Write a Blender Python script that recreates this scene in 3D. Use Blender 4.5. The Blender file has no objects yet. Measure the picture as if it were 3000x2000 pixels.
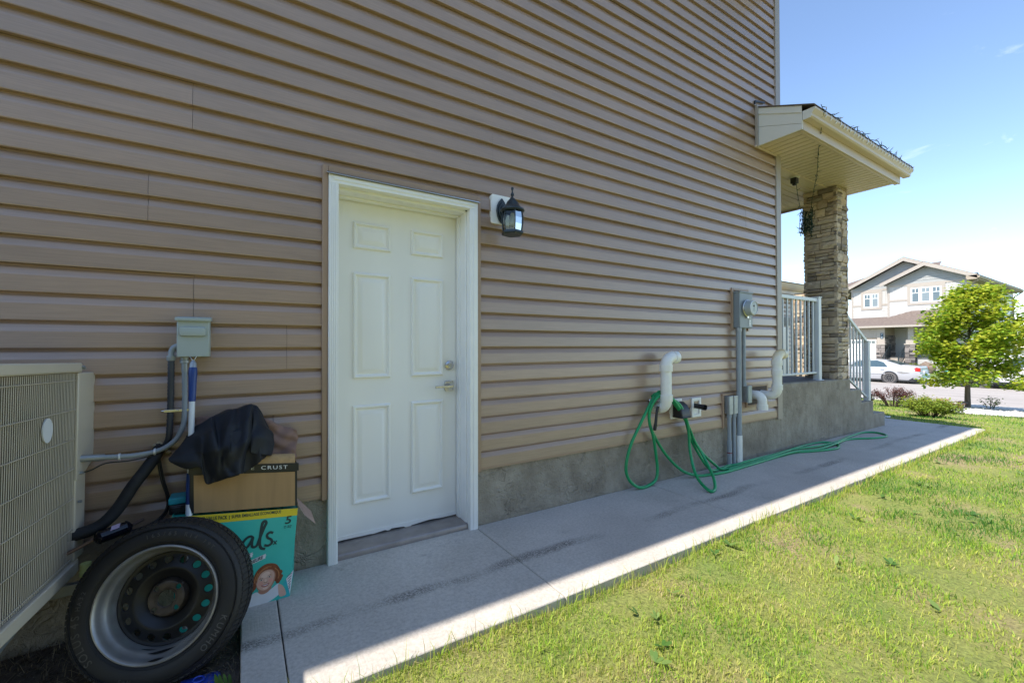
import bpy, bmesh, math, random
import numpy as np
from mathutils import Vector, Matrix, Euler

sc = bpy.context.scene
R = math.radians
rng = random.Random(7)
nrng = np.random.default_rng(11)

# ------------------------------------------------------------------ camera
cam_data = bpy.data.cameras.new('camera')
cam_data.sensor_width = 36.0
cam_data.lens = 1251.72 / 3000 * 36.0
cam_data.clip_start = 0.02
cam_data.clip_end = 3000
cam = bpy.data.objects.new('camera', cam_data)
sc.collection.objects.link(cam)
sc.camera = cam
_yaw, _pit, _rol = R(32.3517), R(0.5932), R(-0.0912)
_f = Vector((math.sin(_yaw) * math.cos(_pit), math.cos(_yaw) * math.cos(_pit), math.sin(_pit)))
_r = Vector((math.cos(_yaw), -math.sin(_yaw), 0))
_u = _r.cross(_f)
_r2 = _r * math.cos(_rol) + _u * math.sin(_rol)
_u2 = -_r * math.sin(_rol) + _u * math.cos(_rol)
_m = Matrix((_r2, _u2, -_f)).transposed().to_4x4()
_m.translation = Vector((0, -2.5, 1.173))
cam.matrix_world = _m

# ------------------------------------------------------------------ light
SUN_EL, SUN_SIDE = R(55.0), R(3.6)
to_sun = Vector((-math.cos(SUN_EL) * math.cos(SUN_SIDE), math.cos(SUN_EL) * math.sin(SUN_SIDE), math.sin(SUN_EL)))
sun_data = bpy.data.lights.new('sun', 'SUN')
sun_data.energy = 3.7
sun_data.angle = R(0.5)
sun_data.color = (1.0, 0.95, 0.87)
sun = bpy.data.objects.new('sun', sun_data)
sun.rotation_euler = (-to_sun).to_track_quat('-Z', 'Y').to_euler()
sun.location = (-20, 2, 30)
sc.collection.objects.link(sun)

world = bpy.data.worlds.new('World')
sc.world = world
world.use_nodes = True
wn, wl = world.node_tree.nodes, world.node_tree.links
wn.clear()
w_out = wn.new('ShaderNodeOutputWorld')
w_bg = wn.new('ShaderNodeBackground')
w_bg.inputs['Strength'].default_value = 0.15
w_sky = wn.new('ShaderNodeTexSky')
w_sky.sky_type = 'NISHITA'
w_sky.sun_disc = False
w_sky.sun_elevation = SUN_EL
w_sky.sun_rotation = math.atan2(to_sun.x, to_sun.y)
w_sky.altitude = 1200
w_sky.air_density = 1.0
w_sky.dust_density = 0.15
w_sky.ozone_density = 1.3
# thin high cloud, streaked, over the whole dome
w_tc = wn.new('ShaderNodeTexCoord')
w_map = wn.new('ShaderNodeMapping')
w_map.inputs['Rotation'].default_value = (0, 0, R(35))
w_map.inputs['Scale'].default_value = (1.0, 3.2, 6.5)
w_n = wn.new('ShaderNodeTexNoise')
w_n.inputs['Scale'].default_value = 1.9
w_n.inputs['Detail'].default_value = 9
w_n.inputs['Roughness'].default_value = 0.62
w_n.inputs['Distortion'].default_value = 0.7
w_r = wn.new('ShaderNodeValToRGB')
w_r.color_ramp.elements[0].position = 0.60
w_r.color_ramp.elements[0].color = (0, 0, 0, 1)
w_r.color_ramp.elements[1].position = 0.95
w_r.color_ramp.elements[1].color = (0.7, 0.7, 0.7, 1)
w_mix = wn.new('ShaderNodeMixRGB')
w_mix.inputs['Color2'].default_value = (6.2, 6.5, 6.9, 1)
wl.new(w_tc.outputs['Generated'], w_map.inputs['Vector'])
wl.new(w_map.outputs['Vector'], w_n.inputs['Vector'])
wl.new(w_n.outputs['Fac'], w_r.inputs['Fac'])
wl.new(w_r.outputs['Color'], w_mix.inputs['Fac'])
wl.new(w_sky.outputs['Color'], w_mix.inputs['Color1'])
wl.new(w_mix.outputs['Color'], w_bg.inputs['Color'])
wl.new(w_bg.outputs['Background'], w_out.inputs['Surface'])

vs = sc.view_settings
vs.view_transform = 'Standard'
vs.look = 'None'
vs.exposure = 1.12
vs.gamma = 1.0
vs.use_curve_mapping = False
sc.render.engine = 'CYCLES'
try:
    sc.cycles.use_denoising = True
    sc.cycles.max_bounces = 8
    sc.cycles.diffuse_bounces = 4
    sc.cycles.transparent_max_bounces = 12
    sc.cycles.caustics_reflective = False
    sc.cycles.caustics_refractive = False
except Exception:
    pass

# ------------------------------------------------------------------ helpers
def link(o):
    sc.collection.objects.link(o)
    return o

def tag(o, label=None, cat=None, group=None, kind=None):
    if label: o['label'] = label
    if cat: o['category'] = cat
    if group: o['group'] = group
    if kind: o['kind'] = kind
    return o

def empty(name, loc=(0, 0, 0), rot=None, parent=None):
    o = bpy.data.objects.new(name, None)
    o.empty_display_size = 0.1
    o.location = loc
    if rot: o.rotation_euler = rot
    if parent: o.parent = parent
    return link(o)

def offset_of(p):
    v = Vector((0, 0, 0))
    while p is not None:
        v += p.location
        p = p.parent
    return v

class MB:
    """collects faces, then links them as one mesh object"""
    def __init__(s):
        s.v, s.f, s.m = [], [], []
    def add(s, verts, faces, mat=0):
        b = len(s.v)
        s.v.extend([tuple(p) for p in verts])
        for f in faces:
            s.f.append(tuple(b + i for i in f)); s.m.append(mat)
        return s
    def box(s, a, b, mat=0):
        x0, y0, z0 = a; x1, y1, z1 = b
        if x0 > x1: x0, x1 = x1, x0
        if y0 > y1: y0, y1 = y1, y0
        if z0 > z1: z0, z1 = z1, z0
        return s.add([(x0, y0, z0), (x1, y0, z0), (x1, y1, z0), (x0, y1, z0), (x0, y0, z1), (x1, y0, z1), (x1, y1, z1), (x0, y1, z1)],
                     [(0, 3, 2, 1), (4, 5, 6, 7), (0, 1, 5, 4), (1, 2, 6, 5), (2, 3, 7, 6), (3, 0, 4, 7)], mat)
    def prism(s, poly, axis, a, b, mat=0):
        """poly: 2-D points; axis 'x': (y,z), 'y': (x,z), 'z': (x,y)"""
        def P(p, t):
            return {'x': (t, p[0], p[1]), 'y': (p[0], t, p[1]), 'z': (p[0], p[1], t)}[axis]
        n = len(poly)
        area = sum(poly[i][0] * poly[(i + 1) % n][1] - poly[(i + 1) % n][0] * poly[i][1] for i in range(n))
        if area < 0: poly = poly[::-1]
        lo, hi = min(a, b), max(a, b)
        vs_ = [P(p, lo) for p in poly] + [P(p, hi) for p in poly]
        fs = [tuple(range(n))[::-1], tuple(range(n, 2 * n))] + [(i, (i + 1) % n, n + (i + 1) % n, n + i) for i in range(n)]
        if axis == 'y': fs = [f[::-1] for f in fs]
        return s.add(vs_, fs, mat)
    def tube(s, pts, r, n=10, mat=0, cap=True, closed=False):
        pts = [Vector(p) for p in pts]
        k = len(pts)
        rs = r if isinstance(r, (list, tuple)) else [r] * k
        tang = []
        for i in range(k):
            if closed: t = pts[(i + 1) % k] - pts[i - 1]
            else: t = pts[min(i + 1, k - 1)] - pts[max(i - 1, 0)]
            tang.append(t.normalized() if t.length > 1e-9 else Vector((0, 0, 1)))
        up = Vector((0, 0, 1)) if abs(tang[0].z) < 0.9 else Vector((1, 0, 0))
        nrm = (up - tang[0] * up.dot(tang[0])).normalized()
        vv = []
        for i in range(k):
            if i:
                nrm = nrm - tang[i] * nrm.dot(tang[i])
                nrm = nrm.normalized() if nrm.length > 1e-6 else tang[i].orthogonal().normalized()
            bn = tang[i].cross(nrm)
            for j in range(n):
                a = 2 * math.pi * j / n
                vv.append(pts[i] + (nrm * math.cos(a) + bn * math.sin(a)) * rs[i])
        ff = []
        for i in range(k if closed else k - 1):
            i2 = (i + 1) % k
            for j in range(n):
                j2 = (j + 1) % n
                ff.append((i * n + j, i * n + j2, i2 * n + j2, i2 * n + j))
        if cap and not closed:
            ff.append(tuple(range(n))[::-1]); ff.append(tuple((k - 1) * n + j for j in range(n)))
        return s.add(vv, ff, mat)
    def lathe(s, prof, n=24, origin=(0, 0, 0), axis='z', mat=0, mats=None):
        """prof: (radius, height) points"""
        k = len(prof); vv = []
        for (r, h) in prof:
            for j in range(n):
                a = 2 * math.pi * j / n
                c, d = r * math.cos(a), r * math.sin(a)
                p = {'z': (c, d, h), 'y': (d, h, c), 'x': (h, c, d)}[axis]
                vv.append((p[0] + origin[0], p[1] + origin[1], p[2] + origin[2]))
        for i in range(k - 1):
            ff = [(i * n + j, i * n + (j + 1) % n, (i + 1) * n + (j + 1) % n, (i + 1) * n + j) for j in range(n)]
            b = len(s.v)
            if i == 0: base = b; s.v.extend(vv)
            for f in ff:
                s.f.append(tuple(base + q for q in f)); s.m.append(mats[i] if mats else mat)
        return s
    def xf(s, M):
        s.v = [tuple(M @ Vector(p)) for p in s.v]
        return s
    def join(s, o, mat=None):
        b = len(s.v)
        s.v.extend(o.v)
        for f, m in zip(o.f, o.m):
            s.f.append(tuple(b + i for i in f)); s.m.append(m if mat is None else mat)
        return s
    def mesh(s, name, mats, off=None, smooth=None):
        me = bpy.data.meshes.new(name)
        vv = s.v if off is None else [(p[0] - off[0], p[1] - off[1], p[2] - off[2]) for p in s.v]
        me.from_pydata(vv, [], s.f)
        for m in (mats if isinstance(mats, (list, tuple)) else [mats]): me.materials.append(m)
        if any(s.m): me.polygons.foreach_set('material_index', s.m)
        if smooth is not None:
            me.shade_smooth()
            me.set_sharp_from_angle(angle=R(smooth))
        me.update()
        return me
    def build(s, name, mats, parent=None, world=True, smooth=None, bevel=None, segs=2, recalc=False):
        off = offset_of(parent) if (parent is not None and world) else None
        me = s.mesh(name, mats, off, smooth)
        if recalc:
            bm = bmesh.new(); bm.from_mesh(me); bmesh.ops.recalc_face_normals(bm, faces=bm.faces); bm.to_mesh(me); bm.free()
        o = bpy.data.objects.new(name, me)
        if parent is not None: o.parent = parent
        link(o)
        if bevel:
            b = o.modifiers.new('bevel', 'BEVEL')
            b.width = bevel; b.segments = segs; b.limit_method = 'ANGLE'; b.angle_limit = R(40)
            b.use_clamp_overlap = True
            if smooth is None:
                me.shade_smooth(); me.set_sharp_from_angle(angle=R(60))
        return o

def curve_pts(pts, per=6, closed=False):
    """Catmull-Rom through the points"""
    P = [Vector(p) for p in pts]; n = len(P); out = []
    for i in range(n if closed else n - 1):
        p0 = P[(i - 1) % n] if closed or i > 0 else P[0] * 2 - P[1]
        p1, p2 = P[i], P[(i + 1) % n]
        p3 = P[(i + 2) % n] if closed or i + 2 < n else P[-1] * 2 - P[-2]
        for k in range(per):
            t = k / per
            out.append(0.5 * ((2 * p1) + (p2 - p0) * t + (2 * p0 - 5 * p1 + 4 * p2 - p3) * t * t + (3 * p1 - p0 - 3 * p2 + p3) * t ** 3))
    if not closed: out.append(P[-1])
    return out

_txt = {}
def text_mb(s, size, extrude=0.0, align='CENTER', shear=0.0, spacing=1.0, bold=0.0):
    """flat lettering in the x-y plane"""
    key = (s, size, extrude, align, shear, spacing, bold)
    if key not in _txt:
        cu = bpy.data.curves.new('lettering', 'FONT')
        cu.body = s; cu.size = size; cu.extrude = extrude; cu.align_x = align; cu.align_y = 'CENTER'
        cu.shear = shear; cu.offset = bold; cu.space_character = spacing; cu.resolution_u = 3
        o = bpy.data.objects.new('lettering', cu); link(o)
        dg = bpy.context.evaluated_depsgraph_get()
        me = bpy.data.meshes.new_from_object(o.evaluated_get(dg))
        _txt[key] = ([tuple(v.co) for v in me.vertices], [tuple(p.vertices) for p in me.polygons])
        bpy.data.objects.remove(o); bpy.data.curves.remove(cu); bpy.data.meshes.remove(me)
    mb = MB(); mb.add(*_txt[key]); return mb

def ribbon(mb, pts, w, z=0.0, mat=0, closed=False):
    """flat stroke of width w (number or list) in the x-y plane"""
    P = [Vector((p[0], p[1])) for p in pts]; n = len(P)
    ws = w if isinstance(w, (list, tuple)) else [w] * n
    vv = []
    for i in range(n):
        a = P[i - 1] if (i > 0 or closed) else P[0]
        b = P[(i + 1) % n] if (i < n - 1 or closed) else P[-1]
        t = (b - a).normalized(); q = Vector((-t.y, t.x)) * ws[i] / 2
        vv += [(P[i].x + q.x, P[i].y + q.y, z), (P[i].x - q.x, P[i].y - q.y, z)]
    ff = [(2 * i, 2 * i + 1, 2 * ((i + 1) % n) + 1, 2 * ((i + 1) % n)) for i in range(n if closed else n - 1)]
    mb.add(vv, ff, mat)

def rounded_rect(x0, x1, y0, y1, r, n=4):
    out = []
    for cx, cy, a0 in ((x1 - r, y1 - r, 0), (x0 + r, y1 - r, 90), (x0 + r, y0 + r, 180), (x1 - r, y0 + r, 270)):
        for i in range(n + 1):
            a = R(a0 + 90 * i / n); out.append((cx + r * math.cos(a), cy + r * math.sin(a)))
    return out

# ------------------------------------------------------------------ materials
def new_mat(name):
    m = bpy.data.materials.new(name); m.use_nodes = True
    nt = m.node_tree
    return m, nt, nt.nodes, nt.links, nt.nodes['Principled BSDF']

def mat(name, col, rough=0.6, metal=0.0, var=0.15, vscale=6.0, bump=0.0, bscale=60.0, bdist=0.002, stretch=(1, 1, 1), col2=None, spec=0.5, coat=0.0, detail=5.0, spread=0.25):
    """principled surface, colour varied by noise, fine relief from noise"""
    m, nt, N, L, b = new_mat(name)
    b.inputs['Roughness'].default_value = rough
    b.inputs['Metallic'].default_value = metal
    b.inputs['Specular IOR Level'].default_value = spec
    if coat: b.inputs['Coat Weight'].default_value = coat
    tc = N.new('ShaderNodeTexCoord'); mp = N.new('ShaderNodeMapping')
    mp.inputs['Scale'].default_value = stretch
    L.new(tc.outputs['Object'], mp.inputs['Vector'])
    if var or col2:
        n = N.new('ShaderNodeTexNoise'); n.inputs['Scale'].default_value = vscale; n.inputs['Detail'].default_value = detail
        L.new(mp.outputs['Vector'], n.inputs['Vector'])
        rp = N.new('ShaderNodeValToRGB')
        rp.color_ramp.elements[0].position = 0.5 - spread; rp.color_ramp.elements[1].position = 0.5 + spread
        c2 = col2 if col2 else tuple(min(1, c * (1 + var)) for c in col)
        c1 = col if col2 else tuple(c * (1 - var) for c in col)
        rp.color_ramp.elements[0].color = (*c1, 1); rp.color_ramp.elements[1].color = (*c2, 1)
        L.new(n.outputs['Fac'], rp.inputs['Fac']); L.new(rp.outputs['Color'], b.inputs['Base Color'])
    else:
        b.inputs['Base Color'].default_value = (*col, 1)
    if bump:
        n2 = N.new('ShaderNodeTexNoise'); n2.inputs['Scale'].default_value = bscale; n2.inputs['Detail'].default_value = 4
        L.new(mp.outputs['Vector'], n2.inputs['Vector'])
        bp = N.new('ShaderNodeBump'); bp.inputs['Strength'].default_value = bump; bp.inputs['Distance'].default_value = bdist
        L.new(n2.outputs['Fac'], bp.inputs['Height']); L.new(bp.outputs['Normal'], b.inputs['Normal'])
    return m

def pos_noise(N, L, scale, detail=5, rough=0.55, stretch=(1, 1, 1), dist=0.0):
    g = N.new('ShaderNodeNewGeometry'); mp = N.new('ShaderNodeMapping'); mp.inputs['Scale'].default_value = stretch
    n = N.new('ShaderNodeTexNoise'); n.inputs['Scale'].default_value = scale; n.inputs['Detail'].default_value = detail
    n.inputs['Roughness'].default_value = rough; n.inputs['Distortion'].default_value = dist
    L.new(g.outputs['Position'], mp.inputs['Vector']); L.new(mp.outputs['Vector'], n.inputs['Vector'])
    return n

def ramp(N, L, src, stops):
    r = N.new('ShaderNodeValToRGB')
    while len(r.color_ramp.elements) < len(stops): r.color_ramp.elements.new(0.5)
    for e, (p, c) in zip(r.color_ramp.elements, stops):
        e.position = p; e.color = (*c, 1) if len(c) == 3 else c
    L.new(src, r.inputs['Fac'])
    return r

def mixc(N, L, fac, a, b, mode='MIX'):
    m = N.new('ShaderNodeMixRGB'); m.blend_type = mode
    for k, s in (('Fac', fac), ('Color1', a), ('Color2', b)):
        if hasattr(s, 'is_linked'): L.new(s, m.inputs[k])
        elif isinstance(s, (int, float)): m.inputs[k].default_value = s
        else: m.inputs[k].default_value = (*s, 1)
    return m

M = {}
def make_materials():
    # vinyl siding: moulded wood grain, faint weathering
    for key, base in (('siding', (0.375, 0.255, 0.178)), ('far_siding', (0.44, 0.40, 0.35))):
        m, nt, N, L, b = new_mat(key + '_vinyl')
        b.inputs['Roughness'].default_value = 0.36
        b.inputs['Specular IOR Level'].default_value = 0.6
        b.inputs['Coat Weight'].default_value = 0.55
        b.inputs['Coat Roughness'].default_value = 0.22
        n = pos_noise(N, L, 3.0, 4, stretch=(0.35, 1, 1.2))
        r = ramp(N, L, n.outputs['Fac'], [(0.3, tuple(c * 0.92 for c in base)), (0.7, tuple(c * 1.07 for c in base))])
        oi = N.new('ShaderNodeObjectInfo')
        rr = ramp(N, L, oi.outputs['Random'], [(0.0, (0.94, 0.94, 0.95)), (1.0, (1.05, 1.04, 1.03))])
        mx = mixc(N, L, 1.0, r.outputs['Color'], rr.outputs['Color'], 'MULTIPLY')
        g = pos_noise(N, L, 60.0, 6, 0.6, stretch=(0.09, 1, 3.4))
        gr = ramp(N, L, g.outputs['Fac'], [(0.38, (0.90, 0.90, 0.90)), (0.62, (1.05, 1.05, 1.05))])
        mx2 = mixc(N, L, 1.0, mx.outputs['Color'], gr.outputs['Color'], 'MULTIPLY')
        L.new(mx2.outputs['Color'], b.inputs['Base Color'])
        bp = N.new('ShaderNodeBump'); bp.inputs['Strength'].default_value = 0.35; bp.inputs['Distance'].default_value = 0.0012
        L.new(g.outputs['Fac'], bp.inputs['Height']); L.new(bp.outputs['Normal'], b.inputs['Normal'])
        M[key] = m
    M['trim'] = mat('trim_vinyl', (0.375, 0.25, 0.165), 0.42, var=0.06, vscale=3)
    M['corner'] = mat('corner_vinyl', (0.36, 0.305, 0.25), 0.42, var=0.05, vscale=3)
    M['backing'] = mat('wall_backing', (0.06, 0.05, 0.045), 0.9, var=0.1)
    M['white_paint'] = mat('white_paint', (0.88, 0.86, 0.82), 0.38, var=0.05, vscale=4, bump=0.05, bscale=25, bdist=0.001)
    M['door_paint'] = mat('door_paint', (0.88, 0.855, 0.80), 0.40, var=0.05, vscale=3, bump=0.12, bscale=45, bdist=0.0008, stretch=(1, 1, 0.25))
    M['almond'] = mat('almond_aluminium', (0.60, 0.485, 0.365), 0.42, var=0.05, vscale=3)
    M['almond_pale'] = mat('pale_aluminium', (0.72, 0.68, 0.60), 0.42, var=0.04, vscale=3)
    M['soffit'] = mat('soffit_aluminium', (0.66, 0.54, 0.41), 0.45, var=0.05, vscale=3)
    M['vented'] = mat('vented_soffit', (0.66, 0.56, 0.43), 0.5, var=0.12, vscale=60)
    M['sill'] = mat('sill_aluminium', (0.32, 0.28, 0.26), 0.38, metal=0.55, var=0.18, vscale=14, bump=0.1, bscale=80)
    M['pvc'] = mat('pvc_white', (0.84, 0.81, 0.73), 0.35, var=0.06, vscale=7, col2=(0.86, 0.84, 0.79))
    M['pvc_yellow'] = mat('pvc_yellowed', (0.84, 0.81, 0.73), 0.4, col2=(0.76, 0.60, 0.30), vscale=7, spread=0.12)
    M['conduit'] = mat('conduit_grey', (0.30, 0.33, 0.35), 0.5, var=0.10, vscale=9)
    M['galv'] = mat('galvanised_box', (0.33, 0.35, 0.36), 0.42, metal=0.5, var=0.18, vscale=12)
    M['meter_paint'] = mat('meter_paint', (0.245, 0.275, 0.29), 0.42, var=0.06, vscale=6)
    M['box_paint'] = mat('disconnect_paint', (0.37, 0.41, 0.38), 0.38, var=0.05, vscale=6)
    M['black_plastic'] = mat('black_plastic', (0.018, 0.018, 0.02), 0.4, var=0.2)
    M['black_iron'] = mat('black_iron', (0.022, 0.032, 0.038), 0.36, var=0.25, vscale=20, bump=0.1, bscale=120)
    M['rubber_foam'] = mat('pipe_foam', (0.016, 0.017, 0.02), 0.7, var=0.4, vscale=30, bump=0.2, bscale=150)
    M['hose'] = mat('hose_green', (0.008, 0.30, 0.10), 0.34, var=0.18, vscale=4)
    M['chrome'] = mat('satin_nickel', (0.55, 0.53, 0.50), 0.25, metal=1.0, var=0.08, vscale=30)
    M['ac_paint'] = mat('beige_enamel', (0.62, 0.545, 0.43), 0.36, var=0.05, vscale=5)
    M['ac_wire'] = mat('coated_wire', (0.52, 0.45, 0.35), 0.45, var=0.1)
    M['coil'] = mat('coil_fins', (0.34, 0.25, 0.15), 0.5, metal=0.2, col2=(0.16, 0.12, 0.075), vscale=5, stretch=(1, 1, 2.5))
    M['label_white'] = mat('label_white', (0.78, 0.79, 0.80), 0.35, var=0.03)
    M['tyre'] = mat('tyre_rubber', (0.011, 0.010, 0.010), 0.62, var=0.35, vscale=10, bump=0.12, bscale=90, col2=(0.024, 0.022, 0.020))
    M['tyre_letter'] = mat('tyre_letter', (0.085, 0.078, 0.070), 0.55, var=0.2)
    M['rim_dark'] = mat('rim_black_paint', (0.008, 0.008, 0.009), 0.42, var=0.5, vscale=12, bump=0.1, bscale=60)
    M['rim_steel'] = mat('rim_bare_steel', (0.44, 0.43, 0.42), 0.42, metal=0.6, col2=(0.25, 0.235, 0.215), vscale=9, bump=0.15, bscale=50)
    M['rust'] = mat('rim_worn_hub', (0.13, 0.105, 0.085), 0.5, metal=0.5, col2=(0.035, 0.026, 0.02), vscale=22)
    M['teal_card'] = mat('teal_print', (0.030, 0.47, 0.385), 0.42, col2=(0.06, 0.55, 0.46), vscale=5)
    M['aqua_print'] = mat('aqua_print', (0.04, 0.47, 0.50), 0.42, var=0.1, vscale=20)
    M['yellow_print'] = mat('yellow_print', (0.78, 0.60, 0.035), 0.42, var=0.05)
    M['ink'] = mat('dark_ink', (0.012, 0.045, 0.05), 0.45, var=0.1)
    M['white_print'] = mat('white_print', (0.74, 0.74, 0.76), 0.45, var=0.06, vscale=20)
    M['skin_print'] = mat('skin_print', (0.62, 0.36, 0.26), 0.45, col2=(0.72, 0.46, 0.36), vscale=18)
    M['lip_print'] = mat('lip_print', (0.45, 0.12, 0.10), 0.45, var=0.1)
    M['hair_print'] = mat('hair_print', (0.13, 0.035, 0.012), 0.45, col2=(0.33, 0.10, 0.035), vscale=45, stretch=(1, 1, 0.3))
    M['cardboard'] = mat('cardboard', (0.40, 0.245, 0.11), 0.75, var=0.10, vscale=5, stretch=(9, 1, 0.6), bump=0.15, bscale=30)
    M['cardboard_edge'] = mat('cardboard_edge', (0.46, 0.29, 0.13), 0.8, var=0.15, vscale=60)
    M['paper'] = mat('torn_kraft_paper', (0.42, 0.28, 0.22), 0.8, var=0.15, vscale=12)
    M['black_print'] = mat('black_band', (0.013, 0.015, 0.02), 0.4, var=0.2)
    M['cloth_black'] = mat('dark_cloth', (0.006, 0.008, 0.013), 0.66, var=0.5, vscale=9, bump=0.3, bscale=220, bdist=0.001)
    M['cloth_pink'] = mat('brown_cloth', (0.26, 0.155, 0.115), 0.9, var=0.2, vscale=14, bump=0.3, bscale=160)
    M['blue_grip'] = mat('blue_grip', (0.012, 0.045, 0.20), 0.38, var=0.15, vscale=10)
    M['blue_plastic'] = mat('blue_plastic', (0.02, 0.06, 0.42), 0.35, var=0.1)
    M['white_tube'] = mat('white_tube', (0.70, 0.72, 0.74), 0.35, var=0.06)
    M['teal_plastic'] = mat('teal_plastic', (0.03, 0.35, 0.40), 0.4, var=0.1)
    M['foam'] = mat('spray_foam', (0.42, 0.33, 0.20), 0.85, var=0.3, vscale=30, bump=0.6, bscale=60, bdist=0.01)
    M['copper'] = mat('dull_copper', (0.30, 0.20, 0.15), 0.45, metal=0.6, var=0.2)
    M['lime'] = mat('lime_cap', (0.42, 0.45, 0.16), 0.45, var=0.15)
    M['railing'] = mat('railing_paint', (0.66, 0.68, 0.68), 0.38, var=0.04)
    M['porch_deck'] = mat('porch_deck', (0.13, 0.125, 0.125), 0.75, var=0.15)
    M['shingle'] = mat('shingles', (0.115, 0.085, 0.07), 0.9, col2=(0.20, 0.155, 0.13), vscale=7, stretch=(1, 1, 3), bump=0.5, bscale=25, bdist=0.02)
    M['light_wire'] = mat('light_string_wire', (0.012, 0.05, 0.03), 0.5, var=0.2)
    M['bulb'] = mat('mini_bulb', (0.55, 0.50, 0.42), 0.15, var=0.3, vscale=200)
    M['sidewalk'] = mat('pale_concrete', (0.50, 0.47, 0.43), 0.85, var=0.08, vscale=2, bump=0.2, bscale=60)
    M['bark'] = mat('bark', (0.13, 0.105, 0.085), 0.85, var=0.3, vscale=20, stretch=(1, 1, 0.2), bump=0.5, bscale=40, bdist=0.01)
    M['twig'] = mat('twig', (0.09, 0.06, 0.05), 0.85, var=0.3)
    M['white_stone'] = mat('white_river_stone', (0.58, 0.56, 0.54), 0.75, var=0.25, vscale=6, spread=0.12)
    M['bulb_glass'] = mat('lamp_bulb', (0.62, 0.60, 0.52), 0.3, var=0.03)

    # stone veneer, one tint per stone
    for key, cols in (('stone', [(0.0, (0.22, 0.185, 0.16)), (0.18, (0.36, 0.28, 0.20)), (0.36, (0.62, 0.46, 0.31)), (0.55, (0.50, 0.42, 0.33)), (0.75, (0.72, 0.56, 0.39)), (1.0, (0.40, 0.34, 0.27))]),
                      ('far_stone', [(0.0, (0.05, 0.045, 0.05)), (0.35, (0.14, 0.12, 0.115)), (0.7, (0.34, 0.29, 0.27)), (1.0, (0.22, 0.19, 0.18))])):
        m, nt, N, L, b = new_mat(key + '_veneer')
        b.inputs['Roughness'].default_value = 0.85
        oi = N.new('ShaderNodeObjectInfo')
        r = ramp(N, L, oi.outputs['Random'], cols)
        n = pos_noise(N, L, 16, 6, 0.65, stretch=(1, 1, 2.5))
        r2 = ramp(N, L, n.outputs['Fac'], [(0.3, (0.80, 0.79, 0.78)), (0.7, (1.12, 1.11, 1.08))])
        mx = mixc(N, L, 1.0, r.outputs['Color'], r2.outputs['Color'], 'MULTIPLY')
        L.new(mx.outputs['Color'], b.inputs['Base Color'])
        n3 = pos_noise(N, L, 45, 6, 0.7, stretch=(1, 1, 2.2))
        bp = N.new('ShaderNodeBump'); bp.inputs['Strength'].default_value = 0.7; bp.inputs['Distance'].default_value = 0.012
        L.new(n3.outputs['Fac'], bp.inputs['Height']); L.new(bp.outputs['Normal'], b.inputs['Normal'])
        M[key] = m
    M['mortar'] = mat('mortar', (0.05, 0.045, 0.04), 0.95, var=0.2)

    # parging: trowel swirls and damp blotches
    m, nt, N, L, b = new_mat('parging')
    b.inputs['Roughness'].default_value = 0.88
    n = pos_noise(N, L, 2.2, 6, 0.65)
    r = ramp(N, L, n.outputs['Fac'], [(0.30, (0.26, 0.215, 0.16)), (0.5, (0.345, 0.295, 0.225)), (0.70, (0.42, 0.365, 0.285))])
    nb = pos_noise(N, L, 9, 5, 0.6, stretch=(1, 1, 0.6))
    rb = ramp(N, L, nb.outputs['Fac'], [(0.34, (0.80, 0.79, 0.77)), (0.6, (1.05, 1.05, 1.05))])
    mx = mixc(N, L, 1.0, r.outputs['Color'], rb.outputs['Color'], 'MULTIPLY')
    L.new(mx.outputs['Color'], b.inputs['Base Color'])
    g = N.new('ShaderNodeNewGeometry')
    dn = N.new('ShaderNodeTexNoise'); dn.inputs['Scale'].default_value = 7; dn.inputs['Detail'].default_value = 3
    L.new(g.outputs['Position'], dn.inputs['Vector'])
    ad = N.new('ShaderNodeVectorMath'); ad.operation = 'MULTIPLY_ADD'
    ad.inputs[1].default_value = (0.22, 0.22, 0.22)
    L.new(dn.outputs['Color'], ad.inputs[0]); L.new(g.outputs['Position'], ad.inputs[2])
    def swirl(scale, w, dist):
        n_ = N.new('ShaderNodeTexNoise'); n_.inputs['Scale'].default_value = scale; n_.inputs['Detail'].default_value = 2.0; n_.inputs['Distortion'].default_value = dist
        L.new(ad.outputs['Vector'], n_.inputs['Vector'])
        s1 = N.new('ShaderNodeMath'); s1.operation = 'SUBTRACT'; s1.inputs[1].default_value = 0.5; L.new(n_.outputs['Fac'], s1.inputs[0])
        s2 = N.new('ShaderNodeMath'); s2.operation = 'ABSOLUTE'; L.new(s1.outputs[0], s2.inputs[0])
        return ramp(N, L, s2.outputs[0], [(0.0, (1, 1, 1)), (w, (0.0, 0.0, 0.0))])
    sw1, sw2 = swirl(4.0, 0.05, 2.4), swirl(9.0, 0.05, 1.6)
    gate = pos_noise(N, L, 5.5, 3)
    gr = ramp(N, L, gate.outputs['Fac'], [(0.46, (0, 0, 0)), (0.66, (0.7, 0.7, 0.7))])
    r1 = mixc(N, L, 1.0, sw1.outputs['Color'], gr.outputs['Color'], 'MULTIPLY')
    ridge = mixc(N, L, 0.15, r1.outputs['Color'], sw2.outputs['Color'], 'ADD')
    fine = pos_noise(N, L, 30, 6, 0.65)
    sm = N.new('ShaderNodeMath'); sm.operation = 'MULTIPLY_ADD'; sm.inputs[1].default_value = 1.5
    L.new(fine.outputs['Fac'], sm.inputs[0]); L.new(ridge.outputs['Color'], sm.inputs[2])
    bp = N.new('ShaderNodeBump'); bp.inputs['Strength'].default_value = 1.0; bp.inputs['Distance'].default_value = 0.011
    L.new(sm.outputs[0], bp.inputs['Height']); L.new(bp.outputs['Normal'], b.inputs['Normal'])
    M['parging'] = m

    # walkway concrete: broom finish across, a drift of grit along the middle, stains
    m, nt, N, L, b = new_mat('walk_concrete')
    b.inputs['Roughness'].default_value = 0.86
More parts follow.
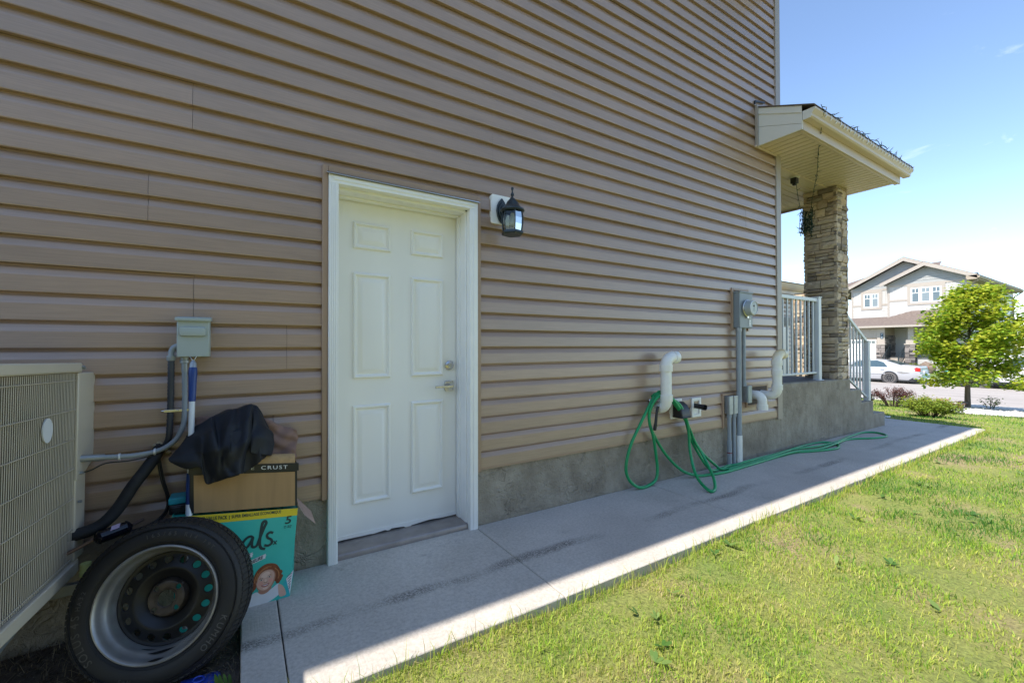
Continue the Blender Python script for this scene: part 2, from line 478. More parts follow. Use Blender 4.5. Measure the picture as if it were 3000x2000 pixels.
    n = pos_noise(N, L, 1.7, 6, 0.6)
    r = ramp(N, L, n.outputs['Fac'], [(0.3, (0.44, 0.395, 0.345)), (0.7, (0.57, 0.515, 0.455))])
    n2 = pos_noise(N, L, 70, 5, 0.7)
    r2 = ramp(N, L, n2.outputs['Fac'], [(0.32, (0.80, 0.79, 0.78)), (0.6, (1.06, 1.06, 1.06))])
    mx = mixc(N, L, 1.0, r.outputs['Color'], r2.outputs['Color'], 'MULTIPLY')
    g = N.new('ShaderNodeNewGeometry'); sp = N.new('ShaderNodeSeparateXYZ'); L.new(g.outputs['Position'], sp.inputs[0])
    wob = pos_noise(N, L, 1.3, 3)
    ma = N.new('ShaderNodeMath'); ma.operation = 'MULTIPLY_ADD'; ma.inputs[1].default_value = 0.16
    L.new(wob.outputs['Fac'], ma.inputs[0]); L.new(sp.outputs['Y'], ma.inputs[2])
    band = ramp(N, L, ma.outputs[0], [(0.0, (0, 0, 0)), (1.0, (0, 0, 0))])
    ad1 = N.new('ShaderNodeMath'); ad1.operation = 'ADD'; ad1.inputs[1].default_value = 0.43
    L.new(ma.outputs[0], ad1.inputs[0])
    ab = N.new('ShaderNodeMath'); ab.operation = 'ABSOLUTE'; L.new(ad1.outputs[0], ab.inputs[0])
    bandr = ramp(N, L, ab.outputs[0], [(0.0, (1, 1, 1)), (0.022, (0.8, 0.8, 0.8)), (0.05, (0, 0, 0))])
    grit = pos_noise(N, L, 120, 4, 0.8)
    gritr = ramp(N, L, grit.outputs['Fac'], [(0.42, (0, 0, 0)), (0.55, (1, 1, 1))])
    gap = pos_noise(N, L, 1.1, 4, stretch=(1, 0.2, 1))
    gapr = ramp(N, L, gap.outputs['Fac'], [(0.44, (0, 0, 0)), (0.6, (1, 1, 1))])
    k1 = mixc(N, L, 1.0, bandr.outputs['Color'], gritr.outputs['Color'], 'MULTIPLY')
    k2 = mixc(N, L, 1.0, k1.outputs['Color'], gapr.outputs['Color'], 'MULTIPLY')
    mx3 = mixc(N, L, k2.outputs['Color'], mx.outputs['Color'], (0.13, 0.115, 0.10))
    st = pos_noise(N, L, 3.1, 7, 0.7)
    str_ = ramp(N, L, st.outputs['Fac'], [(0.62, (0, 0, 0)), (0.78, (0.55, 0.55, 0.55))])
    mx4 = mixc(N, L, str_.outputs['Color'], mx3.outputs['Color'], (0.17, 0.155, 0.14))
    L.new(mx4.outputs['Color'], b.inputs['Base Color'])
    br = pos_noise(N, L, 110, 4, 0.6, stretch=(1.6, 0.06, 1))
    bp = N.new('ShaderNodeBump'); bp.inputs['Strength'].default_value = 0.45; bp.inputs['Distance'].default_value = 0.003
    ad2 = N.new('ShaderNodeMath'); ad2.operation = 'ADD'; L.new(br.outputs['Fac'], ad2.inputs[0]); L.new(n2.outputs['Fac'], ad2.inputs[1])
    L.new(ad2.outputs[0], bp.inputs['Height']); L.new(bp.outputs['Normal'], b.inputs['Normal'])
    M['walk'] = m

    # lawn thatch under the blades
    m, nt, N, L, b = new_mat('lawn_thatch')
    b.inputs['Roughness'].default_value = 0.95
    n = pos_noise(N, L, 1.1, 6, 0.62)
    r = ramp(N, L, n.outputs['Fac'], [(0.30, (0.16, 0.115, 0.075)), (0.38, (0.42, 0.33, 0.17)), (0.50, (0.32, 0.34, 0.085)), (0.72, (0.17, 0.27, 0.045))])
    n2 = pos_noise(N, L, 60, 5, 0.75)
    r2 = ramp(N, L, n2.outputs['Fac'], [(0.3, (0.45, 0.45, 0.42)), (0.65, (1.25, 1.25, 1.2))])
    mx = mixc(N, L, 1.0, r.outputs['Color'], r2.outputs['Color'], 'MULTIPLY')
    L.new(mx.outputs['Color'], b.inputs['Base Color'])
    bp = N.new('ShaderNodeBump'); bp.inputs['Strength'].default_value = 0.9; bp.inputs['Distance'].default_value = 0.03
    L.new(n2.outputs['Fac'], bp.inputs['Height']); L.new(bp.outputs['Normal'], b.inputs['Normal'])
    M['lawn'] = m
    m, nt, N, L, b = new_mat('far_grass')
    b.inputs['Roughness'].default_value = 0.95
    n = pos_noise(N, L, 3, 7, 0.7)
    r = ramp(N, L, n.outputs['Fac'], [(0.3, (0.09, 0.14, 0.03)), (0.7, (0.20, 0.26, 0.07))])
    L.new(r.outputs['Color'], b.inputs['Base Color'])
    M['far_grass'] = m
    M['soil'] = mat('soil', (0.045, 0.034, 0.026), 0.95, col2=(0.12, 0.095, 0.075), vscale=9, bump=0.9, bscale=22, bdist=0.03)
    M['road'] = mat('road_gravelled', (0.30, 0.265, 0.235), 0.9, col2=(0.40, 0.355, 0.32), vscale=1.3, stretch=(1, 0.3, 1), bump=0.2, bscale=30)
    M['land'] = mat('land', (0.16, 0.17, 0.09), 0.95, var=0.2, vscale=0.05)

    # blades and leaves: tint per blade, light passes through
    def leafy(name, stops, trans=0.35, rough=0.5):
        m, nt, N, L, b = new_mat(name)
        at = N.new('ShaderNodeAttribute'); at.attribute_name = 'tint'
        r = ramp(N, L, at.outputs['Fac'], stops)
        L.new(r.outputs['Color'], b.inputs['Base Color'])
        b.inputs['Roughness'].default_value = rough
        b.inputs['Specular IOR Level'].default_value = 0.3
        tr = N.new('ShaderNodeBsdfTranslucent'); L.new(r.outputs['Color'], tr.inputs['Color'])
        ms = N.new('ShaderNodeMixShader'); ms.inputs['Fac'].default_value = trans
        out = nt.nodes['Material Output']
        L.new(b.outputs['BSDF'], ms.inputs[1]); L.new(tr.outputs['BSDF'], ms.inputs[2]); L.new(ms.outputs['Shader'], out.inputs['Surface'])
        return m
    M['grass'] = leafy('grass_blades', [(0.0, (0.58, 0.46, 0.26)), (0.22, (0.58, 0.50, 0.20)), (0.42, (0.52, 0.57, 0.10)), (0.68, (0.32, 0.50, 0.05)), (1.0, (0.08, 0.22, 0.035))], 0.42)
    M['straw'] = leafy('dry_straw', [(0.0, (0.06, 0.045, 0.03)), (0.5, (0.22, 0.165, 0.10)), (1.0, (0.40, 0.32, 0.20))], 0.1)
    M['tree_leaf'] = leafy('tree_leaves', [(0.0, (0.08, 0.20, 0.02)), (0.4, (0.26, 0.40, 0.03)), (1.0, (0.58, 0.58, 0.06))], 0.45, 0.42)
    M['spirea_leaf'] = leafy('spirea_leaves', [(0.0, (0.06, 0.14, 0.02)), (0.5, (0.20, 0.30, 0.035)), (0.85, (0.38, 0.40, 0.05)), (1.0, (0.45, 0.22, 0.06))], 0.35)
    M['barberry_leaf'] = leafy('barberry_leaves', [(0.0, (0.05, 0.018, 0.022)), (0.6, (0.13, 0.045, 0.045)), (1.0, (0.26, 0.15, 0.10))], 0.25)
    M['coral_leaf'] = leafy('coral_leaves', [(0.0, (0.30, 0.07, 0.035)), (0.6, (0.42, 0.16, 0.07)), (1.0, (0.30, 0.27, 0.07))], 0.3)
    M['weed_leaf'] = leafy('weed_leaves', [(0.0, (0.07, 0.16, 0.03)), (1.0, (0.24, 0.32, 0.09))], 0.3)

    # glass
    def glass(name, tint, alpha):
        m, nt, N, L, b = new_mat(name)
        gl = N.new('ShaderNodeBsdfGlossy'); gl.inputs['Roughness'].default_value = 0.08; gl.inputs['Color'].default_value = (0.6, 0.62, 0.6, 1)
        tp = N.new('ShaderNodeBsdfTransparent'); tp.inputs['Color'].default_value = (*tint, 1)
        fr = N.new('ShaderNodeFresnel'); fr.inputs['IOR'].default_value = 1.5
        ad = N.new('ShaderNodeMath'); ad.operation = 'ADD'; ad.inputs[1].default_value = alpha; L.new(fr.outputs[0], ad.inputs[0])
        ms = N.new('ShaderNodeMixShader'); L.new(ad.outputs[0], ms.inputs['Fac'])
        L.new(tp.outputs[0], ms.inputs[1]); L.new(gl.outputs[0], ms.inputs[2])
        L.new(ms.outputs[0], nt.nodes['Material Output'].inputs['Surface'])
        return m
    M['glass'] = glass('clear_glass', (0.66, 0.69, 0.64), 0.0)
    M['window_glass'] = mat('window_pane', (0.09, 0.12, 0.14), 0.08, var=0.08, vscale=0.7, spec=0.9)
    M['blind'] = mat('window_blind', (0.20, 0.24, 0.26), 0.3, var=0.05, spec=0.8)
    M['car_glass'] = mat('car_glass', (0.05, 0.085, 0.10), 0.06, var=0.1, spec=0.9)
    M['car_white'] = mat('car_silver_white', (0.42, 0.42, 0.435), 0.28, var=0.04, vscale=2, coat=0.6)
    M['car_bright'] = mat('car_white', (0.76, 0.75, 0.73), 0.25, var=0.02, coat=0.6)
    M['car_dark'] = mat('car_underbody', (0.02, 0.02, 0.022), 0.6, var=0.2)
    M['car_red'] = mat('tail_lamp', (0.50, 0.02, 0.015), 0.2, var=0.1, coat=0.5)
    M['hubcap'] = mat('hubcap', (0.34, 0.31, 0.28), 0.4, metal=0.5, var=0.2, vscale=15)
    M['far_white'] = mat('far_white_siding', (0.50, 0.475, 0.445), 0.5, var=0.03)
    M['far_trim'] = mat('far_trim', (0.40, 0.345, 0.295), 0.5, var=0.04)
    M['far_shake'] = mat('far_shake', (0.33, 0.33, 0.32), 0.7, var=0.06, vscale=3)
    M['far_tan'] = mat('far_tan', (0.36, 0.29, 0.22), 0.6, var=0.05)
    M['bin_teal'] = mat('bin_teal', (0.10, 0.42, 0.40), 0.4, var=0.05)
    M['planter'] = mat('planter_dark', (0.035, 0.045, 0.06), 0.5, var=0.1)
    M['boulder'] = mat('boulder', (0.20, 0.145, 0.11), 0.9, var=0.3, vscale=4, bump=0.5, bscale=12, bdist=0.05)
    M['plate_navy'] = mat('plate_navy', (0.02, 0.06, 0.10), 0.4, var=0.1)
make_materials()
# ------------------------------------------------------------------ ground heights
def walk_z(x): return -0.0072 * x
def lawn_z(x):
    if x < 9.3: return -0.028 - 0.0072 * x
    return -0.095 - 0.049 * (x - 9.3)

# ------------------------------------------------------------------ ground, walkway, road
def grid_sheet(name, xs, ys, zf, m, kind='structure'):
    mb = MB()
    vv = [(x, y, zf(x, y)) for x in xs for y in ys]
    ny = len(ys)
    ff = [(i * ny + j, (i + 1) * ny + j, (i + 1) * ny + j + 1, i * ny + j + 1) for i in range(len(xs) - 1) for j in range(ny - 1)]
    mb.add(vv, ff)
    o = mb.build(name, m, smooth=60)
    tag(o, kind=kind)
    return o

def lump(x, y): return 0.010 * math.sin(3.1 * x + 1.3 * y) + 0.008 * math.sin(5.7 * y - 2.2 * x + 1) + 0.006 * math.sin(9 * x + 7 * y)
xs = [-9 + 0.3 * i for i in range(int((16.0 + 9) / 0.3) + 1)]
lawn = grid_sheet('lawn', xs, [-16 + 0.35 * i for i in range(90)], lambda x, y: lawn_z(x) - 0.012 + lump(x, y) - (0.045 if (x < 0.1 and y > -1.4) else 0), M['lawn'])
tag(lawn, 'patchy green and straw coloured lawn beside the concrete walkway')
# bare soil between the house and the end of the walkway
soil = grid_sheet('soil', [-6 + 0.12 * i for i in range(51)], [-1.45 + 0.09 * i for i in range(17)], lambda x, y: -0.052 + 0.5 * lump(2 * x, 2 * y) - 0.03 * max(0, min(1, (-1.15 - y) / 0.3)), M['soil'])
tag(soil, 'bare dark soil strewn with dry clippings under the air conditioner')

mb = MB(); mb.box((-900, -900, -1.75), (900, 900, -1.70)); tag(mb.build('land', M['land']), 'flat open land reaching the horizon', kind='structure')

# walkway slabs, tooled joints between them
walk = empty('walkway', (0, 0, 0)); tag(walk, 'narrow concrete walkway along the side wall of the house', 'walkway', kind='structure')
cuts = [0.0, 0.145, 1.30, 2.98, 4.73, 6.30, 8.03, 9.28]
bed = MB(); bed.prism([(0.012, walk_z(0) - 0.16), (9.27, walk_z(9.3) - 0.16), (9.27, walk_z(9.3) - 0.011), (0.012, walk_z(0) - 0.011)], 'y', -0.905, 2.2)
bed.build('base', M['mortar'], walk)
def slab(x0, x1, y0, y1, ins=0.0022):
    mb = MB()
    x0 += ins; x1 -= ins; y0 += ins; y1 -= ins
    h = 0.12
    vv = []
    for (x, y) in ((x0, y0), (x1, y0), (x1, y1), (x0, y1)): vv.append((x, y, walk_z(x) - h))
    for (x, y) in ((x0, y0), (x1, y0), (x1, y1), (x0, y1)): vv.append((x, y, walk_z(x)))
    mb.add(vv, [(0, 3, 2, 1), (4, 5, 6, 7), (0, 1, 5, 4), (1, 2, 6, 5), (2, 3, 7, 6), (3, 0, 4, 7)])
    o = mb.build('slab', M['walk'], walk, bevel=0.006, segs=2)
    return o
for i in range(len(cuts) - 1):
    a, b = cuts[i], cuts[i + 1]
    if i < 6: slab(a, b, -0.92, 0.012)
    else:
        slab(a, b, -0.92, -0.10); slab(8.43, b, -0.10, 2.2)
slab(8.03, 8.43, -0.10, 0.014)

# street side: sidewalk, boulevard grass, kerbs, road, far ground
def zs(x): return lawn_z(x)
mb = MB()
for i in range(-8, 14):
    y0 = i * 1.5; x0, x1 = 15.75, 16.85
    vv = [(x, y, z) for (x, z) in ((x0, zs(x0) - 0.1), (x1, zs(x1) - 0.1), (x1, zs(x1) + 0.012), (x0, zs(x0) + 0.012)) for y in (y0 + 0.008, y0 + 1.492)]
    mb.add(vv, [(0, 2, 3, 1), (6, 4, 5, 7), (0, 1, 7, 6), (2, 4, 5, 3), (0, 6, 4, 2), (1, 3, 5, 7)])
tag(mb.build('sidewalk', M['sidewalk'], recalc=True), 'pale public sidewalk crossing in front of the street', kind='structure')
blvd = grid_sheet('boulevard_grass', [15.95 + 0.2 * i for i in range(9)], [-14 + 0.8 * i for i in range(44)], lambda x, y: zs(x) - 0.02, M['far_grass'])
def kerb_mb(x0, x1, z):
    mb = MB(); mb.prism([(x0, z - 0.3), (x1, z - 0.3), (x1, z), (x0, z)], 'y', -60, 60); return mb
tag(kerb_mb(17.5, 17.72, -0.51).build('kerb', M['sidewalk'], bevel=0.02), kind='structure')
tag(kerb_mb(30.95, 31.2, -0.79).build('kerb', M['sidewalk'], bevel=0.02), kind='structure')
mb = MB(); mb.add([(17.6, -60, -0.63), (31.05, -60, -0.9), (31.05, 60, -0.9), (17.6, 60, -0.63)], [(0, 1, 2, 3)])
tag(mb.build('road', M['road']), 'sunlit sandy looking street', kind='structure')
mb = MB(); mb.add([(31.1, -60, -0.80), (60, -60, -0.80), (60, 60, -0.80), (31.1, 60, -0.80)], [(0, 1, 2, 3)])
tag(mb.build('far_lawn', M['far_grass']), kind='structure')
mb = MB(); mb.prism([(30.97, -0.80), (41.2, -0.792), (41.2, -0.9), (30.97, -0.9)], 'y', 9.9, 13.6)
mb.prism([(31.15, -0.80), (34.0, -0.80), (34.0, -0.78), (31.15, -0.78)], 'y', 3.0, 6.2)
tag(mb.build('driveway', M['sidewalk']), 'concrete driveway across the street', kind='structure')

# ------------------------------------------------------------------ the house
house = empty('house', (0, 0.3, 0))
tag(house, 'two storey house with brown vinyl siding beside the walkway', 'house')
Z0, COURSE, ROWH = 0.371, 0.1143, 0.2286
JX0, JX1, JTOP = 0.368, 1.331, 2.158          # outer edges of the channel round the side door
def siding_piece(x0, x1, zb, nc=2, seed=0, clip_top=None, y_sh=0.0):
    """one vinyl panel: nc moulded courses"""
    rr = random.Random(seed)
    prof = []
    for c in range(nc):
        z = zb + c * COURSE
        prof += [(z - 0.004, 0.0205), (z - 0.004, -0.0025), (z + 0.0, -0.0035), (z + 0.0640, 0.0), (z + 0.0665, 0.0008), (z + 0.0785, 0.0072), (z + 0.0930, 0.0130), (z + 0.1000, 0.0190), (z + 0.1103, 0.0212)]
    if clip_top is not None: prof = [p for p in prof if p[0] <= clip_top]
    n = max(1, int((x1 - x0) / 0.45))
    xs_ = [x0 + (x1 - x0) * i / n for i in range(n + 1)]
    mb = MB(); k = len(prof); vv = []
    for i, x in enumerate(xs_):
        dz = rr.uniform(-0.0006, 0.0006); dy = rr.uniform(-0.0010, 0.0006)
        for (z, y) in prof: vv.append((x, y + dy + y_sh, z + dz))
    ff = [(i * k + j, (i + 1) * k + j, (i + 1) * k + j + 1, i * k + j + 1) for i in range(n) for j in range(k - 1)]
    # thin return at the right-hand end so the lap joint shows its edge
    b = len(vv)
    for (z, y) in prof: vv.append((x1, 0.024, z))
    ff += [(n * k + j, b + j, b + j + 1, n * k + j + 1) for j in range(k - 1)]
    mb.add(vv, ff)
    return mb
joints = {1: [0.14, 3.808], 2: [-1.5, 2.237], 3: [-2.6, 0.2], 4: [-0.19, 3.565], 5: [-1.7, 1.991], 6: [-0.357, 2.673], 7: [-1.5, 2.185], 8: [-0.198, 3.428],
          9: [-2.3, 1.429, 4.53], 10: [-1.6, 2.101], 11: [-0.4, 3.316], 12: [-2.2, 1.476], 13: [-0.05, 3.697], 15: [-1.5, 2.194], 16: [0.4, 4.068]}
NROW = 23
for k in range(NROW):
    js = joints.get(k) or [-1.2 + 0.9 * (k * 7 % 4), 2.5 + 0.8 * (k * 5 % 3)]
    ends = [-6.0] + [j for j in sorted(js)] + [5.17]
    zb = Z0 + k * ROWH
    for i in range(len(ends) - 1):
        a, b = ends[i], ends[i + 1] - (0.0014 if i < len(ends) - 2 else 0)
        segs_ = [(a, b)]
        if zb < JTOP - 0.03:
            segs_ = []
            if a < JX0: segs_.append((a, min(b, JX0 + 0.01)))
            if b > JX1: segs_.append((max(a, JX1 - 0.01), b))
        for (p, q) in segs_:
            if q - p > 0.03:
                siding_piece(p, q, zb, 2, seed=k * 31 + i, y_sh=(-0.0022 if i % 2 else 0.0)).build('siding_panel', M['siding'], house, smooth=14)
# closing strip above the door and under the next row
siding_piece(JX0, JX1, Z0 + 7 * ROWH + COURSE, 1, seed=5).build('siding_panel', M['siding'], house, smooth=14)

# sheathing behind the siding, foundation, corner post
mb = MB(); mb.box((-6, 0.027, 0.36), (0.42, 0.2, 5.62)); mb.box((1.27, 0.027, 0.36), (5.2, 0.2, 5.62)); mb.box((0.42, 0.027, 2.08), (1.27, 0.2, 5.62))
mb.box((5.1, 0.03, 0.3), (5.245, 8, 5.62)); mb.box((-6, 7.9, 0.3), (5.2, 8, 5.62)); mb.box((-6, 0.2, 0.3), (-5.9, 8, 5.62))
mb.build('sheathing', M['backing'], house)
mb = MB(); mb.box((-6, 0.012, -0.4), (0.405, 0.25, 0.385)); mb.box((1.292, 0.012, -0.4), (5.255, 0.25, 0.385)); mb.box((0.40, 0.20, -0.4), (1.30, 0.3, 0.0))
mb.build('foundation', M['parging'], house)
mb = MB()
mb.prism([(5.155, -0.012), (5.255, -0.012), (5.255, 0.09), (5.243, 0.09), (5.243, 0.001), (5.168, 0.001), (5.168, 0.012), (5.155, 0.012)], 'z', 0.335, 5.62)
mb.build('corner_trim', M['corner'], house, bevel=0.002)
mb = MB(); mb.prism([(0.0, 0.355), (-0.004, 0.355), (-0.004, 0.372), (0.012, 0.372), (0.012, 0.355)], 'x', -6, JX0)
mb.prism([(0.0, 0.355), (-0.004, 0.355), (-0.004, 0.372), (0.012, 0.372), (0.012, 0.355)], 'x', JX1, 5.155)
mb.build('starter_strip', M['trim'], house)

# eave high above: soffit, gutter, roof
mb = MB(); mb.box((-6.4, -0.42, 5.60), (5.6, 0.3, 5.63)); mb.build('eave_soffit', M['soffit'], house)
mb = MB(); mb.prism([(-0.42, 5.60), (-0.50, 5.60), (-0.53, 5.64), (-0.545, 5.72), (-0.42, 5.72)], 'x', -6.4, 5.6); mb.build('eave_gutter', M['almond'], house)
mb = MB(); mb.prism([(-0.5, 5.70), (4.0, 7.6), (8.5, 5.70), (8.5, 5.66), (-0.5, 5.66)], 'x', -6.4, 5.6); mb.build('roof', M['shingle'], house)

# ---- side door
fr = MB()
T = 0.014
fr.box((0.366, -0.016, 0.345), (0.396, 0.014, JTOP)); fr.box((1.303, -0.016, 0.345), (1.333, 0.014, JTOP)); fr.box((0.396, -0.016, 2.118), (1.303, 0.014, JTOP))
ch = fr.build('door_channel', M['trim'], house, bevel=0.004)
df = empty('door_frame', (0, 0, 0), parent=house); df.location = (0, -0.3, 0)
def fpart(name, mb, m, bev=0.003): return mb.build(name, m, df, bevel=bev)
mb = MB(); mb.box((0.396, -0.030, -0.004), (0.446, 0.02, 2.060)); 
for i in range(4): mb.box((0.401 + i * 0.010, -0.033, -0.004), (0.407 + i * 0.010, -0.029, 2.06))
fpart('casing', mb, M['white_paint'], 0.0015)
mb = MB(); mb.box((1.246, -0.030, -0.012), (1.303, 0.02, 2.060)); mb.box((1.268, -0.034, -0.012), (1.298, -0.029, 2.06)); fpart('casing', mb, M['white_paint'])
mb = MB(); mb.box((0.396, -0.030, 2.060), (1.303, 0.02, 2.108)); mb.box((0.42, -0.034, 2.078), (1.28, -0.029, 2.102)); fpart('casing', mb, M['white_paint'])
mb = MB(); mb.box((0.385, -0.045, 2.109), (1.312, 0.02, 2.1125)); mb.box((0.385, -0.045, 2.104), (1.312, -0.0435, 2.1125)); fpart('drip_cap', mb, M['chrome'], 0.0008)
mb = MB(); mb.box((0.43, 0.021, 0.01), (0.452, 0.20, 2.055)); fpart('jamb', mb, M['white_paint'])
mb = MB(); mb.box((1.238, 0.021, 0.01), (1.27, 0.20, 2.055)); mb.box((1.2285, 0.10, 0.03), (1.239, 0.147, 2.045)); fpart('jamb', mb, M['white_paint'])
mb = MB(); mb.box((0.452, 0.021, 2.045), (1.238, 0.20, 2.07)); mb.box((0.452, 0.10, 2.034), (1.2285, 0.147, 2.046)); fpart('jamb', mb, M['white_paint'])
mb = MB(); mb.prism([(-0.002, -0.006), (0.0, 0.018), (0.006, 0.026), (0.03, 0.027), (0.20, 0.034), (0.20, -0.05), (0.0, -0.05)], 'x', 0.447, 1.245)
fpart('threshold', mb, M['sill'], 0.003)
door = empty('entry_door', (0, -0.3, 0), parent=house)
mb = MB(); mb.box((0.4545, 0.152, 0.052), (1.2325, 0.195, 2.040)); 
mb.build('door_slab', M['door_paint'], door, bevel=0.0025)
# torn weather sweep along the bottom edge
mb = MB()
prev = None
for i in range(61):
    x = 0.456 + 0.775 * i / 60
    zb = 0.040 + 0.004 * math.sin(i * 0.31) * (1 if 16 < i < 50 else 0.2) - (0.007 if i in (24, 25, 33, 34, 35) else 0)
    mb.v += [(x, 0.149, zb), (x, 0.149, 0.062), (x, 0.160, 0.062), (x, 0.160, zb)]
    if i:
        b = 4 * i
        mb.f += [(b - 4, b, b + 1, b - 3), (b - 3, b + 1, b + 2, b - 2), (b - 4, b - 1, b + 3, b)]; mb.m += [0, 0, 0]
mb.build('door_sweep', M['white_paint'], door)
def door_panel(x0, x1, z0, z1):
    """moulded panel: ridge, cove, raised field"""
    y = 0.152
    rings = [(0.0, -0.0005), (0.005, -0.006), (0.012, -0.006), (0.020, 0.0078), (0.028, 0.0080), (0.052, -0.0035), (0.056, -0.0040)]
    mb = MB(); vv = []
    for d, dy in rings: vv += [(x0 + d, y + dy, z0 + d), (x1 - d, y + dy, z0 + d), (x1 - d, y + dy, z1 - d), (x0 + d, y + dy, z1 - d)]
    ff = []
    for i in range(len(rings) - 1):
        for j in range(4): ff.append((i * 4 + j, i * 4 + (j + 1) % 4, i * 4 + 4 + (j + 1) % 4, i * 4 + 4 + j))
    n = (len(rings) - 1) * 4; ff.append((n, n + 1, n + 2, n + 3))
    # pocket: the slab is recessed behind the cove by shifting everything a little proud
    vv = [(a, b - 0.0085, c) for a, b, c in vv]
    b0 = len(vv); vv += [(x0 - 0.001, y, z0 - 0.001), (x1 + 0.001, y, z0 - 0.001), (x1 + 0.001, y, z1 + 0.001), (x0 - 0.001, y, z1 + 0.001)]
    for j in range(4): ff.append((b0 + j, b0 + (j + 1) % 4, (j + 1) % 4, j))
    mb.add(vv, ff)
    mb.build('door_panel', M['door_paint'], door, smooth=20)
for x0, x1 in ((0.560, 0.782), (0.916, 1.132)):
    for z0, z1 in ((0.237, 0.817), (0.981, 1.611), (1.757, 1.914)): door_panel(x0, x1, z0, z1)
mb = MB(); mb.lathe([(0.0, -0.022), (0.013, -0.022), (0.014, -0.020), (0.019, -0.019), (0.030, -0.011), (0.031, -0.004), (0.029, 0.0), (0.0, 0.0)], 24, (1.178, 0.152, 1.044), 'y')
mb.box((1.1765, 0.129, 1.037), (1.1795, 0.1315, 1.051))
mb.build('deadbolt', M['chrome'], door, smooth=40, recalc=True)
mb = MB(); mb.box((1.145, 0.143, 0.876), (1.207, 0.152, 0.940)); mb.build('handle_plate', M['chrome'], door, bevel=0.003)
mb = MB(); mb.lathe([(0.012, 0.0), (0.012, -0.045), (0.0, -0.045)], 16, (1.176, 0.144, 0.908), 'y')
mb.box((1.060, 0.090, 0.900), (1.188, 0.101, 0.915)); mb.build('door_handle', M['chrome'], door, bevel=0.002, recalc=True)

# trims round the service penetrations
mb = MB()
def frame_trim(x0, x1, z0, z1, w=0.022, top=True, bottom=True, left=True, right=True):
    if left: mb.box((x0, -0.014, z0), (x0 + w, 0.012, z1))
    if right: mb.box((x1 - w, -0.014, z0), (x1, 0.012, z1))
    if top: mb.box((x0 + w + 0.001, -0.0135, z1 - w), (x1 - w - 0.001, 0.012, z1))
    if bottom: mb.box((x0 + w + 0.001, -0.0135, z0), (x1 - w - 0.001, 0.012, z0 + w))
frame_trim(4.070, 4.33, 0.345, 0.690, bottom=False)
frame_trim(4.50, 4.935, 0.52, 0.752)
frame_trim(4.245, 4.56, 1.325, 1.765, bottom=False)
mb.build('service_trim', M['trim'], house, bevel=0.002)
mb = MB(); mb.box((4.522, -0.006, 0.545), (4.91, 0.010, 0.728)); mb.build('service_board', mat('service_board', (0.10, 0.075, 0.06), 0.8), house)

# ---- porch: parged base with three steps, deck, ceiling, roof, stone column, railings
mb = MB()
mb.prism([(5.257, -0.35), (8.43, -0.35), (8.43, 0.145), (7.985, 0.145), (7.985, 0.345), (7.555, 0.345), (7.555, 0.545), (7.175, 0.545), (7.175, 0.705), (5.257, 0.730)], 'y', 0.012, 1.75)
mb.build('porch_base', M['parging'], house, bevel=0.012)
mb = MB(); mb.prism([(5.262, 0.7305), (6.82, 0.7115), (6.82, 0.716), (5.262, 0.735)], 'y', 0.10, 1.7)
mb.build('porch_deck', M['porch_deck'], house)
# column: every stone its own piece over a mortar core
col = empty('stone_column', (0, -0.3, 0), parent=house)
CX0, CX1, CY0, CY1, CZ0, CZ1 = 6.835, 7.165, 0.035, 0.420, 0.700, 3.352
mb = MB(); mb.box((CX0 + 0.024, CY0 + 0.024, CZ0), (CX1 - 0.024, CY1 - 0.024, CZ1)); mb.build('core', M['mortar'], col)
srng = random.Random(5)
def stone_mesh(w, h, d, r):
    """rough ledge stone lying on the x-z plane, face towards -y; split front"""
    nx = max(2, min(4, int(w / 0.06) + 1))
    mb = MB(); vv = []
    for iz in (0, 1, 2):
        for ix in range(nx + 1):
            e = 0.006 if ix in (0, nx) or iz in (0, 2) else 0.0
            vv.append((w * ix / nx, -d + e + r.uniform(-0.009, 0.009) + (0.006 if iz == 0 else 0), h * iz / 2 + (r.uniform(-0.003, 0.003) if iz == 1 else 0)))
    n = nx + 1; ff = []
    for iz in (0, 1):
        for ix in range(nx): ff.append((iz * n + ix, iz * n + ix + 1, (iz + 1) * n + ix + 1, (iz + 1) * n + ix))
    b = len(vv); vv += [(0, 0.02, 0), (w, 0.02, 0), (w, 0.02, h), (0, 0.02, h)]
    ff += [tuple([b, b + 1] + [ix for ix in range(nx, -1, -1)]), tuple([b + 3] + [2 * n + ix for ix in range(0, n)] + [b + 2])[::1],
           (0, n, 2 * n, b + 3, b), (nx, b + 1, b + 2, 2 * n + nx, n + nx)]
    mb.add(vv, ff); return mb
def side_of_stones(parent, m, x_len, place, z0, z1, r, hmin=0.05, hmax=0.115, wmin=0.09, wmax=0.24, joint=0.009):
    z = z0
    while z < z1 - 0.015:
        h = min(r.choice((0.05, 0.075, 0.09, 0.105, 0.115)), z1 - z)
        if z1 - (z + h) < 0.03: h = z1 - z
        x = 0.0
        while x < x_len - 0.005:
            w = r.uniform(wmin, wmax)
            if x_len - (x + w) < 0.07: w = x_len - x
            strips = [(0, h)]
            if h > 0.085 and r.random() < 0.5: strips = [(0, h * 0.55), (h * 0.55, h)]
            for (a, b) in strips:
                s_ = stone_mesh(w - joint, b - a - joint, r.uniform(0.008, 0.036), r)
                s_.xf(place @ Matrix.Translation((x, 0, z + a)))
                o = s_.build('stone', m, parent)
            x += w
        z += h
side_of_stones(col, M['stone'], CX1 - CX0 + 0.02, Matrix.Translation((CX0 - 0.01, CY0 + 0.008, 0)), CZ0, CZ1, srng, wmin=0.10, wmax=0.2)
side_of_stones(col, M['stone'], CY1 - CY0 + 0.03, Matrix.Translation((CX0 + 0.008, CY1 + 0.015, 0)) @ Matrix.Rotation(R(-90), 4, 'Z'), CZ0, CZ1, srng, wmin=0.12, wmax=0.24)
mb = MB()
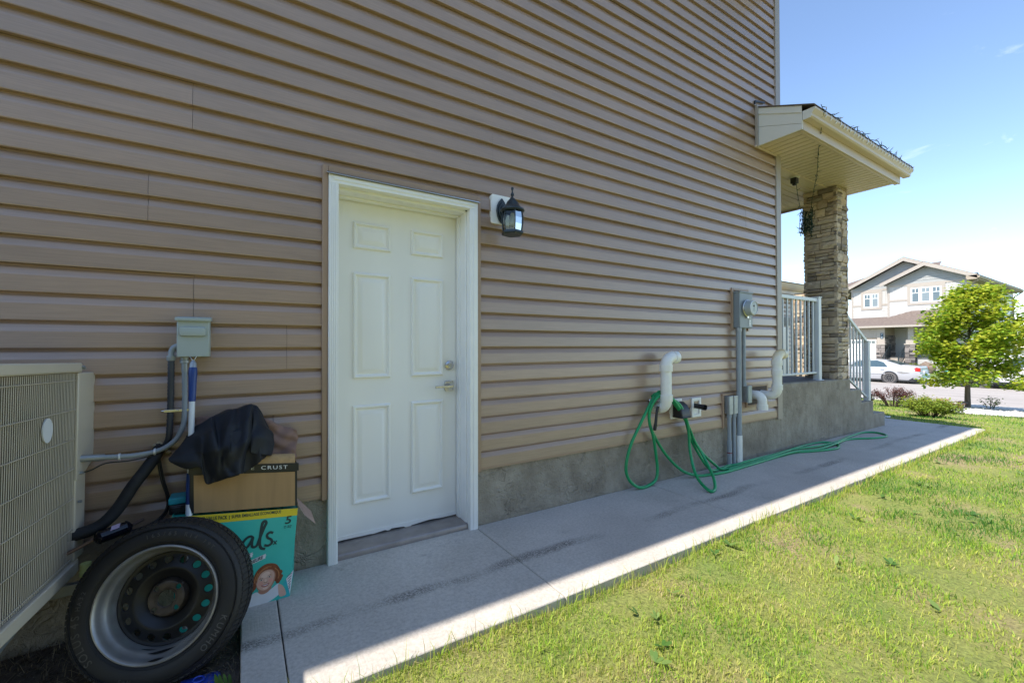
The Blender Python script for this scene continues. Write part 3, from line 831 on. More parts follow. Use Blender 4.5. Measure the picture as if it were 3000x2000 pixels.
for (pl, ln) in ((Matrix.Translation((CX1 - 0.008, CY0 - 0.01, 0)) @ Matrix.Rotation(R(90), 4, 'Z'), CY1 - CY0 + 0.02), (Matrix.Translation((CX1 + 0.01, CY1 - 0.008, 0)) @ Matrix.Rotation(R(180), 4, 'Z'), CX1 - CX0 + 0.02)):
    z = CZ0
    while z < CZ1 - 0.02:
        h = min(srng.choice((0.055, 0.09, 0.105)), CZ1 - z); x = 0
        while x < ln - 0.005:
            w = min(srng.uniform(0.1, 0.22), ln - x)
            if ln - x - w < 0.06: w = ln - x
            mb.join(stone_mesh(w - 0.004, h - 0.004, srng.uniform(0.006, 0.022), srng).xf(pl @ Matrix.Translation((x, 0, z)))); x += w
        z += h
tag(mb.build('far_side_stones', M['stone'], col), kind='stuff')

# porch ceiling: grooved soffit planks outside, vented planks inside
SZ = 3.352
pc = empty('porch_soffit', (0, -0.3, 0), parent=house)
mb = MB(); mb.box((4.78, -0.44, SZ + 0.012), (7.46, 2.4, SZ + 0.03)); mb.build('backing', M['backing'], pc)
n = 27; x0, x1 = 4.79, 7.46
for i in range(n):
    a = x0 + (x1 - x0) * i / n; b = x0 + (x1 - x0) * (i + 1) / n
    ylo, yhi = -0.405, (0.135 if b > 5.28 else -0.002)
    if b > 5.15 and b <= 5.28: yhi = -0.014
    mb = MB(); mb.prism([(a + 0.004, SZ + 0.012), (a + 0.011, SZ), (b - 0.011, SZ), (b - 0.004, SZ + 0.012)], 'y', ylo, yhi)
    mb.build('soffit_plank', M['soffit'], pc)
mb = MB(); mb.box((5.26, 0.136, SZ - 0.006), (7.47, 0.178, SZ + 0.011)); mb.build('soffit_divider', M['soffit'], pc)
for i in range(20):
    a = 0.18 + 0.105 * i
    mb = MB(); mb.prism([(a + 0.003, SZ + 0.010), (a + 0.007, SZ), (a + 0.098, SZ), (a + 0.102, SZ + 0.010)], 'x', 5.262, 7.44)
    mb.build('soffit_plank', M['vented'], pc)
mb = MB(); mb.box((7.442, 0.18, SZ - 0.03), (7.47, 2.3, SZ + 0.15)); mb.box((5.262, 2.28, SZ - 0.02), (7.442, 2.31, SZ + 0.1)); mb.build('soffit_edge', M['almond'], pc, bevel=0.003)
mb = MB(); mb.box((4.782, -0.432, SZ - 0.012), (7.475, -0.400, SZ + 0.011)); mb.box((4.71, -0.022, SZ - 0.022), (5.152, -0.0025, SZ - 0.001)); mb.build('soffit_channel', M['almond'], pc, bevel=0.003)
pr = empty('porch_roof', (0, -0.3, 0), parent=house)
mb = MB(); mb.box((4.775, -0.455, SZ - 0.008), (7.50, -0.433, 3.535)); mb.build('fascia', M['almond'], pr, bevel=0.003)
mb = MB(); gp = [(-0.456, 3.530), (-0.456, 3.438), (-0.520, 3.438), (-0.535, 3.452), (-0.535, 3.476), (-0.566, 3.512), (-0.566, 3.532), (-0.560, 3.532), (-0.560, 3.516), (-0.529, 3.480), (-0.527, 3.455), (-0.52, 3.445), (-0.462, 3.445), (-0.462, 3.530)]
mb.prism(gp, 'x', 4.765, 7.60); mb.build('gutter', M['almond'], pr, bevel=0.002)
mb = MB(); mb.prism([(-0.456, 3.528), (-0.456, 3.438), (-0.520, 3.438), (-0.535, 3.452), (-0.535, 3.476), (-0.566, 3.512), (-0.566, 3.53)], 'x', 4.762, 4.766)
mb.prism([(-0.456, 3.528), (-0.456, 3.438), (-0.520, 3.438), (-0.535, 3.452), (-0.535, 3.476), (-0.566, 3.512), (-0.566, 3.53)], 'x', 7.599, 7.603)
mb.build('gutter_end', M['almond_pale'], pr)
# end wall of the boxed eave: two pale planks and a cap strip
mb = MB(); mb.prism([(-0.004, SZ - 0.004), (-0.452, SZ - 0.004), (-0.452, 3.405), (-0.004, 3.56)], 'x', 4.757, 4.774); mb.build('end_plank', M['almond_pale'], pr, bevel=0.0015)
mb = MB(); mb.prism([(-0.004, 3.563), (-0.452, 3.408), (-0.452, 3.530), (-0.004, 3.720)], 'x', 4.757, 4.774); mb.build('end_plank', M['almond_pale'], pr, bevel=0.0015)
mb = MB(); mb.prism([(-0.004, 3.700), (-0.452, 3.512), (-0.452, 3.583), (-0.004, 3.771)], 'x', 4.748, 4.757); mb.build('rake_strip', M['almond_pale'], pr, bevel=0.002)
mb = MB(); mb.box((4.722, -0.030, SZ - 0.02), (4.747, -0.0025, 3.79)); mb.build('end_channel', M['corner'], pr, bevel=0.002)
mb = MB(); mb.prism([(-0.57, 3.537), (-0.57, 3.546), (0.95, 4.185), (2.5, 3.56), (2.5, 3.548), (0.95, 4.175)], 'x', 5.262, 7.58)
mb.prism([(-0.57, 3.537), (-0.57, 3.546), (-0.003, 3.784), (-0.003, 3.774)], 'x', 4.735, 5.262)
mb.build('shingles', M['shingle'], pr)
mb = MB(); mb.prism([(-0.45, 3.38), (0.95, 3.40), (2.3, 3.38), (2.3, 3.56), (0.95, 4.16), (-0.45, 3.53)], 'x', 7.472, 7.498); mb.build('gable_end', M['almond'], pr)
mb = MB(); mb.prism([(4.70, 3.79), (4.705, 3.835), (4.9, 3.875), (4.9, 3.86), (4.72, 3.82)], 'y', -0.022, -0.004); mb.build('step_flashing', M['black_plastic'], pr)

# porch railing (flat) and stair railing (raked)
def rail(name):
    return empty(name, (0, -0.3, 0), parent=house)
pra = rail('porch_railing'); RY = 0.105
mb = MB(); mb.box((5.30, RY - 0.022, 1.745), (6.372, RY + 0.022, 1.790)); mb.build('top_rail', M['railing'], pra, bevel=0.004)
mb = MB(); mb.box((5.30, RY - 0.014, 0.806), (6.372, RY + 0.014, 0.830)); mb.build('bottom_rail', M['railing'], pra, bevel=0.003)
for x in (5.40, 5.514, 5.622, 5.738, 5.850, 5.962, 6.070, 6.180, 6.292):
    mb = MB(); mb.box((x - 0.0095, RY - 0.0095, 0.829), (x + 0.0095, RY + 0.0095, 1.746)); mb.build('baluster', M['railing'], pra, bevel=0.0015)
mb = MB(); mb.box((6.372, RY - 0.038, 0.722), (6.448, RY + 0.038, 1.800)); mb.box((6.364, RY - 0.046, 1.798), (6.456, RY + 0.046, 1.812)); mb.box((6.352, RY - 0.058, 0.716), (6.468, RY + 0.058, 0.724))
mb.build('post', M['railing'], pra, bevel=0.004)
sra = rail('stair_railing'); SY = 0.075
def zr(x): return 1.525 - 0.515 * (x - 7.2) * 1.0
X0, X1 = 7.175, 7.905
def slant(za, h, w, name):
    mb = MB(); mb.prism([(X0, za(X0)), (X1, za(X1)), (X1, za(X1) + h), (X0, za(X0) + h)], 'y', SY - w, SY + w); mb.build(name, M['railing'], sra, bevel=0.003)
slant(lambda x: 1.60 - 0.525 * (x - 7.175), 0.045, 0.022, 'top_rail')
slant(lambda x: 0.735 - 0.47 * (x - 7.175), 0.026, 0.014, 'bottom_rail')
for x in (7.25, 7.36, 7.47, 7.58, 7.69, 7.80):
    mb = MB(); mb.box((x - 0.0095, SY - 0.0095, 0.748 - 0.47 * (x - 7.175)), (x + 0.0095, SY + 0.0095, 1.61 - 0.525 * (x - 7.175))); mb.build('baluster', M['railing'], sra, bevel=0.0015)
mb = MB(); mb.box((7.905, SY - 0.036, 0.345), (7.977, SY + 0.036, 1.232)); mb.box((7.898, SY - 0.043, 1.230), (7.984, SY + 0.043, 1.244)); mb.build('post', M['railing'], sra, bevel=0.004)

# garage wing running out towards the street
gw = empty('garage_wing', (0, -0.3, 0), parent=house)
GY = 3.25
for k in range(24):
    siding_piece(5.4, 12.6, 0.05 + k * COURSE, 1, seed=900 + k).xf(Matrix.Translation((0, GY, 0))).build('siding_panel', M['siding'], gw, smooth=14)
mb = MB(); mb.box((5.4, GY + 0.02, -0.4), (13.2, GY + 6, 2.75)); mb.build('wall', M['far_tan'], gw)
mb = MB(); mb.box((5.3, GY - 0.40, 2.55), (13.6, GY + 0.05, 2.57)); mb.build('soffit', M['soffit'], gw)
mb = MB(); mb.prism([(GY - 0.40, 2.55), (GY - 0.47, 2.58), (GY - 0.50, 2.63), (GY - 0.52, 2.72), (GY - 0.40, 2.72)], 'x', 5.3, 13.6); mb.build('gutter', M['almond'], gw, bevel=0.004)
mb = MB(); mb.box((5.3, GY - 0.39, 2.47), (13.6, GY - 0.36, 2.72)); mb.build('fascia', M['almond'], gw, bevel=0.003)
mb = MB(); mb.prism([(GY - 0.53, 2.715), (GY - 0.53, 2.735), (GY + 3.1, 3.75), (GY + 6.5, 2.73), (GY + 6.5, 2.715)], 'x', 5.26, 13.65); mb.build('shingles', M['shingle'], gw)
mb = MB(); mb.box((11.35, GY - 0.04, 0.05), (12.42, GY + 0.01, 1.66)); mb.build('side_door', M['white_paint'], gw, bevel=0.01)
mb = MB(); mb.box((11.45, GY - 0.048, 0.15), (12.30, GY - 0.041, 1.56)); mb.build('door_field', M['door_paint'], gw, bevel=0.006)
mb = MB(); mb.box((11.30, GY - 0.045, 1.70), (12.47, GY + 0.0, 1.93)); mb.build('transom', M['black_plastic'], gw, bevel=0.005)
gp_ = empty('stone_pilaster', (0, -0.3, 0), parent=house)
mb = MB(); mb.box((11.51, 2.295, -0.3), (11.88, 2.665, 2.44)); mb.build('core', M['mortar'], gp_)
prng = random.Random(17)
def coarse_stones(parent, m, ln, place, z0, z1, r):
    z = z0
    while z < z1 - 0.02:
        h = min(r.choice((0.09, 0.12, 0.14)), z1 - z); x = 0
        if z1 - z - h < 0.04: h = z1 - z
        while x < ln - 0.01:
            w = r.uniform(0.14, 0.28)
            if ln - x - w < 0.12: w = ln - x
            stone_mesh(w - 0.006, h - 0.006, r.uniform(0.008, 0.028), r).xf(place @ Matrix.Translation((x, 0, z))).build('stone', m, parent); x += w
        z += h
coarse_stones(gp_, M['stone'], 0.40, Matrix.Translation((11.495, 2.30, 0)), -0.25, 2.42, prng)
coarse_stones(gp_, M['stone'], 0.40, Matrix.Translation((11.515, 2.68, 0)) @ Matrix.Rotation(R(-90), 4, 'Z'), -0.25, 2.42, prng)

# ------------------------------------------------------------------ unseen house behind the camera, added to shape light on the siding
NH = empty('added_light_house', (0, -12, 0)); tag(NH, 'unseen pale sided house added beyond the side lawn to shape the light on the siding', 'house')
for k in range(46):
    z = 0.3 + 0.1143 * k
    mb = MB(); mb.add([(-12, -8.997, z), (5.0, -8.997, z), (5.0, -9.015, z + 0.1143), (-12, -9.015, z + 0.1143), (5.0, -9.015, z), (-12, -9.015, z)], [(0, 3, 2, 1)[::-1], (0, 1, 4, 5)[::-1]]); mb.build('siding_panel', M['far_white'], NH)
mb = MB(); mb.box((-12, -15.5, -0.3), (5.0, -9.02, 5.6)); mb.build('wall', M['far_tan'], NH)
mb = MB(); mb.box((-12.05, -9.03, -0.3), (5.05, -8.99, 0.3)); mb.build('foundation', M['parging'], NH)
mb = MB(); mb.prism([(-8.45, 5.58), (-12.2, 7.3), (-16.1, 5.58), (-16.1, 5.5), (-8.45, 5.5)], 'x', -12.5, 5.5); mb.build('roof', M['shingle'], NH)
for x in (-4.0, 1.2):
    mb = MB(); mb.box((x, -9.00, 3.3), (x + 1.3, -8.96, 4.5)); w = mb.build('window', M['white_paint'], NH)
    mb = MB(); mb.box((x + 0.08, -8.97, 3.38), (x + 1.22, -8.952, 4.42)); mb.build('pane', M['window_glass'], w)
# ------------------------------------------------------------------ things fixed to the wall
def thing(name, label, cat, loc, rot=None, group=None):
    o = empty(name, loc, rot); return tag(o, label, cat, group)

# lantern beside the door
LX, LY = 1.487, -0.160
t = thing('wall_lantern', 'black wall lantern on a white plate to the right of the white door', 'wall lamp', (LX, 0, 1.99))
mb = MB(); mb.prism(rounded_rect(1.411, 1.566, 1.996, 2.193, 0.014), 'y', -0.018, 0.010); mb.build('mounting_plate', M['white_paint'], t, bevel=0.002)
mb = MB()
sh = [(0.0, 0.088), (0.022, 0.062), (0.036, 0.035), (0.042, 0.0), (0.036, -0.035), (0.022, -0.068), (0.0, -0.088), (-0.022, -0.068), (-0.036, -0.035), (-0.042, 0.0), (-0.036, 0.035), (-0.022, 0.062)]
mb.prism([(LX + a, 2.085 + b) for a, b in sh], 'y', -0.032, -0.018); mb.prism([(LX + a * 0.72, 2.085 + b * 0.72) for a, b in sh], 'y', -0.044, -0.032); mb.prism([(LX + a * 0.45, 2.085 + b * 0.45) for a, b in sh], 'y', -0.055, -0.044)
mb.build('backplate', M['black_iron'], t, bevel=0.004)
mb = MB(); mb.tube(curve_pts([(LX, -0.05, 2.075), (LX, -0.085, 2.092), (LX, -0.125, 2.115), (LX, LY, 2.137)], 5), [0.016] * 6 + [0.012] * 5 + [0.010] * 5, 10)
mb.build('arm', M['black_iron'], t, smooth=50)
mb = MB(); mb.lathe([(0.0, 2.205), (0.008, 2.203), (0.010, 2.194), (0.004, 2.180), (0.006, 2.170), (0.011, 2.160), (0.012, 2.152), (0.006, 2.146), (0.008, 2.134), (0.014, 2.132), (0.020, 2.126)], 14, (LX, LY, 0)); mb.build('finial', M['black_iron'], t, smooth=50)
N8 = 6
def hexring(r, z, n=N8, ph=R(12)): return [(LX + r * math.cos(ph + 2 * math.pi * i / n), LY + r * math.sin(ph + 2 * math.pi * i / n), z) for i in range(n)]
mb = MB()
prof = [(0.018, 2.128), (0.036, 2.108), (0.046, 2.088), (0.050, 2.082), (0.064, 2.068), (0.078, 2.058), (0.079, 2.050), (0.074, 2.046), (0.066, 2.042)]
mb.lathe(prof, 24, (LX, LY, 0)); mb.build('roof', M['black_iron'], t, smooth=35)
bar_r = [(0.066, 2.044), (0.0705, 2.00), (0.069, 1.96), (0.063, 1.912)]
for i in range(N8):
    a = R(12) + 2 * math.pi * i / N8
    mb = MB(); mb.tube(curve_pts([(LX + r * math.cos(a), LY + r * math.sin(a), z) for r, z in bar_r], 4), 0.0036, 6); mb.build('cage_bar', M['black_iron'], t, smooth=50)
    a2 = a + 2 * math.pi / N8
    mb = MB(); vv = []
    for r, z in bar_r: vv += [(LX + (r - 0.003) * math.cos(a), LY + (r - 0.003) * math.sin(a), z), (LX + (r - 0.003) * math.cos(a2), LY + (r - 0.003) * math.sin(a2), z)]
    mb.add(vv, [(2 * k, 2 * k + 1, 2 * k + 3, 2 * k + 2) for k in range(len(bar_r) - 1)]); mb.build('glass_pane', M['glass'], t)
mb = MB(); rings = [hexring(0.060, 1.920), hexring(0.072, 1.914), hexring(0.074, 1.902), hexring(0.069, 1.898), hexring(0.066, 1.893)]
vv = sum(rings, []); ff = [(i * N8 + j, i * N8 + (j + 1) % N8, (i + 1) * N8 + (j + 1) % N8, (i + 1) * N8 + j) for i in range(4) for j in range(N8)]
mb.add(vv, ff + [tuple(range(N8)), tuple(4 * N8 + j for j in range(N8))]); mb.build('base_ring', M['black_iron'], t, recalc=True)
mb = MB(); mb.lathe([(0.0, 1.945), (0.012, 1.947), (0.022, 1.956), (0.025, 1.970), (0.022, 1.988), (0.014, 2.010), (0.012, 2.035), (0.0, 2.035)], 16, (LX, LY, 0)); mb.build('bulb', M['bulb_glass'], t, smooth=60)

# electricity meter
t = thing('electric_meter', 'grey electric meter box with a round glass meter near the house corner', 'meter', (4.4, 0, 1.54))
mb = MB(); mb.box((4.278, -0.074, 1.353), (4.518, 0.0, 1.722)); mb.build('meter_box', M['meter_paint'], t, bevel=0.006)
mb = MB(); mb.box((4.272, -0.082, 1.712), (4.524, 0.0, 1.728)); mb.build('box_lid', M['meter_paint'], t, bevel=0.004)
mb = MB(); mb.lathe([(0.082, -0.074), (0.088, -0.078), (0.088, -0.090), (0.080, -0.094), (0.076, -0.092)], 28, (4.398, 0, 1.556), 'y'); mb.box((4.385, -0.094, 1.455), (4.411, -0.078, 1.473)); mb.build('socket_ring', M['chrome'], t, smooth=40, recalc=True)
mb = MB(); mb.lathe([(0.0755, -0.076), (0.0755, -0.140), (0.074, -0.150), (0.070, -0.153)], 28, (4.398, 0, 1.556), 'y'); mb.build('meter_cover', mat('meter_cover', (0.40, 0.44, 0.43), 0.25, var=0.05), t, smooth=40)
mb = MB(); mb.lathe([(0.0715, -0.1535), (0.066, -0.158), (0.0635, -0.156)], 28, (4.398, 0, 1.556), 'y'); mb.build('glass_rim', M['label_white'], t, smooth=40)
mb = MB(); mb.lathe([(0.0, -0.1525), (0.0665, -0.1525)], 28, (4.398, 0, 1.556), 'y'); mb.build('dial_face', mat('dial_face', (0.46, 0.49, 0.47), 0.3, var=0.05), t, recalc=True)
mb = MB(); mb.box((4.380, -0.1545, 1.565), (4.412, -0.1530, 1.583)); mb.build('display', M['black_plastic'], t)
FRONT = Matrix.Rotation(R(90), 4, 'X')
def wall_text(s, size, x, y, z, m, parent, align='CENTER', rotz=0, name='lettering', shear=0, spacing=1.0, tilt=0.0, sx=1.0):
    g = text_mb(s, size, 0.0, align, shear, spacing)
    g.xf(Matrix.Translation((x, y, z)) @ Matrix.Rotation(rotz, 4, 'Z') @ FRONT @ Matrix.Rotation(tilt, 4, 'Z') @ Matrix.Diagonal((sx, 1, 1, 1)))
    return g.build(name, m, parent)
mb = MB()
for i in range(7): mb.box((4.372 + 0.006 * (i % 3), -0.1542, 1.600 - 0.013 * i if i < 2 else 1.555 - 0.009 * (i - 2)), (4.420 - 0.005 * (i % 2), -0.1530, 1.602 - 0.013 * i if i < 2 else 1.557 - 0.009 * (i - 2)))
mb.build('dial_print', M['ink'], t)
mb = MB(); mb.box((4.448, -0.0768, 1.372), (4.482, -0.0745, 1.462)); mb.build('sticker', M['label_white'], t)
wall_text('1', 0.030, 4.465, -0.0772, 1.413, M['ink'], t, name='sticker_print')
mb = MB(); mb.box((4.452, -0.0772, 1.440), (4.478, -0.0769, 1.446)); mb.box((4.452, -0.0772, 1.450), (4.478, -0.0769, 1.456)); mb.box((4.452, -0.0772, 1.380), (4.478, -0.0769, 1.384)); mb.build('sticker_print', M['ink'], t)
mb = MB(); mb.tube([(4.2775, -0.037 + 0.022 * math.cos(a), 1.412 + 0.026 * math.sin(a)) for a in [i * 2 * math.pi / 20 for i in range(20)]], 0.0012, 5, closed=True); mb.tube([(4.2775, -0.037 + 0.012 * math.cos(a), 1.412 + 0.014 * math.sin(a)) for a in [i * 2 * math.pi / 16 for i in range(16)]], 0.0012, 5, closed=True); mb.build('embossed_mark', M['meter_paint'], t)

# conduits below the meter
t = thing('service_conduit', 'tall grey conduit from the meter box down to the walkway with a white foot', 'conduit', (4.292, -0.05, -0.03))
mb = MB(); mb.tube([(4.292, -0.052, 0.245), (4.292, -0.052, 1.345)], 0.0245, 16); mb.build('pipe', M['conduit'], t, smooth=60)
mb = MB(); mb.tube([(4.292, -0.052, -0.06), (4.292, -0.052, 0.26)], 0.0285, 16); mb.build('foot_sleeve', M['pvc'], t, smooth=60)
mb = MB(); mb.tube([(4.292, -0.052, 1.318), (4.292, -0.052, 1.353)], 0.029, 16); mb.build('coupling', M['galv'], t, smooth=60)
t = thing('outlet_box', 'metal outlet box hanging on a short conduit beside the white vent pipes', 'junction box', (4.405, -0.04, 0.66))
mb = MB(); mb.box((4.412, -0.070, 0.585), (4.466, 0.0, 0.752)); mb.build('box_body', M['galv'], t, bevel=0.006)
mb = MB(); mb.box((4.404, -0.088, 0.580), (4.474, -0.071, 0.758)); mb.build('cover', M['box_paint'], t, bevel=0.006)
mb = MB(); mb.tube([(4.405, -0.040, 0.752), (4.405, -0.040, 1.353)], 0.0195, 14); mb.tube([(4.405, -0.04, 0.75), (4.405, -0.04, 0.785)], 0.025, 14); mb.build('pipe', M['conduit'], t, smooth=50)
for i, (x, lab, foot) in enumerate(((4.148, 'left grey junction box of the pair on conduits near the foundation', 0.22), (4.232, 'right grey junction box of the pair on conduits near the foundation', 0.0))):
    t = thing('junction_box', lab, 'junction box', (x, -0.04, 0.0), group='pair of junction boxes on conduits')
    mb = MB(); mb.box((x - 0.033, -0.046, 0.488), (x + 0.020, 0.0, 0.664)); mb.build('box_body', M['galv'], t, bevel=0.005)
    mb = MB(); mb.box((x - 0.035, -0.060, 0.484), (x + 0.030, -0.047, 0.668)); mb.build('cover', mat('box_cover', (0.50, 0.51, 0.46), 0.45, var=0.12, vscale=25), t, bevel=0.005)
    mb = MB(); mb.tube([(x - 0.004, -0.034, -0.06), (x - 0.004, -0.034, 0.49)], 0.0185, 14); mb.build('pipe', M['conduit'], t, smooth=50)
    mb = MB(); mb.tube([(x - 0.004, -0.034, 0.452), (x - 0.004, -0.034, 0.49)], 0.0245, 14); mb.build('coupling', M['conduit'], t, smooth=50)
    if foot: mb = MB(); mb.tube([(x - 0.004, -0.034, -0.06), (x - 0.004, -0.034, foot)], 0.0235, 14); mb.build('foot_sleeve', M['conduit'], t, smooth=50)
    if foot:
        mb = MB(); mb.lathe([(0.0242, 0.094), (0.0244, 0.104)], 14, (x - 0.004, -0.034, 0)); mb.build('red_tape', mat('red_tape', (0.22, 0.012, 0.02), 0.5), t)

# white PVC vents
def arc(c, a0, a1, r, ux, uy, n=10):
    return [tuple(Vector(c) + Vector(ux) * r * math.cos(R(a0 + (a1 - a0) * i / n)) + Vector(uy) * r * math.sin(R(a0 + (a1 - a0) * i / n))) for i in range(n + 1)]
PR = 0.0445
def vent(x, y, zlow, ztop, label, mid=None, yellow=False):
    t = thing('vent_pipe', label, 'vent pipe', (x, 0, zlow), group='white vent pipes')
    er = 0.075
    mb = MB()
    low = [(x, 0.01, zlow), (x, y + er, zlow)] + arc((x, y + er, zlow + er), -90, -180, er, (0, 1, 0), (0, 0, 1))
    mb.tube(low, PR + 0.003, 20); mb.build('lower_elbow', M['pvc'], t, smooth=50)
    mb = MB(); mb.tube([(x, y, zlow + er), (x, y, ztop - er)], PR, 20); mb.build('pipe', M['pvc'], t, smooth=60)
    up = arc((x + er, y, ztop - er), 180, 90, er, (1, 0, 0), (0, 0, 1)) 
    up2 = up + [(x + er + 0.05, y, ztop)]
    mb = MB(); n = 20
    mb.tube(up2, PR + 0.003, n, cap=False); mb.tube([(x + er + 0.05, y, ztop), (x + er - 0.01, y, ztop)], PR - 0.004, n, cap=False, mat=0)
    mb.build('upper_elbow', M['pvc_yellow'] if yellow else M['pvc'], t, smooth=50)
    cz = [(zlow + er - 0.012, zlow + er + 0.042), (ztop - er - 0.042, ztop - er + 0.012)]
    if mid: cz.append((mid - 0.030, mid + 0.030))
    for a, b in cz:
        mb = MB(); mb.lathe([(PR, a), (PR + 0.008, a), (PR + 0.009, a + 0.004), (PR + 0.009, b - 0.008), (PR + 0.0105, b - 0.007), (PR + 0.0105, b), (PR, b)], 24, (x, y, 0)); mb.build('collar', M['pvc'], t, smooth=40)
    mb = MB(); mb.lathe([(PR + 0.003, x + er + 0.012), (PR + 0.0095, x + er + 0.012), (PR + 0.0095, x + er + 0.058), (PR - 0.003, x + er + 0.058)], 24, (0, y, ztop), 'x'); mb.build('outlet_collar', M['pvc_yellow'] if yellow else M['pvc'], t, smooth=40)
    return t
vent(3.045, -0.135, 0.640, 1.072, 'white gooseneck vent pipe with the green hose looped over it')
vent(4.805, -0.170, 0.640, 1.080, 'white gooseneck vent pipe with a yellow stained top at the house corner', mid=0.885, yellow=True)
t = thing('intake_pipe', 'short white elbow pipe pointing down beside the tall corner vent', 'vent pipe', (4.615, 0, 0.645))
mb = MB(); mb.tube([(4.615, 0.01, 0.650), (4.615, -0.055, 0.650)] + arc((4.615, -0.055, 0.590), 90, 180, 0.06, (0, 1, 0), (0, 0, 1))[1:] + [(4.615, -0.115, 0.555)], PR + 0.002, 20); mb.build('elbow', M['pvc'], t, smooth=50)
mb = MB(); mb.lathe([(PR, 0.556), (PR + 0.009, 0.556), (PR + 0.009, 0.502), (PR - 0.002, 0.502), (PR - 0.002, 0.53)], 24, (4.615, -0.115, 0)); mb.build('collar', M['pvc'], t, smooth=40)
# dryer vent hood
t = thing('vent_hood', 'black hooded vent on a white plate half hidden by the green hose', 'vent', (3.345, 0, 0.6))
mb = MB(); mb.box((3.268, -0.016, 0.512), (3.420, 0.012, 0.690)); mb.build('mounting_plate', M['white_paint'], t, bevel=0.003)
mb = MB()
hood = [(-0.016, 0.668), (-0.050, 0.664), (-0.085, 0.640), (-0.110, 0.600), (-0.118, 0.535), (-0.016, 0.535)]
mb.prism(hood, 'x', 3.283, 3.405); mb.prism([(-0.016, 0.548), (-0.122, 0.548), (-0.122, 0.528), (-0.016, 0.528)], 'x', 3.278, 3.410); mb.build('hood', M['black_plastic'], t, bevel=0.014, segs=3)
# pipe on recessed plate
t = thing('drain_outlet', 'short black pipe sticking out of a white square plate on the siding', 'outlet', (3.64, 0, 0.59))
mb = MB()
mb.box((3.572, -0.016, 0.500), (3.598, 0.012, 0.680)); mb.box((3.684, -0.016, 0.500), (3.710, 0.012, 0.680)); mb.box((3.598, -0.0155, 0.654), (3.684, 0.012, 0.680)); mb.box((3.598, -0.0155, 0.500), (3.684, 0.012, 0.526)); mb.box((3.598, -0.003, 0.526), (3.684, 0.012, 0.654))
mb.build('mounting_plate', M['white_paint'], t, bevel=0.002)
mb = MB(); mb.tube([(3.622, -0.003, 0.606), (3.622, -0.118, 0.602)], 0.024, 16, cap=False); mb.tube([(3.622, -0.092, 0.602), (3.622, -0.119, 0.602)], 0.0265, 16, cap=False); mb.lathe([(0.0, -0.09), (0.022, -0.09)], 16, (3.622, 0, 0.601), 'y'); mb.build('pipe', M['black_plastic'], t, smooth=50)
# tap behind the hose, small
t = thing('hose_tap', 'small metal tap on the siding behind the hanging green hose', 'tap', (2.985, 0, 0.685))
mb = MB(); mb.tube([(2.985, 0.01, 0.688), (2.985, -0.035, 0.686), (2.985, -0.05, 0.672), (2.985, -0.052, 0.652)], 0.009, 10); mb.lathe([(0.022, -0.03), (0.024, -0.026), (0.022, -0.022)], 14, (2.985, 0, 0.700), 'y'); mb.build('tap_body', M['chrome'], t, smooth=50)

# disconnect box with its conduits
t = thing('disconnect_box', 'grey green electrical disconnect box on the siding above the blue pole', 'switch box', (-0.186, 0, 1.21))
mb = MB(); mb.box((-0.244, -0.092, 1.125), (-0.124, 0.0, 1.296)); mb.build('box_body', M['box_paint'], t, bevel=0.004)
mb = MB(); mb.prism([(0.0, 1.312), (-0.100, 1.304), (-0.106, 1.302), (-0.106, 1.287), (0.0, 1.292)], 'x', -0.250, -0.118); mb.build('hood', M['box_paint'], t, bevel=0.003)
mb = MB()
def raised_pad(x0, x1, z0, z1, y, h, r, n=5, bev=0.008):
    rings = []
    for d, dy in ((0.0, 0), (0.001, -h * 0.55), (bev * 0.4, -h * 0.88), (bev, -h)): rings.append([(a, y + dy, b) for a, b in rounded_rect(x0 + d, x1 - d, z0 + d, z1 - d, max(0.002, r - d), n)])
    k = len(rings[0]); vv = sum(rings, [])
    return vv, [(i * k + j, i * k + (j + 1) % k, (i + 1) * k + (j + 1) % k, (i + 1) * k + j) for i in range(len(rings) - 1) for j in range(k)] + [tuple((len(rings) - 1) * k + j for j in range(k))]
mb.add(*raised_pad(-0.236, -0.136, 1.218, 1.262, -0.092, 0.013, 0.014)); mb.build('pull_handle_cover', M['box_paint'], t, smooth=40, recalc=True)
mb = MB(); mb.tube(curve_pts([(-0.196, -0.100, 1.126), (-0.190, -0.104, 1.118), (-0.182, -0.102, 1.104), (-0.176, -0.101, 1.118), (-0.170, -0.100, 1.128)], 4), 0.0012, 5); mb.build('hasp_wire', M['chrome'], t)
def ribbed(pts, r, n=10, amp=0.0007, per=8):
    P = curve_pts(pts, per); out = []; rs = []
    L_ = [0]
    for i in range(1, len(P)): L_.append(L_[-1] + (P[i] - P[i - 1]).length)
    for i, p in enumerate(P): out.append(p); rs.append(r + (amp if i % 2 else -amp))
    mb = MB(); mb.tube(out, rs, n); return mb
t = thing('power_whip', 'light grey flexible conduit curving from the disconnect box to the air conditioner', 'conduit', (-0.22, -0.05, 1.1))
ribbed([(-0.219, -0.050, 1.112), (-0.218, -0.050, 1.0), (-0.217, -0.055, 0.885), (-0.222, -0.060, 0.815), (-0.248, -0.065, 0.755), (-0.30, -0.075, 0.718), (-0.385, -0.090, 0.708), (-0.470, -0.105, 0.716), (-0.55, -0.12, 0.724)], 0.0105, 12, per=14).build('conduit', M['conduit'], t, smooth=60)
mb = MB(); mb.lathe([(0.0, 1.126), (0.015, 1.126), (0.015, 1.112), (0.018, 1.110), (0.018, 1.098), (0.012, 1.096), (0.012, 1.06)], 14, (-0.219, -0.050, 0)); mb.build('connector', M['galv'], t, smooth=35)
mb = MB(); mb.tube([(-0.475, -0.105, 0.7165), (-0.55, -0.12, 0.724)], 0.0145, 12); mb.build('connector', M['galv'], t, smooth=40)
mb = MB()
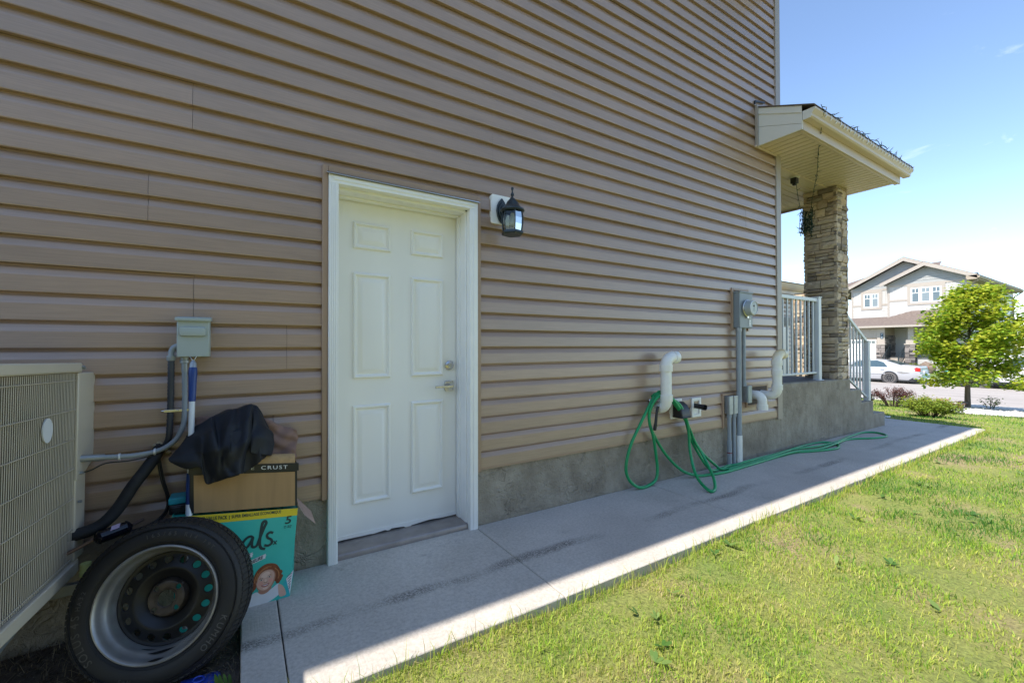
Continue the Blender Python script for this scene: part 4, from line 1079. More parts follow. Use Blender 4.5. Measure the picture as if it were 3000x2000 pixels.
for (x, y, z) in ((-0.430, -0.098, 0.711), (-0.318, -0.078, 0.713)): mb.lathe([(0.012, x - 0.004), (0.0145, x - 0.003), (0.0145, x + 0.003), (0.012, x + 0.004)], 12, (0, y, z), 'x')
mb.build('zip_tie', M['label_white'], t, smooth=40)
mb = MB(); mb.tube(curve_pts([(-0.555, -0.12, 0.70), (-0.545, -0.125, 0.672), (-0.515, -0.12, 0.672), (-0.47, -0.11, 0.692), (-0.40, -0.10, 0.690), (-0.33, -0.085, 0.697)], 5), 0.0028, 6); mb.build('control_wire', M['black_plastic'], t)
t = thing('feed_conduit', 'dark flexible conduit running down the siding from a grey elbow', 'conduit', (-0.268, -0.05, 1.15))
mb = MB(); mb.tube(curve_pts([(-0.243, -0.050, 1.176), (-0.258, -0.050, 1.168), (-0.266, -0.050, 1.150), (-0.267, -0.050, 1.125)], 5), 0.0115, 12); mb.lathe([(0.012, 1.132), (0.0165, 1.131), (0.0165, 1.112), (0.012, 1.108)], 14, (-0.267, -0.050, 0)); mb.build('elbow', M['conduit'], t, smooth=50)
ribbed([(-0.267, -0.050, 1.115), (-0.268, -0.045, 1.0), (-0.269, -0.045, 0.885), (-0.274, -0.040, 0.77), (-0.290, -0.020, 0.725), (-0.305, 0.005, 0.71)], 0.0125, 12, per=14).build('conduit', mat('dark_conduit', (0.045, 0.05, 0.06), 0.5, var=0.2), t, smooth=60)
mb = MB(); mb.box((-0.292, -0.060, 0.878), (-0.200, -0.0145, 0.890)); mb.tube([(-0.300, -0.055, 0.884), (-0.288, -0.055, 0.884)], 0.006, 8); mb.tube([(-0.243, -0.066, 0.884), (-0.243, -0.058, 0.884)], 0.005, 8); mb.build('strap', M['chrome'], t, bevel=0.001)
t = thing('suction_line', 'thick black insulated pipe sloping from a foamed hole down to the air conditioner', 'pipe', (-0.315, -0.06, 0.70))
mb = MB(); mb.tube(curve_pts([(-0.312, 0.005, 0.715), (-0.318, -0.055, 0.690), (-0.348, -0.085, 0.640), (-0.386, -0.105, 0.582), (-0.430, -0.120, 0.502), (-0.478, -0.135, 0.450), (-0.540, -0.145, 0.432), (-0.62, -0.15, 0.43)], 8), 0.0235, 14); mb.build('insulation', M['rubber_foam'], t, smooth=60)
mb = MB(); r_ = random.Random(3)
for i in range(34):
    a = r_.uniform(0, 6.28); d = r_.uniform(0, 0.030); s_ = r_.uniform(0.006, 0.014)
    ico = [(-0.305 + d * math.cos(a) * 1.3, 0.004 - r_.uniform(0, 0.016), 0.712 + d * math.sin(a))]
    mb.lathe([(0, -s_), (s_ * 0.8, -s_ * 0.5), (s_, 0), (s_ * 0.8, s_ * 0.6), (0, s_)], 7, ico[0])
o = mb.build('hole_foam', M['foam'], t, smooth=70)
mb = MB(); mb.tube(curve_pts([(-0.312, -0.045, 0.675), (-0.297, -0.05, 0.579), (-0.278, -0.05, 0.505), (-0.279, -0.05, 0.448), (-0.317, -0.06, 0.402), (-0.395, -0.12, 0.395), (-0.44, -0.15, 0.40)], 8), 0.0058, 8); mb.build('liquid_line', M['black_plastic'], t, smooth=60)
mb = MB(); mb.tube(curve_pts([(-0.305, -0.048, 0.675), (-0.288, -0.055, 0.579), (-0.270, -0.055, 0.500), (-0.272, -0.055, 0.446), (-0.310, -0.065, 0.397), (-0.39, -0.12, 0.385)], 8), 0.0028, 6); mb.build('control_wire', M['black_plastic'], t, smooth=60)
t = thing('filter_drier', 'small glossy black cylinder on the refrigerant line above the loose wheel', 'filter', (-0.43, -0.17, 0.42))
mb = MB(); A, B = Vector((-0.480, -0.20, 0.418)), Vector((-0.385, -0.155, 0.432)); dv = B - A
mb.tube([A + dv * k for k in (-0.05, 0.0, 0.06, 0.10, 0.12, 0.88, 0.9, 0.94, 1.0, 1.05)], [0.008, 0.018, 0.025, 0.027, 0.0245, 0.0245, 0.027, 0.025, 0.018, 0.008], 16); mb.build('canister', mat('gloss_black', (0.01, 0.01, 0.015), 0.15, var=0.1), t, smooth=40)
mb = MB(); mb.tube([A - dv * 0.05, A - dv * 0.4 + Vector((0, 0.02, -0.012)), A - dv * 1.1 + Vector((0, 0.04, -0.03))], 0.007, 8); mb.tube([B + dv * 0.05, B + dv * 0.35 + Vector((0, 0.03, 0))], 0.007, 8); mb.build('copper_line', M['copper'], t, smooth=50)
g = MB(); g.add([tuple(A + dv * u + Vector((0.003, -0.0115, 0.0226)) * 1.0 + Vector((0, 0.010 * w, 0.006 * w))) for u, w in ((0.42, -1), (0.68, -1), (0.68, 1), (0.42, 1))], [(0, 1, 2, 3)]); g.build('label', mat('pink_label', (0.55, 0.42, 0.55), 0.4), t)
mb = MB(); mb.lathe([(0.0, 0.345), (0.016, 0.345), (0.017, 0.340), (0.017, 0.318), (0.019, 0.316), (0.019, 0.300), (0.0, 0.300)], 14, (-0.50, -0.235, 0)); mb.build('valve_cap', M['lime'], t, smooth=40)

# ------------------------------------------------------------------ air conditioner on wall brackets
AC = thing('air_conditioner', 'beige outdoor air conditioner with wire grille hung on brackets at the left', 'air conditioner', (-0.552, -0.172, 0.30), (R(-1.7), 0, R(-5.0)))
AW, AD_, AH = 0.74, 0.80, 0.775
def ap(name, mb, m, **k): return mb.build(name, m, AC, world=False, **k)
# local frame: x<0 away from the door, y<0 towards the lawn; the grille faces +x
plan = [(-AW, 0.02), (-0.0, 0.02)] 
def rrect(x0, x1, y0, y1, r, n=6): return rounded_rect(x0, x1, y0, y1, r, n)
mb = MB(); mb.prism(rrect(-AW, 0.012, -AD_, 0.10, 0.10), 'z', AH - 0.004, AH + 0.034); ap('top_cover', mb, M['ac_paint'], bevel=0.006)
mb = MB(); mb.prism(rrect(-AW, 0.012, -AD_, 0.10, 0.10), 'z', -0.012, 0.034); ap('base_pan', mb, M['ac_paint'], bevel=0.004)
mb = MB(); mb.box((-0.10, 0.004, 0.035), (0.003, 0.095, AH - 0.005)); ap('service_panel', mb, M['ac_paint'], bevel=0.005)
mb = MB(); mb.prism([(0.004, AH - 0.006), (0.165, AH - 0.006), (0.165, 0.40), (0.04, 0.345), (0.004, 0.345)], 'x', -0.09, 0.006); ap('wiring_cover', mb, M['ac_paint'], bevel=0.004)
mb = MB(); mb.prism(rrect(-AW + 0.035, -0.030, -AD_ + 0.035, 0.0, 0.08), 'z', 0.034, AH - 0.004); ap('coil', mb, M['coil'])
g = MB()
nx = 58
for i in range(nx):
    y = -0.006 - i * (AD_ - 0.11) / nx
    g.tube([(-0.004, y, 0.036), (-0.004, y, AH - 0.006)], 0.0015, 4, cap=False)
for i in range(14):
    x = -0.10 - i * 0.042
    g.tube([(x, -AD_ + 0.006, 0.036), (x, -AD_ + 0.006, AH - 0.006)], 0.0021, 4, cap=False)
tag(ap('grille_wires', g, M['ac_wire']), kind='stuff')
# fine fins behind the wires, catching light as short dashes
g = MB()
for i in range(150):
    z = 0.045 + i * (AH - 0.06) / 150
    g.add([(-0.024, -0.004, z), (-0.012, -0.004, z + 0.0005), (-0.012, -AD_ + 0.10, z + 0.0005), (-0.024, -AD_ + 0.10, z)], [(0, 1, 2, 3)])
tag(ap('coil_fins', g, mat('fin_metal', (0.52, 0.44, 0.30), 0.4, metal=0.5, var=0.2)), kind='stuff')
for k in range(7):
    z = 0.05 + 0.115 * k; r_ = 0.09
    pts = [(-0.001, -0.004, z), (-0.001, -AD_ + 0.11, z)] + [(-0.001 - 0.10 + 0.10 * math.cos(a), -AD_ + 0.105 - 0.10 * math.sin(a), z) for a in [i * math.pi / 12 for i in range(7)]] + [(-AW + 0.1, -AD_ + 0.004, z)]
    mb = MB(); mb.tube(pts, 0.0022, 5); ap('grille_hoop', mb, M['ac_wire'])
mb = MB(); mb.tube([(0.0, -0.226 + 0.021 * 0, 0.575), (0.004, -0.226, 0.575)], [0.034, 0.034], 24); mb.v = [(a, b, 0.575 + (c - 0.575) * 1.25) for a, b, c in mb.v]; ap('name_badge', mb, M['label_white'])
for k in range(10):
    rr_ = 0.06 + 0.022 * k
    mb = MB(); mb.tube([(-0.38 + rr_ * math.cos(a), -0.35 + rr_ * math.sin(a), AH + 0.085 - (rr_ / 0.28) ** 2 * 0.045) for a in [i * 2 * math.pi / 36 for i in range(36)]], 0.0028, 5, closed=True); ap('fan_guard_ring', mb, M['black_plastic'])
mb = MB()
for k in range(6):
    a = k * math.pi / 3; mb.tube([(-0.38 + r_ * math.cos(a), -0.35 + r_ * math.sin(a), AH + 0.083 - (r_ / 0.28) ** 2 * 0.045) for r_ in (0.03, 0.1, 0.18, 0.27)], 0.003, 5)
ap('fan_guard_spokes', mb, M['black_plastic'])
mb = MB()
for (y, z) in ((0.018, AH + 0.018), (0.030, AH + 0.012), (0.03, 0.37), (0.02, 0.26)): mb.tube([(0.006, y, z), (0.017, y, z)], 0.0055, 8)
ap('screws', mb, M['galv'])
br = thing('wall_bracket', 'galvanised bracket arms holding the air conditioner off the wall', 'bracket', (-0.70, 0, 0.27))
mb = MB(); mb.box((-0.66, -0.93, 0.232), (-0.62, 0.012, 0.272)); mb.build('arm', M['galv'], br, bevel=0.003)
mb = MB(); mb.box((-1.20, -0.93, 0.232), (-1.16, 0.012, 0.272)); mb.build('arm', M['galv'], br, bevel=0.003)
mb = MB(); mb.box((-1.3, -0.012, 0.14), (-0.36, 0.009, 0.185)); mb.build('rail', M['galv'], br, bevel=0.003)

# ------------------------------------------------------------------ garden hose
t = thing('garden_hose', 'green garden hose looped over a vent pipe and trailing along the walkway', 'hose', (3.05, -0.1, 0.0))
# every loop hangs over the level stub between the wall and the riser, so the riser hides the tops
L1 = [(3.11, -0.062, 0.735), (3.075, -0.060, 0.757), (3.02, -0.060, 0.758), (2.985, -0.060, 0.735), (2.925, -0.06, 0.671), (2.817, -0.05, 0.513), (2.719, -0.045, 0.372), (2.666, -0.04, 0.228), (2.665, -0.04, 0.129), (2.711, -0.05, 0.049), (2.802, -0.06, -0.004), (2.914, -0.06, -0.004), (3.006, -0.055, 0.028), (3.033, -0.05, 0.112), (3.014, -0.05, 0.245), (2.977, -0.055, 0.394), (2.926, -0.06, 0.51), (2.912, -0.07, 0.61), (2.945, -0.085, 0.697), (3.00, -0.085, 0.750), (3.06, -0.085, 0.763), (3.12, -0.085, 0.735)]
L3 = [(2.98, -0.040, 0.735), (3.03, -0.040, 0.757), (3.08, -0.042, 0.752), (3.15, -0.06, 0.722), (3.277, -0.09, 0.656), (3.383, -0.09, 0.504), (3.416, -0.09, 0.35), (3.41, -0.1, 0.256), (3.389, -0.14, 0.132), (3.326, -0.22, 0.055), (3.247, -0.33, 0.019), (3.224, -0.42, -0.008), (3.317, -0.4, -0.008), (3.426, -0.32, 0.038), (3.514, -0.22, 0.092), (3.549, -0.13, 0.189), (3.501, -0.09, 0.298), (3.423, -0.08, 0.444), (3.301, -0.08, 0.593), (3.175, -0.075, 0.705), (3.11, -0.07, 0.745), (3.04, -0.07, 0.775), (2.985, -0.07, 0.742)]
S2 = [(3.06, -0.10, 0.752), (2.99, -0.10, 0.742), (2.94, -0.085, 0.69), (2.915, -0.065, 0.60), (2.93, -0.06, 0.50), (3.003, -0.05, 0.39), (3.128, -0.045, 0.242), (3.266, -0.05, 0.116), (3.375, -0.08, 0.036), (3.531, -0.11, -0.011), (3.683, -0.148, -0.013), (3.871, -0.167, -0.016), (4.115, -0.16, -0.018), (4.412, -0.148, -0.02), (4.899, -0.132, -0.023), (5.234, -0.132, -0.026), (5.438, -0.198, -0.027), (5.758, -0.283, -0.029), (5.946, -0.291, -0.031), (6.133, -0.219, -0.032), (6.19, -0.117, -0.033), (6.049, -0.041, -0.032), (5.659, -0.03, -0.029), (5.243, -0.08, -0.012), (4.781, -0.112, -0.01), (4.421, -0.113, -0.02), (4.1, -0.118, -0.018), (3.9, -0.10, -0.012), (3.846, -0.07, 0.03), (3.669, -0.055, 0.163), (3.52, -0.05, 0.338), (3.363, -0.07, 0.571), (3.218, -0.06, 0.70), (3.12, -0.05, 0.75), (3.05, -0.05, 0.775)]
S4 = [(3.03, -0.10, 0.76), (3.09, -0.10, 0.755), (3.16, -0.10, 0.72), (3.28, -0.09, 0.621), (3.393, -0.07, 0.5), (3.462, -0.07, 0.341), (3.547, -0.07, 0.219), (3.663, -0.1, 0.054), (3.80, -0.09, -0.012), (4.083, -0.06, -0.017), (4.207, -0.076, -0.018), (4.469, -0.087, -0.008), (4.912, -0.063, -0.023), (5.344, -0.082, -0.014), (5.758, -0.159, -0.016), (6.283, -0.163, -0.021), (6.787, -0.096, -0.037), (7.299, -0.074, -0.041), (7.475, -0.155, -0.042), (7.432, -0.276, -0.042), (7.273, -0.344, -0.04), (7.03, -0.31, -0.039), (6.717, -0.187, -0.036), (6.487, -0.154, -0.035), (6.116, -0.209, -0.018), (5.653, -0.202, -0.029), (5.211, -0.142, -0.014), (4.582, -0.136, -0.021), (4.218, -0.147, -0.018), (3.95, -0.138, -0.016)]
mb = MB()
for L_ in (L1, L3, S2, S4): mb.tube(curve_pts(L_, 7), 0.0130, 10)
mb.build('hose', M['hose'], t, smooth=60)
mb = MB(); mb.tube([(2.985, -0.098, 0.66), (2.970, -0.10, 0.62), (2.966, -0.10, 0.605), (2.955, -0.098, 0.52), (2.948, -0.095, 0.475), (2.946, -0.094, 0.46)], [0.011, 0.013, 0.011, 0.013, 0.015, 0.012], 12)
mb.build('nozzle', M['black_plastic'], t, smooth=40)
mb = MB(); mb.lathe([(0, -0.119), (0.005, -0.119), (0.005, -0.11)], 10, (2.953, 0, 0.50), 'y'); mb.build('nozzle_pin', M['chrome'], t, recalc=True)

# ------------------------------------------------------------------ boxes stacked against the wall
DB = thing('diaper_box', 'teal cardboard diaper box with a yellow strip and a toddler portrait by the door', 'cardboard box', (0.0, -0.13, 0.0))
FY = -0.230
# the front leans and bulges a little; corners measured one by one
def front(u, v):
    """u, v in 0..1 across the printed front -> x, z"""
    xl = -0.243 + 0.015 * (1 - v); xr = 0.198 + 0.032 * v
    if u > 0.9: pass
    zl = -0.035 + (0.462 + 0.035) * v; zr_ = 0.0 + 0.404 * v
    return xl + (xr - xl) * u, zl + (zr_ - zl) * u
def fpt(u, v, d=0.0):
    x, z = front(u, v)
    b = 0.008 * math.sin(math.pi * u) * math.sin(math.pi * v)
    return (x, FY - b - d, z)
mb = MB(); nu, nv = 10, 8; vv = []
for j in range(nv + 1):
    for i in range(nu + 1): vv.append(fpt(i / nu, j / nv))
ff = [(j * (nu + 1) + i, j * (nu + 1) + i + 1, (j + 1) * (nu + 1) + i + 1, (j + 1) * (nu + 1) + i) for j in range(nv) for i in range(nu)]
mb.add(vv, ff)
yb = -0.035
mb.add([fpt(1, 0), (0.232, yb, 0.0), (0.243, yb, 0.400), fpt(1, 1)], [(0, 1, 2, 3)]); mb.add([fpt(0, 0), fpt(0, 1), (-0.235, yb, 0.455), (-0.22, yb, -0.035)], [(0, 1, 2, 3)])
mb.add([(0.232, yb, 0), (-0.22, yb, -0.035), (-0.235, yb, 0.455), (0.243, yb, 0.40)], [(0, 1, 2, 3)]); mb.add([fpt(0, 0), fpt(1, 0), (0.232, yb, 0), (-0.22, yb, -0.035)], [(3, 2, 1, 0)])
mb.add([tuple(Vector(fpt(0, 1)) - Vector((0, 0, 0.012))), tuple(Vector(fpt(1, 1)) - Vector((0, 0, 0.012))), (0.243, yb, 0.39), (-0.235, yb, 0.445)], [(0, 1, 2, 3)])
mb.build('carton', M['teal_card'], DB, smooth=50)
def printed(name, poly, m, d=0.0006):
    """flat print on the carton front; poly in u, v"""
    mb = MB(); mb.add([fpt(u, v, d) for u, v in poly], [tuple(range(len(poly)))]); return mb.build(name, m, DB)
def uv_of(x, z):
    u, v = 0.5, 0.5
    for _ in range(12):
        xx, zz = front(u, v); xr = front(1, v)[0] - front(0, v)[0]; zr_ = front(u, 1)[1] - front(u, 0)[1]
        u += (x - xx) / xr; v += (z - zz) / zr_
    return u, v
def pxz(name, pts, m, d): return printed(name, [uv_of(x, z) for x, z in pts], m, d)
def pmesh(name, g, m, d):
    """warp a flat x-z drawing (held in x, y of g) onto the carton front"""
    g.v = [fpt(*uv_of(p[0], p[1]), d) for p in g.v]; return g.build(name, m, DB)
nseg = 10
mb = MB()
for i in range(nseg):
    a, b = i / nseg, (i + 1) / nseg
    mb.add([fpt(a, 0.918, 0.0006), fpt(b, 0.918, 0.0006), fpt(b, 1.0, 0.0006), fpt(a, 1.0, 0.0006)], [(0, 1, 2, 3)])
mb.build('yellow_strip', M['yellow_print'], DB)
def line_text(s, x0, x1, z0, z1, h, m, name, d=0.0014, shear=0.0, bold=0.022):
    """lettering fitted between two points of the front"""
    g = text_mb(s, 1.0, 0, 'LEFT', shear, 1.0, bold)
    xs_ = [p[0] for p in g.v]; ys_ = [p[1] for p in g.v]; w = max(xs_) - min(xs_); hh = max(ys_) - min(ys_); mx = min(xs_); my = (max(ys_) + min(ys_)) / 2
    out = []
    for p in g.v:
        s_ = (p[0] - mx) / w; out.append((x0 + (x1 - x0) * s_, z0 + (z1 - z0) * s_ + (p[1] - my) / hh * h, 0))
    g.v = out; return pmesh(name, g, m, d)
line_text('SUPER VALUE PACK', -0.163, -0.049, 0.4365, 0.4215, 0.0165, M['ink'], 'strip_lettering')
line_text('|', -0.042, -0.040, 0.419, 0.4185, 0.017, M['ink'], 'strip_lettering')
line_text('SUPER EMBALLAGE ÉCONOMIQUE', -0.033, 0.160, 0.4205, 0.4035, 0.0195, M['ink'], 'strip_lettering')
line_text('5', 0.176, 0.204, 0.3585, 0.357, 0.036, M['ink'], 'size_numeral', shear=0.15)
line_text('20 - 30 lbs', 0.172, 0.205, 0.331, 0.329, 0.006, M['ink'], 'size_lettering')
line_text('12 - 14 kg', 0.173, 0.201, 0.323, 0.3215, 0.006, M['ink'], 'size_lettering')
# brush script "als" with its little x
g = MB()
C_ = lambda pts: [tuple(p)[:2] for p in curve_pts([(a, b, 0) for a, b in pts], 7)]
ribbon(g, C_([(0.050, 0.305), (0.040, 0.318), (0.022, 0.312), (0.006, 0.290), (0.008, 0.270), (0.022, 0.270), (0.038, 0.290), (0.048, 0.312), (0.044, 0.288), (0.046, 0.270), (0.058, 0.268), (0.070, 0.280)]), 0.0105)
ribbon(g, C_([(0.066, 0.276), (0.076, 0.305), (0.092, 0.345), (0.100, 0.364), (0.094, 0.374), (0.084, 0.362), (0.078, 0.320), (0.074, 0.280), (0.080, 0.256), (0.096, 0.248)]), 0.0115)
ribbon(g, C_([(0.128, 0.312), (0.116, 0.318), (0.104, 0.310), (0.106, 0.296), (0.120, 0.284), (0.122, 0.268), (0.108, 0.260), (0.092, 0.266)]), 0.0105)
ribbon(g, [(0.128, 0.258), (0.143, 0.274)], 0.0045); ribbon(g, [(0.130, 0.275), (0.141, 0.257)], 0.0045)
ribbon(g, C_([(-0.03, 0.33), (-0.012, 0.318), (0.000, 0.300)]), 0.012)
pmesh('brush_lettering', g, M['ink'], 0.0014)
pxz('white_flash', [(-0.02, 0.232), (0.048, 0.246), (0.045, 0.240), (0.050, 0.238), (0.045, 0.231), (0.047, 0.226), (-0.02, 0.210)], M['white_print'], 0.0010)
pxz('white_flash', [(-0.02, 0.196), (0.100, 0.226), (0.097, 0.220), (0.101, 0.217), (0.096, 0.211), (0.098, 0.206), (-0.02, 0.175)], M['white_print'], 0.0010)
line_text('RS', 0.020, 0.038, 0.2305, 0.235, 0.015, M['ink'], 'flash_lettering', 0.0018, 0.15)
line_text('ERIEURE', 0.028, 0.088, 0.1985, 0.2135, 0.015, M['ink'], 'flash_lettering', 0.0018, 0.15)
# toddler portrait, flat print in layers
pt = empty('toddler_portrait', (0, 0, 0), parent=DB)
def layer(pts, m, d, name):
    g = MB(); P = [(a, b, 0) for a, b in curve_pts_2(pts)]
    g.add(P, [tuple(range(len(P)))]); g.v = [fpt(*uv_of(p[0], p[1]), d) for p in g.v]; return g.build(name, m, pt)
def curve_pts_2(pts): return [tuple(p)[:2] for p in curve_pts([(a, b, 0) for a, b in pts], 5, True)]
HM, SM = M['hair_print'], M['skin_print']
H2 = mat('hair_light_print', (0.42, 0.15, 0.05), 0.45, col2=(0.52, 0.22, 0.09), vscale=60); S2_ = mat('skin_light_print', (0.80, 0.56, 0.45), 0.45, var=0.05); S3 = mat('skin_shade_print', (0.44, 0.215, 0.145), 0.45, var=0.08); CK = mat('cheek_print', (0.72, 0.36, 0.28), 0.45, var=0.04)
layer([(0.056, 0.088), (0.050, 0.110), (0.055, 0.140), (0.074, 0.166), (0.105, 0.178), (0.138, 0.168), (0.156, 0.140), (0.161, 0.112), (0.152, 0.092), (0.140, 0.086), (0.120, 0.10), (0.09, 0.10), (0.066, 0.092)], HM, 0.0008, 'hair')
for c in ((0.050, 0.082, 0.011), (0.046, 0.072, 0.008), (0.154, 0.094, 0.010), (0.148, 0.084, 0.009), (0.160, 0.104, 0.009), (0.056, 0.094, 0.010), (0.158, 0.124, 0.009)):
    layer([(c[0] + c[2] * math.cos(a), c[1] + c[2] * 1.1 * math.sin(a)) for a in [k * math.pi / 3 for k in range(6)]], HM, 0.0007, 'hair')
layer([(0.012, 0.004), (0.016, 0.020), (0.040, 0.050), (0.062, 0.060), (0.090, 0.044), (0.125, 0.060), (0.150, 0.074), (0.152, 0.045), (0.150, 0.020), (0.08, -0.008)], M['white_print'], 0.0011, 'shirt')
layer([(0.150, 0.070), (0.166, 0.060), (0.178, 0.035), (0.180, 0.012), (0.155, 0.012), (0.149, 0.045)], SM, 0.0012, 'arm')
layer([(0.176, 0.005), (0.182, 0.045), (0.170, 0.064), (0.186, 0.085), (0.196, 0.060), (0.196, 0.004)], M['aqua_print'], 0.0009, 'sleeve')
layer([(0.070, 0.062), (0.076, 0.048), (0.092, 0.043), (0.110, 0.050), (0.122, 0.066), (0.10, 0.072)], S3, 0.0012, 'neck')
layer([(0.062, 0.086), (0.060, 0.108), (0.068, 0.134), (0.092, 0.150), (0.122, 0.148), (0.137, 0.126), (0.136, 0.100), (0.126, 0.074), (0.105, 0.057), (0.084, 0.057), (0.068, 0.070)], S3, 0.0013, 'face')
layer([(0.064, 0.088), (0.063, 0.108), (0.070, 0.131), (0.092, 0.147), (0.120, 0.145), (0.133, 0.125), (0.131, 0.101), (0.121, 0.077), (0.103, 0.061), (0.086, 0.061), (0.071, 0.073)], SM, 0.0015, 'face')
layer([(0.080, 0.118), (0.086, 0.136), (0.104, 0.142), (0.116, 0.134), (0.112, 0.121), (0.096, 0.116)], S2_, 0.0017, 'forehead')
layer([(0.069, 0.092), (0.074, 0.102), (0.085, 0.101), (0.088, 0.092), (0.080, 0.085)], CK, 0.0017, 'cheek')
layer([(0.108, 0.098), (0.116, 0.107), (0.127, 0.105), (0.127, 0.095), (0.116, 0.090)], CK, 0.0017, 'cheek')
layer([(0.086, 0.070), (0.092, 0.075), (0.104, 0.074), (0.106, 0.067), (0.095, 0.063)], S2_, 0.0017, 'chin')
layer([(0.060, 0.120), (0.066, 0.140), (0.082, 0.160), (0.108, 0.168), (0.128, 0.158), (0.136, 0.138), (0.128, 0.146), (0.108, 0.154), (0.090, 0.148), (0.076, 0.136), (0.067, 0.118), (0.064, 0.100)], HM, 0.0019, 'fringe')
for k, st_ in enumerate(([(0.066, 0.130), (0.080, 0.152), (0.104, 0.164), (0.122, 0.160)], [(0.062, 0.112), (0.070, 0.136), (0.088, 0.154), (0.108, 0.160)], [(0.136, 0.150), (0.148, 0.134), (0.152, 0.112), (0.148, 0.098)], [(0.054, 0.104), (0.058, 0.126), (0.068, 0.146)])):
    g = MB(); ribbon(g, C_(st_), 0.0042); g.v = [fpt(*uv_of(p[0], p[1]), 0.0022) for p in g.v]; g.build('hair_strand', H2, pt)
layer([(0.080, 0.084), (0.087, 0.087), (0.097, 0.086), (0.107, 0.089), (0.114, 0.088), (0.105, 0.077), (0.092, 0.074)], M['lip_print'], 0.0019, 'mouth')
layer([(0.084, 0.0842), (0.097, 0.0835), (0.110, 0.0862), (0.098, 0.0795)], M['white_print'], 0.0022, 'teeth')
for ex_, ey_ in ((0.081, 0.1105), (0.1135, 0.1165)):
    layer([(ex_ - 0.0070, ey_ - 0.0003), (ex_, ey_ + 0.0042), (ex_ + 0.0070, ey_ + 0.0006), (ex_, ey_ - 0.0030)], S3, 0.0018, 'eye_socket')
    layer([(ex_ - 0.0055, ey_), (ex_, ey_ + 0.0030), (ex_ + 0.0055, ey_), (ex_, ey_ - 0.0022)], M['white_print'], 0.0020, 'eye_white')
    layer([(ex_ + 0.0026 * math.cos(a), ey_ + 0.0003 + 0.0027 * math.sin(a)) for a in [k * math.pi / 4 for k in range(8)]], M['ink'], 0.0022, 'iris')
    g = MB(); ribbon(g, C_([(ex_ - 0.008, ey_ + 0.0055), (ex_, ey_ + 0.0092), (ex_ + 0.008, ey_ + 0.0062)]), 0.0016); g.v = [fpt(*uv_of(p[0], p[1]), 0.0019) for p in g.v]; g.build('eyebrow', HM, pt)
layer([(0.090, 0.096), (0.095, 0.099), (0.104, 0.099), (0.105, 0.095), (0.098, 0.0925)], S3, 0.0018, 'nose')
layer([(0.094, 0.099), (0.096, 0.110), (0.101, 0.110), (0.103, 0.100), (0.099, 0.096)], S2_, 0.0019, 'nose')
pxz('text_panel', [(0.182, 0.085), (0.213, 0.118), (0.2085, 0.090), (0.198, 0.010), (0.188, 0.055)], M['white_print'], 0.0012)
g = MB()
for k in range(6): ribbon(g, [(0.186 + 0.0015 * k, 0.094 - 0.012 * k), (0.205 - 0.0015 * k, 0.106 - 0.012 * k)], 0.0022)
pmesh('panel_print', g, M['ink'], 0.0018)
mb = MB(); mb.add([(0.236, -0.20, 0.405), (0.243, -0.06, 0.400), (0.305, -0.09, 0.330), (0.318, -0.16, 0.285), (0.262, -0.20, 0.355)], [(0, 1, 2, 3, 4)]); mb.build('torn_flap', M['paper'], DB)
mb = MB(); mb.add([(-0.243, -0.225, 0.452), (-0.238, -0.12, 0.46), (-0.285, -0.15, 0.405), (-0.272, -0.215, 0.392)], [(0, 1, 2, 3)]); mb.build('torn_flap', M['paper'], DB)

KB = thing('crust_box', 'brown cardboard box with a black lettered band resting on the teal box', 'cardboard box', (0.02, -0.13, 0.42))
def kq(x0, x1, za0, za1, zb0, zb1, y0=-0.222, y1=-0.06):
    """slanted box: bottom z at left/right, top z at left/right"""
    mb = MB(); mb.add([(x0, y0, za0), (x1, y0, za1), (x1, y1, za1 - 0.0), (x0, y1, za0), (x0, y0, zb0), (x1, y0, zb1), (x1, y1, zb1), (x0, y1, zb0)], [(0, 3, 2, 1), (0, 1, 5, 4), (1, 2, 6, 5), (2, 3, 7, 6), (3, 0, 4, 7)]); return mb
mb = kq(-0.184, 0.228, 0.462, 0.414, 0.650, 0.612); mb.build('carton', M['black_print'], KB, bevel=0.002)
mb = MB(); mb.add([(-0.168, -0.2235, 0.461), (0.219, -0.2235, 0.416), (0.218, -0.2235, 0.577), (-0.170, -0.2235, 0.622)], [(0, 1, 2, 3)]); mb.build('front_face', M['cardboard'], KB)
mb = MB(); mb.prism([(-0.188, 0.628), (0.234, 0.581), (0.234, 0.617), (-0.186, 0.664)], 'y', -0.228, -0.224); mb.build('black_band', M['black_print'], KB, bevel=0.001)
g = MB(); mb = MB()
def slant_text(s, x0, x1, z0, z1, h, y, m, parent, name):
    g = text_mb(s, 1.0, 0, 'LEFT', 0, 1.25); xs_ = [p[0] for p in g.v]; ys_ = [p[1] for p in g.v]; w = max(xs_) - min(xs_); hh = max(ys_) - min(ys_); mx = min(xs_); my = (max(ys_) + min(ys_)) / 2
    g.v = [(x0 + (x1 - x0) * (p[0] - mx) / w, y, z0 + (z1 - z0) * (p[0] - mx) / w + (p[1] - my) / hh * h) for p in g.v]; return g.build(name, m, parent)
slant_text('E', 0.040, 0.052, 0.6215, 0.620, 0.013, -0.2288, mat('pale_ink', (0.55, 0.55, 0.50), 0.5), KB, 'band_lettering')
slant_text('CRUST', 0.079, 0.186, 0.618, 0.6055, 0.0165, -0.2288, M['label_white'], KB, 'band_lettering')
mb = MB()
n = 12
def flap(x0, x1, z0, z1, h):
    vv = []
    for i in range(n + 1):
        a = math.pi * 0.55 * i / n
        for x, z in ((x0, z0), (x1, z1)): vv.append((x, -0.2225 + 0.03 * (1 - math.cos(a)), z + h * math.sin(a)))
    mb.add(vv, [(2 * i, 2 * i + 1, 2 * i + 3, 2 * i + 2) for i in range(n)])
